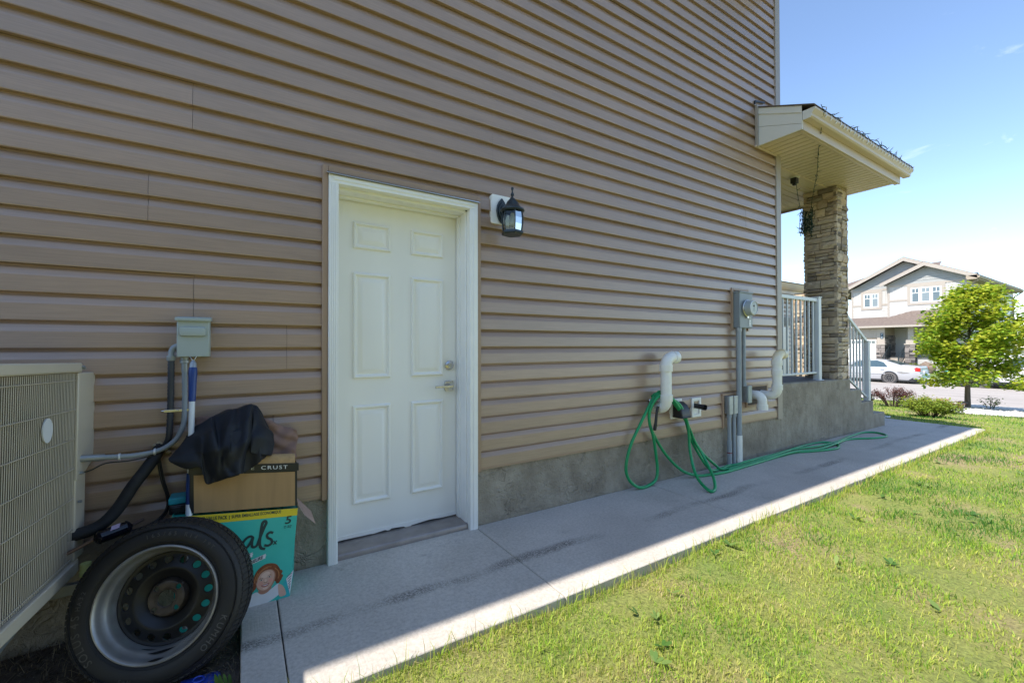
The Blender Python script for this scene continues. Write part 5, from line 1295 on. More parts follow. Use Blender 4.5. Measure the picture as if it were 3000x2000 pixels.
flap(-0.178, 0.219, 0.660, 0.616, 0.040); mb.build('top_flap', M['cardboard_edge'], KB, smooth=60)

# dark cloth heaped on the box: measured outline columns, long irregular folds, a strap-like placket, hanging hem
CL = thing('black_jacket', 'crumpled black jacket thrown over the top of the brown box', 'jacket', (-0.03, -0.15, 0.66))
def lerp_path(pts, t):
    k = len(pts) - 1; s_ = min(t * k, k - 1e-6); i = int(s_); f_ = s_ - i
    return Vector(pts[i]) * (1 - f_) + Vector(pts[i + 1]) * f_
def sheet(cols, NU, NV, foldfn, name, parent, m, thick=0.0035):
    vv = []
    for i in range(NU + 1):
        u = i / NU * (len(cols) - 1); a = min(int(u), len(cols) - 2); f_ = u - a
        for j in range(NV + 1):
            v = j / NV
            p0, p1, p2, p3 = [lerp_path(cols[min(len(cols) - 1, max(0, a + k))], v) for k in (-1, 0, 1, 2)]
            p = 0.5 * (2 * p1 + (p2 - p0) * f_ + (2 * p0 - 5 * p1 + 4 * p2 - p3) * f_ ** 2 + (3 * p1 - p0 - 3 * p2 + p3) * f_ ** 3)
            d = foldfn(u / (len(cols) - 1), v)
            vv.append((p.x + 0.25 * d, p.y - d, p.z + 0.45 * d))
    mb = MB(); mb.add(vv, [(i * (NV + 1) + j, (i + 1) * (NV + 1) + j, (i + 1) * (NV + 1) + j + 1, i * (NV + 1) + j + 1) for i in range(NU) for j in range(NV)])
    o = mb.build(name, m, parent, smooth=80); sd = o.modifiers.new('thickness', 'SOLIDIFY'); sd.thickness = thick; sd.offset = 0
    return o
def crease(t, w):  # sharp-crested fold
    return 0.5 + 0.5 * math.cos(math.pi * t / (1.4 * w)) if abs(t) < 1.4 * w else 0.0
def folds(u, v):
    d = 0.010 * crease(u - 0.44 - 0.10 * v, 0.07) + 0.014 * crease(u - 0.60 - 0.03 * math.sin(4 * v), 0.06) + 0.010 * crease(u - 0.27 - 0.20 * v * v, 0.06) + 0.009 * crease(u - 0.77 - 0.06 * v, 0.07)
    d += 0.007 * crease(v - 0.45 - 0.5 * (u - 0.2), 0.12) * (u < 0.5) + 0.006 * crease(v - 0.62 + 0.7 * (u - 0.6), 0.10) * (u > 0.45)
    d *= 1.9
    d += 0.008 * crease(u - 0.36 - 0.3 * (v - 0.5), 0.035) + 0.007 * crease(u - 0.52 + 0.15 * v, 0.03) + 0.006 * crease(u - 0.68 - 0.2 * v, 0.03) + 0.006 * crease(u - 0.17 - 0.1 * v, 0.04)
    d += 0.004 * math.sin(7 * u + 5 * v + 2 * math.sin(5 * v)) + 0.003 * math.sin(19 * u - 9 * v)
    return d
sheet([
    [(-0.200, -0.06, 0.715), (-0.225, -0.12, 0.720), (-0.246, -0.18, 0.712), (-0.256, -0.215, 0.702), (-0.252, -0.225, 0.696), (-0.246, -0.23, 0.690)],
    [(-0.175, -0.06, 0.790), (-0.190, -0.12, 0.800), (-0.200, -0.18, 0.765), (-0.205, -0.232, 0.715), (-0.200, -0.245, 0.685), (-0.190, -0.25, 0.660)],
    [(-0.140, -0.06, 0.815), (-0.150, -0.13, 0.826), (-0.152, -0.20, 0.782), (-0.154, -0.245, 0.725), (-0.152, -0.254, 0.690), (-0.146, -0.257, 0.660)],
    [(-0.105, -0.06, 0.845), (-0.110, -0.13, 0.850), (-0.118, -0.21, 0.795), (-0.126, -0.254, 0.715), (-0.129, -0.257, 0.650), (-0.124, -0.260, 0.590)],
    [(-0.070, -0.06, 0.862), (-0.070, -0.14, 0.866), (-0.080, -0.22, 0.805), (-0.088, -0.264, 0.722), (-0.090, -0.264, 0.650), (-0.088, -0.264, 0.592)],
    [(-0.030, -0.06, 0.870), (-0.026, -0.14, 0.874), (-0.036, -0.232, 0.815), (-0.045, -0.272, 0.732), (-0.050, -0.268, 0.655), (-0.048, -0.265, 0.597)],
    [(0.016, -0.06, 0.882), (0.018, -0.14, 0.888), (0.008, -0.225, 0.825), (-0.002, -0.262, 0.735), (-0.006, -0.262, 0.660), (-0.005, -0.260, 0.604)],
    [(0.050, -0.06, 0.884), (0.053, -0.13, 0.890), (0.044, -0.215, 0.822), (0.032, -0.250, 0.742), (0.025, -0.252, 0.680), (0.023, -0.252, 0.618)],
    [(0.070, -0.06, 0.850), (0.078, -0.12, 0.845), (0.076, -0.195, 0.785), (0.066, -0.235, 0.722), (0.058, -0.242, 0.675), (0.055, -0.244, 0.634)],
    [(0.098, -0.06, 0.800), (0.106, -0.12, 0.795), (0.104, -0.18, 0.750), (0.096, -0.215, 0.705), (0.084, -0.230, 0.672), (0.077, -0.234, 0.652)],
    [(0.118, -0.05, 0.758), (0.124, -0.11, 0.752), (0.122, -0.155, 0.722), (0.116, -0.185, 0.690), (0.110, -0.195, 0.675), (0.106, -0.20, 0.662)],
], 110, 60, folds, 'cloth', CL, M['cloth_black'])
# a sleeve lying across the front and a collar flap
sheet([
    [(0.045, -0.150, 0.886), (0.048, -0.225, 0.835), (0.040, -0.262, 0.770), (0.036, -0.272, 0.700)],
    [(0.068, -0.150, 0.862), (0.072, -0.215, 0.812), (0.066, -0.258, 0.762), (0.060, -0.268, 0.690)],
    [(0.100, -0.140, 0.800), (0.108, -0.195, 0.780), (0.112, -0.225, 0.735), (0.098, -0.240, 0.672)],
    [(0.122, -0.120, 0.765), (0.130, -0.165, 0.752), (0.134, -0.185, 0.715), (0.120, -0.200, 0.662)],
], 40, 30, lambda u, v: 0.010 * crease(u - 0.4 - 0.2 * v, 0.25) + 0.004 * math.sin(6 * u + 9 * v), 'sleeve', CL, M['cloth_black'])
sheet([
    [(-0.035, -0.262, 0.800), (-0.050, -0.280, 0.735), (-0.060, -0.283, 0.660), (-0.062, -0.281, 0.605)],
    [(-0.012, -0.258, 0.805), (-0.024, -0.284, 0.738), (-0.032, -0.287, 0.660), (-0.034, -0.285, 0.607)],
    [(0.016, -0.250, 0.808), (0.004, -0.278, 0.742), (-0.004, -0.282, 0.664), (-0.006, -0.280, 0.612)],
], 16, 24, lambda u, v: 0.003 * math.sin(8 * v), 'placket', CL, M['cloth_black'])
# second cloth, brownish pink, behind
BC = thing('brown_cloth', 'crumpled brownish pink cloth tucked behind the black jacket', 'cloth', (0.05, -0.05, 0.72))
NU, NV = 48, 16; vv = []
for i in range(NU + 1):
    u = i / NU
    x = -0.180 + 0.425 * u
    top = 0.845 - 0.020 * u - (0.085 * (u - 0.55) / 0.45 if u > 0.55 else 0) + 0.006 * math.sin(u * 21)
    for j in range(NV + 1):
        v = j / NV; z = top + (0.612 - top) * v
        vv.append((x - 0.02 * v * (u - 0.5) + 0.004 * math.sin(9 * v + 11 * u), -0.056 - 0.05 * v * (0.6 + 0.4 * math.sin(u * 9)) + 0.008 * math.sin(24 * u + 9 * v) + 0.005 * math.sin(17 * v - 13 * u), z))
mb = MB(); mb.add(vv, [(i * (NV + 1) + j, (i + 1) * (NV + 1) + j, (i + 1) * (NV + 1) + j + 1, i * (NV + 1) + j + 1) for i in range(NU) for j in range(NV)])
o = mb.build('cloth', M['cloth_pink'], BC, smooth=80); sd = o.modifiers.new('thickness', 'SOLIDIFY'); sd.thickness = 0.002

# blue and white pole leaning on the wall
PL = thing('broom_pole', 'blue and white pole leaning upright against the wall behind the wheel', 'pole', (-0.195, -0.30, 0.0))
pa, pb = Vector((-0.1835, -0.105, 1.085)), Vector((-0.188, -0.292, 0.02))
def at(z): return pa + (pb - pa) * ((pa.z - z) / (pa.z - pb.z))
def seg(name, zs, rs, m):
    mb = MB(); mb.tube([at(z) for z in zs], rs, 16); mb.build(name, m, PL, smooth=50)
seg('end_cap', [1.112, 1.105, 1.095, 1.072], [0.004, 0.009, 0.0135, 0.0145], M['galv'])
seg('grip', [1.078, 1.068, 1.05, 0.94, 0.928], [0.0145, 0.0165, 0.0165, 0.0135, 0.0125], M['blue_grip'])
seg('shaft', [0.932, 0.60], [0.0115, 0.0108], M['white_tube'])
seg('sleeve', [0.626, 0.620, 0.500, 0.494], [0.0112, 0.0125, 0.0125, 0.0112], M['blue_grip'])
seg('shaft', [0.498, 0.02], [0.0122, 0.0122], M['white_tube'])
TC = thing('teal_case', 'small teal and black plastic case tucked behind the blue pole', 'case', (-0.235, -0.13, 0.455))
mb = MB(); mb.box((-0.262, -0.165, 0.492), (-0.198, -0.075, 0.520)); mb.build('lid', M['teal_plastic'], TC, bevel=0.005)
mb = MB(); mb.box((-0.258, -0.170, 0.452), (-0.198, -0.075, 0.491)); mb.box((-0.250, -0.178, 0.462), (-0.215, -0.170, 0.486)); mb.build('case_body', M['black_plastic'], TC, bevel=0.004)

# ------------------------------------------------------------------ loose wheel leaning on the boxes
az, el = R(-17.0), R(16.0)
nrm = Vector((math.sin(az) * math.cos(el), -math.cos(az) * math.cos(el), math.sin(el)))
ax = Vector((math.cos(az), math.sin(az), 0)); bx_ = nrm.cross(ax)
WC = Vector((-0.257, -0.468, 0.232))
WM = Matrix((ax, bx_, nrm)).transposed().to_4x4(); WM.translation = WC
WH = empty('loose_wheel'); WH.matrix_world = WM; WH.location = WC; WH.rotation_euler = WM.to_euler()
tag(WH, 'worn black tyre on a steel rim leaning against the stacked boxes', 'wheel')
def wp(name, mb, m, parent=None, **k): return mb.build(name, m, parent or WH, world=False, **k)
# local z is the axle towards the viewer; z=0 is the rim edge
TR = 0.285
tp = [(0.186, -0.012), (0.191, -0.004), (0.197, 0.0), (0.203, 0.004), (0.212, 0.0085), (0.225, 0.0105), (0.241, 0.0095), (0.256, 0.004), (0.266, -0.003), (0.272, -0.010), (0.277, -0.018), (0.281, -0.030), (0.2835, -0.050), (0.2845, -0.072), (0.2835, -0.094), (0.281, -0.114), (0.277, -0.126), (0.272, -0.134), (0.256, -0.148), (0.225, -0.154), (0.203, -0.148), (0.186, -0.132), (0.183, -0.072)]
ty = MB(); ty.lathe(tp, 96)
tyre = wp('tyre', ty, M['tyre'], smooth=40)
# tread blocks and sipes round the shoulder
tb = MB()
NB = 88
for i in range(NB):
    a0 = 2 * math.pi * i / NB; da = 2 * math.pi / NB * 0.78
    for (r0, z0, r1, z1, sk) in ((0.272, -0.012, 0.2815, -0.040, 0.35), (0.2825, -0.046, 0.2845, -0.070, 0.6), (0.2845, -0.075, 0.2825, -0.098, -0.6), (0.2815, -0.104, 0.272, -0.132, -0.35)):
        q = []
        for (r, z, s_) in ((r0, z0, 0), (r1, z1, sk * da)):
            for a in (a0 + s_, a0 + da + s_):
                q.append(((r + 0.0045) * math.cos(a), (r + 0.0045) * math.sin(a), z + (0.003 if z > -0.03 else 0)))
        q2 = [(p[0] * (1 - 0.006 / TR), p[1] * (1 - 0.006 / TR), p[2]) for p in q]
        tb.add(q + q2, [(0, 1, 3, 2), (0, 4, 5, 1), (1, 5, 7, 3), (3, 7, 6, 2), (2, 6, 4, 0)])
tag(wp('tread_blocks', tb, M['tyre'], tyre, recalc=True), kind='stuff')
sl = MB()
for r in (0.2065, 0.2555, 0.2600): sl.lathe([(r - 0.0012, 0.0072 if r < 0.25 else 0.0045), (r, 0.0088 if r < 0.21 else 0.0068), (r + 0.0012, 0.0072 if r < 0.25 else 0.0025)], 96)
wp('bead_ridges', sl, M['tyre'], tyre, smooth=60)
def arc_text(s, r, deg0, step, size, name, flip=False, z=0.0108):
    g = MB()
    for i, ch in enumerate(s):
        if ch == ' ': continue
        a = R(deg0 + step * i)
        t_ = text_mb(ch, size, 0.0006)
        t_.xf(Matrix.Translation((r * math.cos(a), r * math.sin(a), z)) @ Matrix.Rotation(a - math.pi / 2, 4, 'Z'))
        g.join(t_)
    return wp(name, g, M['tyre_letter'], tyre)
arc_text('SOLUS', 0.236, 222, -6.3, 0.034, 'sidewall_lettering')
arc_text('4S', 0.236, 189, -6.0, 0.034, 'sidewall_lettering')
arc_text('HA32', 0.234, 176, -4.0, 0.020, 'sidewall_lettering')
arc_text('165/65 R14 79T', 0.236, 104, -4.4, 0.020, 'sidewall_lettering')
arc_text('KUMHO', 0.236, 341, -6.3, 0.030, 'sidewall_lettering')
arc_text('M+S', 0.239, 258, -3.4, 0.015, 'sidewall_lettering')
# steel rim seen from its deep side
rp = [(0.1955, -0.006), (0.1975, 0.003), (0.1955, 0.0085), (0.191, 0.0095), (0.187, 0.006), (0.1835, -0.004), (0.1815, -0.014), (0.179, -0.024), (0.172, -0.034), (0.168, -0.040), (0.1655, -0.052), (0.1640, -0.080), (0.161, -0.092)]
mb = MB(); mb.lathe(rp, 96); rim = wp('rim_barrel', mb, M['rim_steel'], smooth=50)
# disc with round hand holes, four stud holes and a centre bore: built by polar cells
def disc_z(r):
    if r > 0.150: return -0.086 - (0.161 - r) * 0.3
    if r > 0.105: return -0.089 + (0.150 - r) * 0.35
    if r > 0.066: return -0.0735 - (0.105 - r) * 0.55
    if r > 0.056: return -0.095 + (0.066 - r) * 2.6
    return -0.069 - (0.056 - r) * 0.12
holes = [(0.1335 * math.cos(R(6 + 22.5 * k)), 0.1335 * math.sin(R(6 + 22.5 * k)), 0.0128) for k in range(16)] + [(0.050 * math.cos(R(45 + 90 * k)), 0.050 * math.sin(R(45 + 90 * k)), 0.0085) for k in range(4)]
bm = bmesh.new()
na = 200
radii = [0.0285] + [0.0285 + (0.163 - 0.0285) * i / 48 for i in range(1, 49)]
ringsv = [[bm.verts.new((r * math.cos(2 * math.pi * a / na), r * math.sin(2 * math.pi * a / na), disc_z(r))) for a in range(na)] for r in radii]
def hole_at(x, y):
    for hx, hy, hr in holes:
        d = math.hypot(x - hx, y - hy)
        if d < hr * 1.0: return (hx, hy, hr, d)
    return None
for i in range(len(radii) - 1):
    rm = (radii[i] + radii[i + 1]) / 2
    for a in range(na):
        am = 2 * math.pi * (a + 0.5) / na
        if hole_at(rm * math.cos(am), rm * math.sin(am)): continue
        f_ = bm.faces.new((ringsv[i][a], ringsv[i][(a + 1) % na], ringsv[i + 1][(a + 1) % na], ringsv[i + 1][a]))
        f_.material_index = 1 if rm < 0.0665 else 0
# pull the stair-stepped rims of the holes onto true circles
for e in bm.edges:
    if e.is_boundary:
        for v in e.verts:
            for hx, hy, hr in holes:
                d = math.hypot(v.co.x - hx, v.co.y - hy)
                if 1e-6 < d < hr * 1.45:
                    v.co.x = hx + (v.co.x - hx) * hr / d; v.co.y = hy + (v.co.y - hy) * hr / d
me = bpy.data.meshes.new('rim_disc'); bm.to_mesh(me); bm.free()
me.materials.append(M['rim_dark']); me.materials.append(M['rust']); me.shade_smooth(); me.set_sharp_from_angle(angle=R(45))
o = bpy.data.objects.new('rim_disc', me); o.parent = WH; link(o)
sd = o.modifiers.new('thickness', 'SOLIDIFY'); sd.thickness = 0.004; sd.offset = -1
mb = MB(); mb.lathe([(0.030, -0.072), (0.031, -0.066), (0.034, -0.0655), (0.036, -0.069)], 40)
for k in range(4):
    c = (0.050 * math.cos(R(45 + 90 * k)), 0.050 * math.sin(R(45 + 90 * k)), -0.0695); mb.lathe([(0.0085, -0.002), (0.0095, 0.002), (0.0125, 0.002), (0.0135, -0.002)], 20, c)
for k in range(4):
    a = R(90 * k)
    mb.add([(r * math.cos(a + w), r * math.sin(a + w), -0.0665) for r, w in ((0.040, -0.28), (0.060, -0.22), (0.060, 0.22), (0.040, 0.28))], [(0, 1, 2, 3)])
wp('hub_pressing', mb, M['rust'], smooth=40)
mb = MB()
for (a0, a1, r0, r1, z) in ((262, 292, 0.1665, 0.1725, -0.036), (268, 284, 0.181, 0.1865, -0.002), (250, 268, 0.1648, 0.1652, -0.06)):
    n_ = 14; vv = []
    for i in range(n_ + 1):
        a = R(a0 + (a1 - a0) * i / n_); w = math.sin(math.pi * i / n_)
        rm, hw = (r0 + r1) / 2, (r1 - r0) / 2 * w
        vv += [((rm - hw) * math.cos(a), (rm - hw) * math.sin(a), z - 0.006 * w + 0.002), ((rm + hw) * math.cos(a), (rm + hw) * math.sin(a), z + 0.006 * w + 0.002)]
    mb.add(vv, [(2 * i, 2 * i + 1, 2 * i + 3, 2 * i + 2) for i in range(n_)])
wp('weight_marks', mb, M['rim_dark'])

BT = thing('blue_scoop', 'corner of a bright blue plastic scoop lying in front of the wheel', 'scoop', (-0.13, -0.60, -0.05))
mb = MB(); vv = []
for i in range(13):
    a = math.pi * (i / 12 - 0.5) * 0.9
    for t_ in (0, 1): vv.append((-0.185 + 0.115 * t_ + 0.01 * math.cos(a), -0.615 + 0.095 * math.sin(a) * (1 - 0.15 * t_) + 0.02 * t_, -0.062 + 0.040 * math.cos(a) * (1 - 0.55 * t_)))
mb.add(vv, [(2 * i, 2 * i + 1, 2 * i + 3, 2 * i + 2) for i in range(12)])
o = mb.build('blade', M['blue_plastic'], BT, smooth=60); sd = o.modifiers.new('thickness', 'SOLIDIFY'); sd.thickness = 0.003
mb = MB(); mb.tube([(-0.125 + 0.016 * math.cos(a), -0.585 + 0.016 * math.sin(a), -0.024 - 0.1 * 0.016 * math.cos(a)) for a in [i * 2 * math.pi / 16 for i in range(16)]], 0.003, 6, closed=True); mb.build('rim_hole', M['blue_plastic'], BT, smooth=60)

# ------------------------------------------------------------------ lights strung along the porch gutter
LS = thing('light_string', 'string of unlit mini lights clipped along the porch gutter and hanging by the column', 'string lights', (6.0, -0.56, 3.55))
lr = random.Random(21)
def string_of(path, step, spread, name_b='mini_bulb', merge=None):
    P = path; mbw = MB(); mbw.tube(P, 0.0034, 5); bulbs = MB(); base = MB(); acc = 0
    for i in range(1, len(P)):
        acc += (P[i] - P[i - 1]).length
        if acc > step:
            acc = 0; d = Vector((lr.uniform(-1, 1), lr.uniform(-1, 1), lr.uniform(-0.9, 1))).normalized()
            p = P[i]; q = p + d * lr.uniform(0.022, 0.040)
            base.tube([p, q], 0.0036, 5); bulbs.tube([q, q + d * 0.012, q + d * 0.020], [0.0034, 0.0034, 0.001], 5)
    mbw.join(base, 0); return mbw, bulbs
pts = []
x = 4.86
while x < 7.64:
    pts.append((x, -0.566 + lr.uniform(-0.02, 0.03), 3.552 + lr.uniform(-0.012, 0.028))); x += lr.uniform(0.05, 0.11)
w1, b1 = string_of(curve_pts(pts, 5), 0.030, 1)
# leaves the gutter near the house corner and is drawn across to the column
pts = [(4.93, -0.566, 3.545), (4.94, -0.575, 3.520), (5.0, -0.535, 3.485), (5.25, -0.41, 3.372), (5.45, -0.313, 3.335), (5.95, -0.099, 3.300), (6.35, 0.095, 3.255), (6.76, 0.298, 3.185), (6.79, 0.316, 3.108)]
w2, b2 = string_of(curve_pts(pts, 6), 0.075, 1)
w3, b3 = string_of(curve_pts([(6.05, 0.178, 3.27), (6.07, 0.185, 3.24), (6.20, 0.230, 3.155), (6.40, 0.30, 3.11), (6.60, 0.372, 3.085), (6.78, 0.42, 3.06)], 6), 0.09, 1)
cl = []
for i in range(70): cl.append((6.80 + lr.uniform(-0.05, 0.012), 0.375 + lr.uniform(-0.09, 0.085), 2.93 + lr.uniform(-0.22, 0.20)))
w4, b4 = string_of(curve_pts(cl, 3), 0.06, 1)
w5, b5 = string_of(curve_pts([(6.79, 0.32, 3.10), (6.80, 0.31, 3.05), (6.80, 0.335, 2.95), (6.80, 0.36, 2.85), (6.80, 0.395, 2.76), (6.80, 0.40, 2.66)], 6), 0.12, 1)
W = MB(); B_ = MB()
for w, b in ((w1, b1), (w2, b2), (w3, b3), (w4, b4), (w5, b5)): W.join(w); B_.join(b)
W.build('wire', M['light_wire'], LS, smooth=60); tag(B_.build('bulbs', M['bulb'], LS), kind='stuff')
cp = MB(); x = 5.0
while x < 7.58:
    cp.prism([(-0.568, 3.534), (-0.571, 3.534), (-0.571, 3.500), (-0.560, 3.486), (-0.557, 3.489), (-0.567, 3.502)], 'x', x, x + 0.012); x += lr.uniform(0.07, 0.12)
cp.build('gutter_clips', M['label_white'], LS)
PF = thing('porch_socket', 'black lamp socket with a plug adaptor on the porch ceiling', 'light fixture', (6.05, 0.20, 3.34))
mb = MB(); mb.lathe([(0.0, 3.351), (0.062, 3.351), (0.064, 3.346), (0.05, 3.340), (0.036, 3.338)], 20, (6.05, 0.20, 0)); mb.build('base_plate', M['almond_pale'], PF, smooth=40)
mb = MB(); mb.box((6.012, 0.165, 3.268), (6.088, 0.235, 3.340)); mb.box((6.03, 0.18, 3.245), (6.07, 0.22, 3.27)); mb.build('adaptor', M['black_plastic'], PF, bevel=0.006)
# ------------------------------------------------------------------ house across the street
FH = empty('house_across', (43, 8, -0.8))
tag(FH, 'two storey white and grey house with twin gables across the street', 'house')
def fp(name, mb, m, parent=None, **k): return mb.build(name, m, parent or FH, **k)
def lap(x, y0, y1, z0, z1, e=0.125, d=0.02):
    """lap siding on a wall facing -x"""
    mb = MB(); z = z0
    while z < z1 - 0.01:
        zt = min(z + e, z1)
        mb.add([(x - d, y0, z), (x - d, y1, z), (x, y1, zt), (x, y0, zt), (x, y0, z), (x, y1, z)], [(0, 3, 2, 1), (4, 0, 1, 5)]); z = zt
    return mb
def battens(x, y0, y1, z0, z1, s=0.2):
    mb = MB(); mb.box((x, y0, z0), (x + 0.05, y1, z1)); y = y0 + 0.05
    while y < y1: mb.box((x - 0.02, y - 0.02, z0), (x, y + 0.02, z1)); y += s
    return mb
XW = 43.0; XL_ = 44.0
gm = M['far_white']
# right gable: lap below, band, board and batten, band, shake triangle
fp('siding', lap(XW, 5.62, 10.05, 3.1, 4.55), gm); mb = MB(); mb.box((XW - 0.03, 5.62, 4.55), (XW + 0.02, 10.05, 4.70)); fp('belt_board', mb, M['far_trim'])
fp('board_and_batten', battens(XW, 5.62, 10.05, 4.70, 5.70), gm)
mb = MB(); mb.box((XW - 0.03, 5.62, 5.70), (XW + 0.02, 10.05, 5.84)); fp('belt_board', mb, M['far_trim'])
def gable_shakes(x, yl, yr, yp, z0, zp, e=0.2):
    mb = MB(); z = z0
    while z < zp - 0.05:
        zt = min(z + e, zp); f0 = (z - z0) / (zp - z0); f1 = (zt - z0) / (zp - z0)
        a0, b0 = yr + (yp - yr) * f0, yl + (yp - yl) * f0; a1, b1 = yr + (yp - yr) * f1, yl + (yp - yl) * f1
        mb.add([(x - 0.02, a0, z), (x - 0.02, b0, z), (x, b1, zt), (x, a1, zt), (x, a0, z), (x, b0, z)], [(0, 3, 2, 1), (4, 0, 1, 5)]); z = zt
    return mb
fp('gable_shakes', gable_shakes(XW, 10.3, 5.2, 7.78, 5.84, 7.08), M['far_shake'])
fp('siding', lap(XL_, 10.05, 12.75, 3.1, 4.40), gm); mb = MB(); mb.box((XL_ - 0.03, 10.05, 4.40), (XL_ + 0.02, 12.75, 4.54)); fp('belt_board', mb, M['far_trim'])
fp('board_and_batten', battens(XL_, 10.05, 12.75, 4.54, 5.62), gm)
mb = MB(); mb.box((XL_ - 0.03, 10.05, 5.62), (XL_ + 0.02, 12.75, 5.76)); fp('belt_board', mb, M['far_trim'])
fp('gable_shakes', gable_shakes(XL_, 12.9, 5.9, 9.3, 5.76, 7.75), M['far_shake'])
# body of the house
mb = MB(); mb.box((XW + 0.06, 5.62, -0.8), (57.0, 10.05, 5.95)); mb.box((XL_ + 0.06, 10.05, -0.8), (57.0, 12.75, 5.95))
mb.prism([(5.7, 5.9), (12.7, 5.9), (9.3, 7.7)], 'x', XL_ + 0.1, 56.9); mb.prism([(5.7, 5.9), (9.9, 5.9), (7.78, 7.0)], 'x', XW + 0.06, 46)
fp('wall', mb, M['far_white'])
mb = MB(); z = -0.6
while z < 5.85:
    mb.add([(XW + 0.02, 5.60, z), (57, 5.60, z), (57, 5.62, z + 0.125), (XW + 0.02, 5.62, z + 0.125), (57, 5.62, z), (XW + .02, 5.62, z)], [(0, 1, 2, 3), (0, 5, 4, 1)]); z += 0.125
fp('siding', mb, M['far_siding'])
for lo, hi in (((XW - 0.04, 5.585, -0.8), (XW + 0.08, 5.70, 5.9)), ((XW - 0.035, 9.96, 3.1), (XW + 0.08, 10.07, 5.8)), ((XL_ - 0.035, 12.66, 3.1), (XL_ + 0.1, 12.77, 5.9)), ((56.9, 5.585, -0.8), (57.02, 5.7, 5.9))):
    mb = MB(); mb.box(lo, hi); fp('corner_board', mb, M['far_trim'])
# roofs with rakes
def gable_roof(x0, x1, yl, yr, yp, ze_l, ze_r, zp, th=0.10, name='roof'):
    mb = MB()
    mb.prism([(yr, ze_r), (yp, zp), (yl, ze_l), (yl, ze_l + th), (yp, zp + th * 1.1), (yr, ze_r + th)], 'x', x0 + 0.03, x1); o = fp(name, mb, M['shingle'])
    for (ya, za) in ((yl, ze_l), (yr, ze_r)):
        mb = MB(); mb.prism([(yp, zp + 0.07), (ya, za + 0.07), (ya, za - 0.19), (yp, zp - 0.21)], 'x', x0, x0 + 0.03); fp('rake_board', mb, M['far_trim'])
    mb = MB(); mb.prism([(yr, ze_r - 0.02), (yp, zp - 0.02), (yl, ze_l - 0.02), (yl, ze_l), (yp, zp), (yr, ze_r)], 'x', x0 + 0.03, x0 + 0.6); fp('rake_soffit', mb, M['far_tan'])
gable_roof(42.5, 47.5, 10.42, 5.12, 7.80, 5.93, 5.97, 7.26)
gable_roof(43.5, 57.4, 12.85, 5.15, 9.25, 6.02, 5.98, 7.95)
mb = MB(); mb.box((42.5, 5.12, 5.72), (57.4, 5.62, 5.78)); mb.box((42.5, 5.10, 5.78), (42.56, 5.66, 6.0)); fp('eave_soffit', mb, M['far_tan'])
mb = MB(); mb.prism([(5.12, 5.78), (5.03, 5.80), (5.0, 5.9), (5.0, 5.96), (5.12, 5.96)], 'x', 42.55, 57.4); fp('gutter', mb, M['far_tan'])
mb = MB(); mb.tube([(42.7, 5.05, 5.78), (42.75, 5.15, 5.62), (42.95, 5.55, 5.50)], 0.05, 6); mb.tube([(57.2, 5.05, 5.78), (57.1, 5.5, 5.4), (57.05, 5.56, 5.3), (57.05, 5.56, -0.6)], 0.05, 6); fp('downspout', mb, M['far_tan'])
mb = MB(); mb.box((42.6, 5.1, 6.02), (42.85, 5.3, 6.15)); fp('gutter_bracket', mb, M['black_plastic'])
mb = MB(); mb.add([(46.0, 16.5, 5.95), (50.5, 12.2, 8.15), (50.5, 8.6, 8.35), (46.0, 8.0, 6.9), (55, 16.5, 5.95)], [(0, 1, 2, 3), (0, 4, 1)]); fp('roof', mb, M['shingle'])
mb = MB(); mb.box((49.0, 10.4, 7.9), (49.3, 10.7, 8.4)); fp('roof_vent', mb, M['black_plastic'])
# upper windows
def window(x, y0, y1, z0, z1, panes, trim=0.19, grid=True):
    w = empty('window', (0, 0, 0), parent=FH); w.location = -FH.location
    mb = MB(); mb.box((x - 0.045, y0, z0), (x, y1, z0 + trim)); mb.box((x - 0.045, y0, z1 - trim), (x, y1, z1)); mb.box((x - 0.0445, y0, z0 + trim), (x, y0 + trim, z1 - trim)); mb.box((x - 0.0445, y1 - trim, z0 + trim), (x, y1, z1 - trim)); mb.build('casing', M['far_trim'], w)
    mb = MB(); yi0, yi1, zi0, zi1 = y0 + trim, y1 - trim, z0 + trim, z1 - trim
    mb.box((x - 0.036, yi0, zi0), (x + 0.02, yi1, zi1)); mb.build('frame', M['white_paint'], w)
    for (a, b, kind) in panes:
        mb = MB(); mb.box((x - 0.039, a, zi0 + 0.07), (x - 0.0365, b, zi1 - 0.07)); mb.build('pane', M['blind' if kind else 'window_glass'], w)
        if grid:
            zc = zi1 - 0.07 - (zi1 - zi0) * 0.30
            mb = MB(); mb.box((x - 0.046, a, zc - 0.018), (x - 0.0395, b, zc + 0.018)); mb.box((x - 0.0458, (a + b) / 2 - 0.016, zc), (x - 0.0395, (a + b) / 2 + 0.016, zi1 - 0.07)); mb.build('grille_bar', M['white_paint'], w)
window(XW, 6.80, 8.88, 4.20, 5.70, [(8.24, 8.60, 0), (7.63, 8.05, 1), (7.08, 7.45, 0)])
window(XL_, 10.72, 12.10, 4.10, 5.62, [(11.50, 11.86, 0), (10.98, 11.34, 1)])
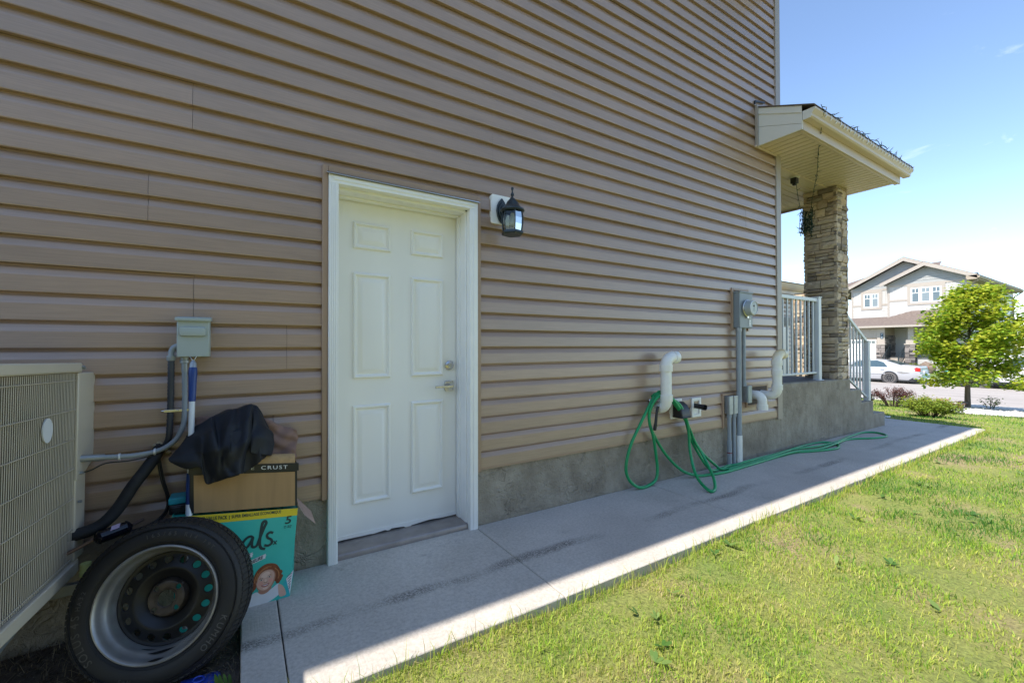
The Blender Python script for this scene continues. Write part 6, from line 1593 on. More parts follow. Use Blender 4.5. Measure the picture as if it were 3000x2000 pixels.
# lower storey: garage block, entry porch
mb = MB(); mb.box((41.0, 9.68, -0.8), (44.2, 12.7, 2.6)); fp('garage_wall', mb, M['far_tan'])
fp('board_and_batten', battens(40.96, 10.0, 12.7, 1.75, 2.55, 0.16), M['far_trim'])
mb = MB(); mb.box((40.93, 9.66, -0.8), (40.99, 10.12, 2.58)); fp('garage_pier', mb, M['far_trim'])
gd = empty('garage_door', -FH.location, parent=FH)
for i in range(4):
    mb = MB(); mb.box((40.90, 10.16, -0.78 + i * 0.6), (40.955, 12.66, -0.78 + i * 0.6 + 0.585)); mb.build('door_section', M['white_paint'], gd, bevel=0.01)
for k, y in enumerate((10.22, 10.85, 11.48, 12.11)):
    for j in range(2):
        mb = MB(); mb.box((40.89, y + j * 0.25 + 0.01, 1.32), (40.899, y + j * 0.25 + 0.23, 1.53)); mb.build('pane', M['window_glass'], gd)
pier = empty('stone_pier', -FH.location, parent=FH); frng = random.Random(3)
mb = MB(); mb.box((40.72, 9.60, -0.85), (41.0, 10.10, 1.21)); mb.build('core', M['mortar'], pier)
def far_stones(parent, x, y0, y1, z0, z1):
    z = z0
    while z < z1 - 0.02:
        h = min(frng.choice((0.11, 0.14, 0.17)), z1 - z); y = y0
        while y < y1 - 0.01:
            w = frng.uniform(0.2, 0.42)
            if y1 - y - w < 0.12: w = y1 - y
            mb = MB(); d = frng.uniform(0.02, 0.06); mb.box((x - d, y + 0.008, z + 0.012), (x + 0.02, y + w - 0.008, z + h - 0.010)); mb.build('stone', M['far_stone'], parent); y += w
        z += h
far_stones(pier, 40.71, 9.58, 10.12, -0.85, 1.20)
mb = MB(); mb.box((40.64, 9.54, 1.21), (41.0, 10.16, 1.30)); mb.build('cap', M['far_trim'], pier)
mb = MB(); mb.box((40.905, 9.74, 1.68), (40.925, 9.91, 2.10)); fp('number_plate', mb, M['plate_navy'])
mb = MB()
for ch, z in (('7', 1.99), ('6', 1.79)):
    g = text_mb(ch, 0.19); g.xf(Matrix.Translation((40.9, 9.825, z)) @ Matrix.Rotation(R(-90), 4, 'Z') @ Matrix.Rotation(R(90), 4, 'X')); mb.join(g)
fp('house_number', mb, M['label_white'])
sw = empty('stone_wainscot', -FH.location, parent=FH)
z = 0.3
while z < 1.8:
    x = 41.05
    while x < 44:
        w = min(frng.uniform(0.3, 0.6), 44 - x); mb = MB(); d = frng.uniform(0.02, 0.06); mb.box((x + 0.01, 9.68 - d, z + 0.01), (x + w - 0.01, 9.69, z + 0.14)); mb.build('stone', M['far_stone'], sw); x += w
    z += 0.15
mb = MB(); mb.box((44.9, 6.0, 0.2), (45.1, 9.68, 2.7)); mb.box((43.02, 5.62, 0.2), (45, 5.7, 2.7)); fp('porch_wall', mb, M['far_tan'])
fp('siding', lap(44.88, 6.0, 8.95, 0.3, 2.6), M['far_tan'])
fd = empty('front_door', -FH.location, parent=FH)
mb = MB(); mb.box((44.80, 8.98, 0.25), (44.87, 9.66, 2.50)); mb.build('casing', M['white_paint'], fd); mb = MB(); mb.box((44.76, 9.06, 0.30), (44.80, 9.58, 2.38)); mb.build('leaf', M['white_paint'], fd, bevel=0.01)
mb = MB(); mb.box((44.745, 9.20, 1.35), (44.759, 9.46, 2.25)); mb.build('pane', M['window_glass'], fd)
mb = MB(); mb.box((41.4, 5.7, -0.85), (45.0, 8.55, 0.22)); fp('porch_base', mb, M['far_white']); mb = MB(); mb.box((41.36, 5.65, 0.22), (45.0, 9.66, 0.27)); fp('porch_deck', mb, M['porch_deck'])
mb = MB()
for i in range(5): mb.box((41.36 - 0.28 * (i + 1), 8.6, -0.85), (41.36 - 0.28 * i - 0.004, 9.5, 0.22 - 0.19 * (i + 1)))
mb.box((41.36, 8.556, -0.85), (44.9, 9.66, 0.215)); fp('steps', mb, M['far_trim'])
pc2 = empty('stone_pier', -FH.location, parent=FH)
mb = MB(); mb.box((40.99, 7.97, -0.85), (41.5, 8.50, 1.21)); mb.build('core', M['mortar'], pc2); far_stones(pc2, 40.98, 7.95, 8.52, -0.85, 1.20)
mb = MB(); mb.box((40.92, 7.92, 1.21), (41.54, 8.56, 1.30)); mb.build('cap', M['far_trim'], pc2); mb = MB(); mb.box((41.02, 8.0, 1.30), (41.46, 8.48, 1.56)); mb.box((41.08, 8.06, 1.56), (41.40, 8.38, 2.62)); mb.build('post', M['far_trim'], pc2)
prl = empty('porch_railing', -FH.location, parent=FH)
mb = MB(); mb.box((41.48, 5.7, 1.26), (41.52, 7.96, 1.31)); mb.box((41.48, 5.7, 0.36), (41.52, 7.96, 0.40)); mb.build('rails', M['black_iron'], prl)
for i in range(15): mb = MB(); mb.box((41.487, 5.8 + 0.15 * i, 0.40), (41.513, 5.826 + 0.15 * i, 1.26)); mb.build('baluster', M['black_iron'], prl)
for y in (8.62, 9.52):
    st = empty('step_railing', -FH.location, parent=FH)
    mb = MB(); mb.tube([(41.5, y, 1.2), (40.0, y, 0.25)], 0.03, 6); mb.tube([(41.5, y, 0.45), (40.0, y, -0.55)], 0.02, 6); mb.box((39.97, y - 0.03, -0.8), (40.03, y + 0.03, 0.3)); mb.box((41.47, y - 0.03, 0.2), (41.53, y + 0.03, 1.25)); mb.build('rails', M['black_iron'], st)
    for i in range(8):
        x = 40.15 + 0.17 * i; mb = MB(); mb.box((x - 0.012, y - 0.012, -0.55 + (x - 40) * 0.667), (x + 0.012, y + 0.012, 0.25 + (x - 40) * 0.633)); mb.build('baluster', M['black_iron'], st)
window(44.88, 6.6, 8.1, 1.0, 2.5, [(7.45, 7.85, 0), (6.82, 7.25, 0)], trim=0.1, grid=False)
# skirt roof over garage and porch
mb = MB(); mb.add([(40.45, 13.2, 2.62), (40.45, 5.75, 2.62), (43.02, 7.0, 3.80), (43.02, 8.7, 3.80), (43.02, 10.2, 3.35), (44.02, 10.2, 3.45), (44.02, 12.75, 3.45), (43.02, 5.62, 2.62)], [(0, 1, 2, 3, 4), (0, 4, 5, 6), (1, 7, 2)])
o = fp('porch_roof', mb, M['shingle']); sd = o.modifiers.new('thickness', 'SOLIDIFY'); sd.thickness = 0.07
mb = MB(); mb.box((40.40, 5.70, 2.50), (40.50, 13.2, 2.64)); fp('gutter', mb, M['far_trim']); mb = MB(); mb.box((40.5, 5.75, 2.545), (43.0, 13.0, 2.565)); fp('porch_soffit', mb, M['far_tan'])

# things in the far front yard
t = tag(empty('planter_box', (40.3, 7.85, -0.8)), 'long dark planter with yellow flowers in front of the far porch', 'planter')
mb = MB(); mb.prism([(7.45, -0.8), (8.25, -0.8), (8.32, -0.42), (7.38, -0.42)], 'x', 40.15, 40.5); mb.build('trough', M['planter'], t, bevel=0.02)
def leaf_cloud(n, size, pts, tint, seed, aspect=0.6):
    """pts: (n,3) positions; every leaf a folded diamond with its own heading"""
    r = np.random.default_rng(seed)
    d = r.normal(size=(n, 3)); d[:, 2] = np.abs(d[:, 2]) * 0.4 - 0.3; d /= np.linalg.norm(d, axis=1)[:, None]
    up = r.normal(size=(n, 3)); up[:, 2] += 1.6
    s = np.cross(d, up); s /= np.linalg.norm(s, axis=1)[:, None] + 1e-9
    nn = np.cross(s, d)
    L = size * r.uniform(0.7, 1.25, n)[:, None]; W = L * aspect
    v = np.empty((n, 5, 3))
    v[:, 0] = pts; v[:, 1] = pts + d * L * 0.45 + s * W * 0.5 + nn * L * 0.10; v[:, 2] = pts + d * L; v[:, 3] = pts + d * L * 0.45 - s * W * 0.5 + nn * L * 0.10; v[:, 4] = pts + d * L * 0.5
    f = np.array([[0, 1, 4], [1, 2, 4], [4, 2, 3], [0, 4, 3]])
    return v.reshape(-1, 3), (np.arange(n)[:, None, None] * 5 + f[None]).reshape(-1, 3), np.repeat(tint, 5)
def np_mesh(name, v, f, tint, m, parent=None):
    """v (n,3), f (k,3 or 4) arrays, world coordinates"""
    me = bpy.data.meshes.new(name)
    off = offset_of(parent) if parent is not None else Vector((0, 0, 0))
    v = v - np.array(off)
    k = f.shape[1]
    me.vertices.add(len(v)); me.vertices.foreach_set('co', v.astype(np.float32).ravel())
    me.loops.add(f.size); me.loops.foreach_set('vertex_index', f.astype(np.int32).ravel())
    me.polygons.add(len(f)); me.polygons.foreach_set('loop_start', np.arange(0, f.size, k, dtype=np.int32))
    if tint is not None:
        a = me.attributes.new('tint', 'FLOAT', 'POINT'); a.data.foreach_set('value', tint.astype(np.float32))
    me.materials.append(m); me.update(calc_edges=True)
    o = bpy.data.objects.new(name, me)
    if parent is not None: o.parent = parent
    return link(o)
def cloud_pts(n, c, r, seed, hollow=0.4):
    q = np.random.default_rng(seed); d = q.normal(size=(n, 3)); d /= np.linalg.norm(d, axis=1)[:, None]
    return np.array(c) + d * (hollow + (1 - hollow) * q.random((n, 1)) ** 0.6) * np.array(r)
P_ = cloud_pts(260, (40.3, 7.85, -0.25), (0.18, 0.45, 0.16), 4); v, f, tt = leaf_cloud(260, 0.09, P_, nrng.random(260), 5); tag(np_mesh('flowers', v, f, tt, M['spirea_leaf'], t), kind='stuff')
def boulder(name, c, r, seed, label):
    q = random.Random(seed); bm = bmesh.new(); bmesh.ops.create_icosphere(bm, subdivisions=3, radius=1)
    ph = [q.uniform(0, 6) for _ in range(6)]
    for v_ in bm.verts:
        p = v_.co; k = 1 + 0.13 * math.sin(3 * p.x + ph[0]) + 0.11 * math.sin(4 * p.y + ph[1]) + 0.10 * math.sin(5 * p.z + ph[2]) + 0.05 * math.sin(9 * p.x + 7 * p.y + ph[3])
        v_.co = Vector((p.x * r[0], p.y * r[1], p.z * r[2])) * k
    me = bpy.data.meshes.new(name); bm.to_mesh(me); bm.free(); me.materials.append(M['boulder']); me.shade_smooth()
    o = bpy.data.objects.new(name, me); o.location = c; link(o); return tag(o, label, 'rock')
boulder('boulder', (40.3, 7.15, -0.45), (0.32, 0.36, 0.46), 8, 'big brown boulder beside the dark planter across the street')
t = tag(empty('recycling_bin', (33, 4.4, -0.8)), 'teal plastic bin at the far kerb seen under the young tree', 'bin')
mb = MB(); mb.prism([(4.16, -0.79), (4.60, -0.79), (4.66, -0.30), (4.10, -0.30)], 'x', 32.75, 33.2); mb.build('tub', M['bin_teal'], t, bevel=0.03); mb = MB(); mb.box((32.70, 4.06, -0.30), (33.25, 4.70, -0.22)); mb.build('lid', M['bin_teal'], t, bevel=0.02)
mb = MB(); mb.box((32.735, 4.42, -0.52), (32.748, 4.56, -0.36)); mb.build('sticker', M['label_white'], t)

# ------------------------------------------------------------------ cars
def car(name, label, loc, prof, belt, m, L, W, wheels, seed=0, glass=(), lamps=True, sill=0.22, wheel_r=0.31, hub='cap', plate=False):
    """nose towards +y (local y grows to the nose); prof: roofline (y,z), belt: (y,z)"""
    root = tag(empty(name, loc), label, 'car')
    def itp(tab, y):
        for (a, za), (b, zb) in zip(tab, tab[1:]):
            if a <= y <= b: return za + (zb - za) * (y - a) / (b - a)
        return tab[0][1] if y < tab[0][0] else tab[-1][1]
    ys = sorted(set([round(-0.0 + L * i / 40, 3) for i in range(41)] + [p[0] for p in prof]))
    mb = MB(); vv = []; ns = 13
    def section(y):
        zt, zb_ = itp(prof, y), min(itp(belt, y), itp(prof, y) - 0.02)
        e = min(y, L - y); wf = 1 - 0.16 * max(0, 1 - e / 0.5) ** 2
        w = W / 2 * wf; wr = w - max(0, zt - zb_) * 0.38 - 0.03
        zs_ = sill + (0.05 if e < 0.35 else 0)
        half = [(w * 0.93, zs_), (w * 0.99, zs_ + 0.16), (w, zs_ + (zb_ - zs_) * 0.6), (w * 0.965, zb_), (wr, zt - 0.035), (wr - 0.10, zt - 0.004)]
        return [(-a, b) for a, b in half] + [(0, zt)] + [(a, b) for a, b in half[::-1]]
    for y in ys: vv += [(x, y, z) for x, z in section(y)]
    ff = [(i * ns + j, i * ns + j + 1, (i + 1) * ns + j + 1, (i + 1) * ns + j) for i in range(len(ys) - 1) for j in range(ns - 1)]
    ff += [tuple(range(ns)), tuple((len(ys) - 1) * ns + j for j in range(ns))[::-1]]
    mb.add(vv, ff); body = mb.build('body', m, root, world=False, smooth=35, recalc=True)
    mb = MB(); mb.box((-W / 2 + 0.06, 0.25, sill - 0.08), (W / 2 - 0.06, L - 0.25, sill + 0.25)); mb.build('underbody', M['car_dark'], root, world=False)
    def side_x(y, z):
        s_ = section(y)[:6]
        for (a, za), (b, zb2) in zip(s_, s_[1:]):
            if za <= z <= zb2: return a + (b - a) * (z - za) / max(1e-6, zb2 - za)
        return s_[-1][0]
    for sgn in (-1, 1):
        for poly in glass:
            g = MB(); k = len(poly)
            g.add([((side_x(y, z) - 0.006) * (1 if sgn < 0 else -1), y, z) for y, z in poly], [tuple(range(k)) if sgn < 0 else tuple(range(k))[::-1]])
            g.build('side_window', M['car_glass'], root, world=False)
        for wy in wheels:
            mb = MB(); mb.lathe([(0.0, 0.012), (wheel_r + 0.055, 0.012), (wheel_r + 0.055, -0.2), (0, -0.2)], 28, (0, wy, wheel_r), 'x')
            mb.v = [((-W / 2 + 0.005 + (-p[0] + 0.0)) * (1 if sgn < 0 else -1) if True else 0, p[1], p[2]) for p in mb.v]
            mb.v = [(p[0] if abs(p[0]) <= W / 2 + 0.006 else math.copysign(W / 2 + 0.006, p[0]), p[1], p[2]) for p in mb.v]
            mb.build('wheel_arch', M['car_dark'], root, world=False, recalc=True)
            wr_ = empty('wheel', (sgn * (W / 2 - 0.085), wy, wheel_r), parent=root)
            mb = MB(); mb.lathe([(wheel_r * 0.64, 0.085), (wheel_r * 0.72, 0.098), (wheel_r * 0.93, 0.095), (wheel_r, 0.07), (wheel_r, -0.08), (wheel_r * 0.7, -0.09)], 32, axis='x'); 
            if sgn < 0: mb.v = [(-a, b, c) for a, b, c in mb.v]
            mb.build('tyre', mat('dusty_tyre', (0.11, 0.10, 0.095), 0.8, var=0.2), wr_, world=False, smooth=50, recalc=True)
            mb = MB()
            if hub == 'cap':
                mb.lathe([(0.0, 0.085), (wheel_r * 0.16, 0.092), (wheel_r * 0.2, 0.080), (wheel_r * 0.5, 0.092), (wheel_r * 0.66, 0.088)], 28, axis='x')
                for i in range(10):
                    a = i * math.pi / 5; mb.lathe([(0, 0.097), (0.022, 0.095)], 8, (0, 0.5 * wheel_r * math.cos(a), 0.5 * wheel_r * math.sin(a)), 'x', 1)
            else:
                mb.lathe([(wheel_r * 0.60, 0.085), (wheel_r * 0.66, 0.092)], 28, axis='x'); mb.lathe([(0, 0.09), (wheel_r * 0.14, 0.085)], 16, axis='x'); mb.lathe([(0.0, 0.04), (wheel_r * 0.64, 0.04)], 28, axis='x', mat=1)
                for i in range(5):
                    a = i * 2 * math.pi / 5; c_, s_ = math.cos(a), math.sin(a)
                    mb.add([(0.088, r * c_ - w * s_, r * s_ + w * c_) for r, w in ((0.03, 0.035), (0.03, -0.035), (wheel_r * 0.62, -0.05), (wheel_r * 0.62, 0.05))], [(0, 1, 2, 3)])
            if sgn < 0: mb.v = [(-a, b, c) for a, b, c in mb.v]
            mb.build('hub', [M['hubcap'], M['car_dark']], wr_, world=False, smooth=50, recalc=True)
    return root, section, side_x
sp = [(0, 0.88), (0.06, 0.955), (0.55, 0.985), (0.75, 1.0), (1.45, 1.25), (1.75, 1.285), (2.3, 1.30), (2.7, 1.26), (3.35, 0.97), (4.15, 0.84), (4.40, 0.66)]
sb = [(0, 0.78), (0.6, 0.93), (1.2, 0.88), (3.2, 0.86), (4.4, 0.62)]
c1, sec, sx = car('silver_sedan', 'silver white sedan with a dented rear quarter parked across the street', (30.75, 4.98, -0.905), sp, sb, M['car_white'], 4.4, 1.70, (1.22, 3.62),
    glass=[[(1.30, 0.90), (2.10, 0.89), (2.10, 1.225), (1.78, 1.235), (1.50, 1.14)], [(2.16, 0.89), (3.02, 0.875), (2.78, 1.13), (2.60, 1.21), (2.16, 1.225)]])
mb = MB(); mb.add([(-0.62, 0.80, 1.028), (0.62, 0.80, 1.028), (0.52, 1.42, 1.248), (-0.52, 1.42, 1.248)], [(0, 1, 2, 3)]); mb.build('rear_window', M['car_glass'], c1, world=False)
for s_ in (-1, 1):
    mb = MB(); w = 0.85 * 0.86
    mb.add([(s_ * 0.60, -0.006, 0.70), (s_ * 0.73, -0.004, 0.70), (s_ * 0.802, 0.26, 0.70), (s_ * 0.80, 0.30, 0.76), (s_ * 0.77, 0.14, 0.91), (s_ * 0.715, -0.005, 0.88), (s_ * 0.60, -0.006, 0.86)], [(0, 1, 5, 6), (1, 2, 3, 4, 5)]); mb.build('tail_lamp', M['car_red'], c1, world=False, recalc=True)
    mb = MB(); mb.box((s_ * 0.85, 1.45, 0.745), (s_ * 0.862, 1.60, 0.770)); mb.box((s_ * 0.85, 2.42, 0.745), (s_ * 0.862, 2.57, 0.770)); mb.build('door_handle', M['car_white'], c1, world=False)
    mb = MB(); mb.box((s_ * 0.848, 1.40, 0.50), (s_ * 0.866, 3.2, 0.545)); mb.build('side_moulding', M['car_white'], c1, world=False, bevel=0.006)
    mb = MB(); mb.box((s_ * 0.80, 2.92, 0.90), (s_ * 0.96, 3.02, 1.0)); mb.build('mirror', M['car_white'], c1, world=False, bevel=0.02)
mb = MB(); mb.box((-0.70, -0.055, 0.27), (0.70, 0.30, 0.56)); mb.build('rear_bumper', M['car_white'], c1, world=False, bevel=0.05, segs=3)
mb = MB(); mb.add([(-0.858, 0.36, 0.60), (-0.862, 0.72, 0.66), (-0.858, 0.92, 0.64), (-0.862, 0.70, 0.57)], [(0, 1, 2, 3)]); mb.build('dent', M['hubcap'], c1, world=False)
mb = MB(); mb.box((-0.25, -0.062, 0.62), (0.25, -0.01, 0.74)); mb.build('number_plate', M['label_white'], c1, world=False)
up_ = [(0, 1.0), (0.12, 1.45), (0.5, 1.62), (2.4, 1.66), (3.0, 1.58), (3.75, 1.14), (4.55, 1.02), (4.80, 0.78)]
ub = [(0, 0.95), (3.6, 1.02), (4.8, 0.76)]
c2, sec2, sx2 = car('white_suv', 'bright white car with blue grey windows parked behind the young tree', (30.85, -0.9, -0.905), up_, ub, M['car_bright'], 4.8, 1.84, (0.95, 3.74), wheel_r=0.335, hub='alloy', sill=0.25,
    glass=[[(0.5, 1.06), (1.55, 1.05), (1.55, 1.50), (0.75, 1.48)], [(1.62, 1.05), (3.25, 1.04), (2.75, 1.44), (2.5, 1.52), (1.62, 1.53)]])
for s_ in (-1, 1):
    mb = MB(); mb.box((s_ * 0.92, 2.95, 1.02), (s_ * 1.08, 3.07, 1.15)); mb.build('mirror', M['car_bright'], c2, world=False, bevel=0.03)
    mb = MB(); mb.box((s_ * 0.90, 1.2, 0.27), (s_ * 0.935, 3.3, 0.36)); mb.build('sill_trim', M['car_dark'], c2, world=False, bevel=0.01)
# ------------------------------------------------------------------ young tree in the front yard
TX, TY = 15.0, 0.377; TZ = lawn_z(TX)
tree = tag(empty('young_tree', (TX, TY, TZ)), 'young leafy tree with a yellow green crown in a white stone bed', 'tree')
tr = random.Random(14)
mb = MB(); trunk = curve_pts([(TX, TY, TZ - 0.05), (TX + 0.005, TY, TZ + 0.35), (TX - 0.01, TY - 0.01, TZ + 0.75), (TX, TY - 0.02, TZ + 1.2), (TX + 0.02, TY - 0.05, TZ + 1.9), (TX, TY - 0.03, TZ + 2.5)], 4)
mb.tube(trunk, [0.062 - 0.048 * i / (len(trunk) - 1) + (0.012 if i == 0 else 0) for i in range(len(trunk))], 10); mb.build('trunk', M['bark'], tree, smooth=60)
limbs = MB(); tips = []
for i in range(26):
    h = 0.55 + 1.55 * (i / 25) ** 0.9; a = i * 2.4 + tr.uniform(-0.4, 0.4)
    rl = 0.85 * (1 - ((h - 1.25) / 1.75) ** 2) * tr.uniform(0.7, 1.05)
    p0 = Vector((TX, TY - 0.02, TZ + h)); p1 = p0 + Vector((math.cos(a) * rl * 0.5, math.sin(a) * rl * 0.5, 0.22)); p2 = p0 + Vector((math.cos(a) * rl, math.sin(a) * rl, 0.40 + tr.uniform(-0.1, 0.2)))
    limbs.tube(curve_pts([p0, p1, p2], 4), [0.020, 0.018, 0.016, 0.014, 0.012, 0.010, 0.008, 0.006, 0.004], 6)
    tips += [(p1, 0.8), (p2, 1.0), ((p1 + p2) / 2, 1.0)]
limbs.build('limbs', M['bark'], tree, smooth=60)
pts = []; tint = []
q = np.random.default_rng(31)
def crown_r(h):   # crown silhouette by height above ground
    return max(0.05, 0.98 * math.sqrt(max(0, 1 - ((h - 1.35) / 1.62) ** 2)) * (1 if h > 1.35 else 0.98))
centres = []
for p, w in tips: centres.append((p.x, p.y, p.z, 0.22))
for i in range(125):
    h = 0.55 + 2.35 * tr.random(); a = tr.uniform(0, 6.283); rr_ = crown_r(h) * tr.uniform(0.55, 1.0)
    centres.append((TX + math.cos(a) * rr_, TY - 0.16 + math.sin(a) * rr_ * 1.02, TZ + h, tr.uniform(0.13, 0.25)))
for (dx, dy, h) in ((0, 0.22, 2.92), (0.1, -0.28, 2.85), (-0.1, 0.0, 2.98), (0, -0.55, 2.6), (0, 0.62, 2.45)): centres.append((TX + dx, TY + dy, TZ + h, 0.15))
for cx, cy, cz, cr in centres:
    n_ = int(135 * (cr / 0.25) ** 2)
    d = q.normal(size=(n_, 3)); d /= np.linalg.norm(d, axis=1)[:, None]
    pp = np.array([cx, cy, cz]) + d * cr * q.random((n_, 1)) ** 0.5
    pts.append(pp); tint.append(np.clip(0.30 + 0.75 * q.random(n_) ** 1.2 + tr.uniform(-0.2, 0.2), 0, 1))
pts = np.concatenate(pts); tint = np.concatenate(tint)
keep = pts[:, 2] > TZ + 0.50; pts, tint = pts[keep], tint[keep]
v, f, tt = leaf_cloud(len(pts), 0.092, pts, tint, 32, 0.62)
tag(np_mesh('crown', v, f, tt, M['tree_leaf'], tree), kind='stuff')
# water sprout low on the trunk
mb = MB(); mb.tube([(TX, TY, TZ + 0.62), (TX - 0.02, TY + 0.09, TZ + 0.78), (TX - 0.02, TY + 0.12, TZ + 0.95)], 0.006, 5); mb.tube([(TX, TY, TZ + 0.88), (TX - 0.02, TY + 0.2, TZ + 0.93)], 0.006, 5); mb.build('sprout', M['bark'], tree)
t = tag(empty('hanging_planter', (15.1, 0.30, TZ + 0.85)), 'round dark bowl hanging from the young tree beside its trunk', 'planter')
mb = MB(); mb.lathe([(0.0, TZ + 0.80), (0.06, TZ + 0.80), (0.11, TZ + 0.86), (0.125, TZ + 0.93), (0.118, TZ + 0.93), (0.0, TZ + 0.90)], 20, (14.86, 0.27, 0)); mb.build('bowl', M['black_plastic'], t, smooth=50)
mb = MB(); mb.tube([(14.86, 0.16, TZ + 0.93), (14.9, 0.27, TZ + 1.35), (14.86, 0.38, TZ + 0.93)], 0.004, 5); mb.build('hanger', M['black_plastic'], t)

# shrubs: thin stems and small leaves
def shrub(name, label, c, rx, ry, h, nstem, nleaf, lsize, mleaf, seed, flare=0.5, tint_fn=None, aspect=0.6):
    t = tag(empty(name, c), label, 'shrub'); rr_ = random.Random(seed); st = MB(); P = []; T = []
    qq = np.random.default_rng(seed)
    for i in range(nstem):
        a = rr_.uniform(0, 6.283); k = math.sqrt(rr_.random()); hh = h * rr_.uniform(0.62, 1.05) * (1 - 0.35 * k * k)
        b = Vector((c[0] + 0.25 * rx * k * math.cos(a), c[1] + 0.25 * ry * k * math.sin(a), c[2]))
        e = Vector((c[0] + rx * k * math.cos(a), c[1] + ry * k * math.sin(a), c[2] + hh)); m_ = b.lerp(e, 0.5) + Vector((0, 0, 0.15 * h))
        pa_ = curve_pts([b, m_, e], 5); st.tube(pa_, 0.004, 4)
        per = nleaf // nstem
        tq = 1 - qq.random(per) ** 1.3 * (1 - flare)
        for u in tq:
            p = pa_[min(len(pa_) - 1, int(u * (len(pa_) - 1)))]
            P.append(np.array(p) + qq.normal(size=3) * lsize * 0.9); T.append((p.z - c[2]) / h)
    st.build('stems', M['twig'], t)
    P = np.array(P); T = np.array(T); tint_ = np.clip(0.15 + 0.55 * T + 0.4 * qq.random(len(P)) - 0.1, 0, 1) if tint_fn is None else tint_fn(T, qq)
    P[:, 2] = np.maximum(P[:, 2], c[2] + 0.01)
    v, f, tt = leaf_cloud(len(P), lsize, P, tint_, seed + 1, aspect); tag(np_mesh('foliage', v, f, tt, mleaf, t), kind='stuff'); return t
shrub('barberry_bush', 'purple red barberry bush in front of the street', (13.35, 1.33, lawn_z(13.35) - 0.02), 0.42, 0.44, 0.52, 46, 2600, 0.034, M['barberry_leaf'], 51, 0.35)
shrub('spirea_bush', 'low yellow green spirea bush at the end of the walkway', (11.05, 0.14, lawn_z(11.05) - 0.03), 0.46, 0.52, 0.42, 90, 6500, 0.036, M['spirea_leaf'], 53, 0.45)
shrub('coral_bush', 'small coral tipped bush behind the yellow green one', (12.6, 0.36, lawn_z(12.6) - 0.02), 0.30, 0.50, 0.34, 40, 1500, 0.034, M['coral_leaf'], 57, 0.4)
shrub('leggy_plant', 'thin sprouting plant beside the trunk of the young tree', (15.1, 0.02, lawn_z(15.1)), 0.16, 0.18, 0.34, 9, 150, 0.05, M['weed_leaf'], 59, 0.3)
shrub('far_red_shrub', 'orange red shrub beyond the white car at the picture edge', (41.0, 1.6, -0.8), 0.8, 0.9, 1.7, 40, 2500, 0.14, M['coral_leaf'], 61, 0.4)

# solar garden lights
def solar(c, label):
    t = tag(empty('garden_light', c), label, 'garden light', 'solar garden lights')
    x, y, z = c
    mb = MB(); mb.lathe([(0.0, z + 0.205), (0.03, z + 0.203), (0.095, z + 0.178), (0.098, z + 0.168), (0.07, z + 0.166)], 20, (x, y, 0)); mb.build('cap', M['black_plastic'], t, smooth=40)
    mb = MB(); mb.lathe([(0.052, z + 0.168), (0.056, z + 0.06)], 16, (x, y, 0)); mb.build('lens', M['glass'], t, smooth=60)
    mb = MB()
    for i in range(4):
        a = i * math.pi / 2 + 0.4; mb.tube([(x + 0.057 * math.cos(a), y + 0.057 * math.sin(a), z + 0.17), (x + 0.060 * math.cos(a), y + 0.060 * math.sin(a), z + 0.05)], 0.006, 5)
    mb.lathe([(0.062, z + 0.065), (0.066, z + 0.05), (0.04, z + 0.02), (0.0, z + 0.01)], 16, (x, y, 0)); mb.tube([(x, y, z + 0.02), (x, y, z - 0.1)], 0.01, 6); mb.build('cage', M['black_plastic'], t)
solar((14.25, 0.335, lawn_z(14.25)), 'black solar garden light at the foot of the young tree')
solar((14.6, 2.135, lawn_z(14.6)), 'black solar garden light just past the foot of the porch steps')

# white stones in the beds
def stones(name, label, n, poly_fn, seed, size):
    q = np.random.default_rng(seed); out = []
    while len(out) < n:
        x, y = poly_fn(q); out.append((x, y))
    base = np.array([(1, 0, 0), (-1, 0, 0), (0, 1, 0), (0, -1, 0), (0, 0, 1), (0, 0, -1), (0.6, 0.6, 0.55), (-0.6, 0.6, 0.55), (-0.6, -0.6, 0.55), (0.6, -0.6, 0.55)], float)
    fc = np.array([(6, 4, 9), (6, 7, 4), (7, 8, 4), (8, 9, 4), (0, 6, 9), (2, 7, 6), (1, 8, 7), (3, 9, 8), (0, 2, 6), (2, 1, 7), (1, 3, 8), (3, 0, 9), (0, 5, 2), (2, 5, 1), (1, 5, 3), (3, 5, 0)])
    V = []; F = []
    for i, (x, y) in enumerate(out):
        s = size * q.uniform(0.6, 1.4); sc_ = s * np.array([q.uniform(0.7, 1.3), q.uniform(0.7, 1.3), q.uniform(0.45, 0.8)])
        a = q.uniform(0, 6.28); c, sn = math.cos(a), math.sin(a)
        p = base * sc_ * (1 + 0.15 * q.normal(size=(10, 1))); p = np.c_[p[:, 0] * c - p[:, 1] * sn, p[:, 0] * sn + p[:, 1] * c, p[:, 2]]
        V.append(p + np.array([x, y, lawn_z(x) + s * 0.25])); F.append(fc + 10 * i)
    o = np_mesh(name, np.concatenate(V), np.concatenate(F), None, M['white_stone']); o.data.shade_smooth()
    return tag(o, label, kind='stuff')
def bed1(q):
    while True:
        x, y = q.uniform(12.6, 15.6), q.uniform(-0.95, 0.95)
        if ((x - 14.15) / 1.25) ** 2 + ((y - 0.0) / 0.85) ** 2 < 1 + 0.08 * math.sin(5 * x + 7 * y): return x, y
stones('white_gravel', 'bed of white river stones round the young tree', 2600, bed1, 71, 0.034)
def bed2(q): return q.uniform(9.32, 9.9) , q.uniform(0.35, 2.3)
stones('white_gravel_strip', 'strip of white stones beyond the end of the walkway', 700, bed2, 73, 0.028)

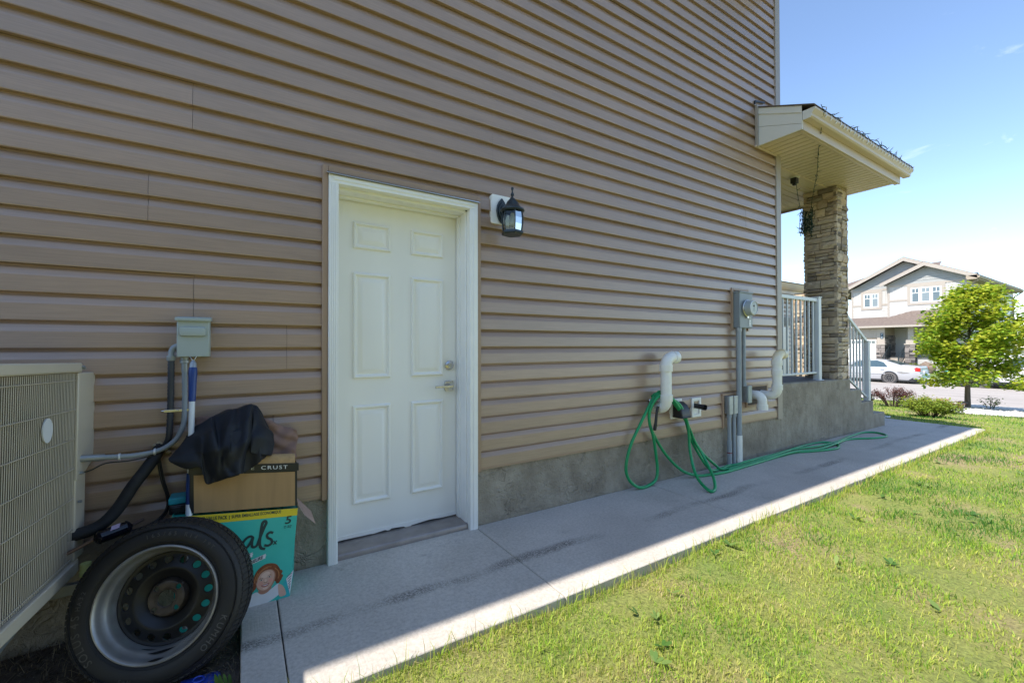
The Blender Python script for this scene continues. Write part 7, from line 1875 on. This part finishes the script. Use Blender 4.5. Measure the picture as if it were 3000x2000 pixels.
# ------------------------------------------------------------------ grass blades, thick near the camera
def n2(x, y, s, seed):
    """smooth value noise, -1..1"""
    r = np.random.default_rng(seed); g = r.uniform(-1, 1, (64, 64))
    X, Y = x * s, y * s; i, j = np.floor(X).astype(int), np.floor(Y).astype(int); fx, fy = X - i, Y - j
    fx, fy = fx * fx * (3 - 2 * fx), fy * fy * (3 - 2 * fy)
    a, b, c, d = g[i % 64, j % 64], g[(i + 1) % 64, j % 64], g[i % 64, (j + 1) % 64], g[(i + 1) % 64, (j + 1) % 64]
    return (a * (1 - fx) + b * fx) * (1 - fy) + (c * (1 - fx) + d * fx) * fy
def lawn_zv(x, y):
    z = np.where(x < 9.3, -0.028 - 0.0072 * x, -0.095 - 0.049 * (x - 9.3))
    return z - 0.014 + 0.010 * np.sin(3.1 * x + 1.3 * y) + 0.008 * np.sin(5.7 * y - 2.2 * x + 1) + 0.006 * np.sin(9 * x + 7 * y)
def blades(x, y, z, h, w, tint, seed, lean=0.55):
    q = np.random.default_rng(seed); n = len(x)
    a = q.uniform(0, 2 * np.pi, n); b = q.uniform(0, 2 * np.pi, n); ln = np.abs(q.normal(0, lean, n)) + 0.08
    sx, sy = np.cos(a) * w / 2, np.sin(a) * w / 2; lx, ly = np.cos(b) * h * ln, np.sin(b) * h * ln
    v = np.empty((n, 5, 3))
    v[:, 0] = np.c_[x - sx, y - sy, z]; v[:, 1] = np.c_[x + sx, y + sy, z]
    v[:, 2] = np.c_[x - sx * 0.75 + lx * 0.35, y - sy * 0.75 + ly * 0.35, z + h * 0.6]; v[:, 3] = np.c_[x + sx * 0.75 + lx * 0.35, y + sy * 0.75 + ly * 0.35, z + h * 0.6]
    v[:, 4] = np.c_[x + lx, y + ly, z + h * np.maximum(0.35, 1 - 0.35 * ln * ln)]
    f = np.array([[0, 1, 3], [0, 3, 2], [2, 3, 4]])
    return v.reshape(-1, 3), (np.arange(n)[:, None, None] * 5 + f[None]).reshape(-1, 3), np.repeat(tint, 5)
q = np.random.default_rng(91)
NBL = 380000
u = q.random(NBL); r0 = 1.9
rad = r0 * np.sqrt(np.exp(u * math.log(1 + (17.5 / r0) ** 2)) - 1)
th = R(-8) + q.random(NBL) * R(122)
gx, gy = rad * np.sin(th), -2.5 + rad * np.cos(th)
keep = (rad > 0.5) & (gx < 15.7)
keep &= ~((gx > -0.02) & (gx < 9.30) & (gy > -0.925 + 0.004 * np.sin(gx * 40))) & ~((gx <= 0) & (gy > -1.5 + 0.2 * np.sin(gx * 9)))
keep &= ~((gx >= 9.30) & (gx < 9.95) & (gy > 0.30)) & ~(((gx - 14.15) / 1.22) ** 2 + (gy / 0.83) ** 2 < 1) & (gy < 3.0)
gx, gy, rad = gx[keep], gy[keep], rad[keep]
dens = 0.45 * n2(gx, gy, 1.1, 3) + 0.40 * n2(gx, gy, 2.9, 4) + 0.25 * n2(gx, gy, 7.5, 5)
edge = np.clip((-0.925 - gy) / 0.22, 0, 1); green = 1.15 * dens + 0.36 * np.clip((gx - 2.3) / 3.0, -0.9, 0.75) - 0.16 * (1 - edge) * (gx < 4)
bare = n2(gx, gy, 1.9, 9) + 0.35 * n2(gx, gy, 6.0, 10)
keep = ~((bare < -0.60 + 0.16 * (gx < 2.6)) & (q.random(len(gx)) < 0.88) & (rad < 7))
gx, gy, rad, green = gx[keep], gy[keep], rad[keep], green[keep]
n_ = len(gx)
tint = np.clip(0.54 + 0.60 * green + q.normal(0, 0.19, n_), 0, 1)
hgt = (0.013 + 0.022 * q.random(n_) ** 1.5 + 0.014 * np.clip(green, 0, 1)) * (1 + 0.02 * rad); hgt *= np.where(q.random(n_) < 0.02, 1.8, 1.0); hgt *= np.where(tint < 0.3, 0.72, 1.0)
wid = (0.0017 + 0.0014 * q.random(n_)) * (1 + 0.20 * rad)
v, f, tt = blades(gx, gy, lawn_zv(gx, gy), hgt, wid, tint, 92, 0.65)
tag(np_mesh('grass', v, f, tt, M['grass']), 'short uneven grass, green with straw coloured patches', kind='stuff')
# stray tall stems and tufts at the walkway edge
ne = 3800
ex = q.random(ne) ** 1.1 * 9.2; ey = -0.925 - np.abs(q.normal(0, 0.035, ne)); eh = 0.028 + 0.11 * q.random(ne) ** 4
v, f, tt = blades(ex, ey, lawn_zv(ex, ey), eh, np.full(ne, 0.0026) * (1 + 0.12 * ex), np.clip(0.5 + q.normal(0, 0.25, ne), 0, 1), 93, 0.35)
tag(np_mesh('edge_grass', v, f, tt, M['grass']), 'taller grass stems growing along the walkway edge', kind='stuff')
# broad leaved weeds
WV, WF, WT = [], [], []; cnt = 0
for i in range(110):
    r_ = 1.6 + 7 * rng.random() ** 1.2; a = R(18 + 66 * rng.random()); x, y = r_ * math.sin(a), -2.5 + r_ * math.cos(a)
    if y > -1.0: continue
    z = float(lawn_zv(np.array([x]), np.array([y]))[0]); tn = rng.random()
    for k in range(rng.randint(2, 6)):
        b = rng.uniform(0, 6.28); L_ = rng.uniform(0.025, 0.06); w = L_ * rng.uniform(0.35, 0.6)
        d = np.array([math.cos(b), math.sin(b), rng.uniform(0.15, 0.7)]); s = np.array([-math.sin(b), math.cos(b), 0]); p = np.array([x, y, z + 0.015])
        WV += [p, p + d * L_ * 0.5 + s * w / 2, p + d * L_ * 0.85 + s * w * 0.35 , p + d * L_, p + d * L_ * 0.85 - s * w * 0.35, p + d * L_ * 0.5 - s * w / 2]
        for tri in ((0, 1, 5), (1, 2, 5), (2, 4, 5), (2, 3, 4)): WF.append([cnt + t_ for t_ in tri])
        WT += [min(1, max(0, tn + rng.uniform(-0.3, 0.3)))] * 6; cnt += 6
for k in range(5):   # one big weed by the walkway corner behind the wheel
    b = 2.2 + 0.5 * k; L_ = 0.05 + 0.018 * k; d = np.array([0.25 * math.cos(b), 0.25 * math.sin(b), 1.0]); s = np.array([1.0, 0.2, 0]); p = np.array([-0.025 - 0.008 * k, -0.66 - 0.012 * k, -0.05])
    w = 0.011
    WV += [p, p + d * L_ * 0.5 + s * w / 2, p + d * L_ * 0.85 + s * w * 0.35, p + d * L_, p + d * L_ * 0.85 - s * w * 0.35, p + d * L_ * 0.5 - s * w / 2]
    for tri in ((0, 1, 5), (1, 2, 5), (2, 4, 5), (2, 3, 4)): WF.append([cnt + t_ for t_ in tri])
    WT += [0.15] * 6; cnt += 6
tag(np_mesh('weeds', np.array(WV), np.array(WF), np.array(WT), M['weed_leaf']), 'scattered broad leaved weeds in the lawn', kind='stuff')
# dry clippings over the bare soil
ns_ = 9000
sx_, sy_ = -1.6 + 1.6 * q.random(ns_), -1.15 + 1.15 * q.random(ns_)
v, f, tt = blades(sx_, sy_, np.full(ns_, -0.055) + 0.012 * q.random(ns_), 0.012 + 0.03 * q.random(ns_) ** 2, np.full(ns_, 0.0024), np.clip(q.random(ns_) ** 1.8, 0, 1), 95, 2.2)
tag(np_mesh('dry_clippings', v, f, tt, M['straw']), 'dry brown grass clippings on the soil around the wheel', kind='stuff')
# leaf litter crumbs along the foot of the wall
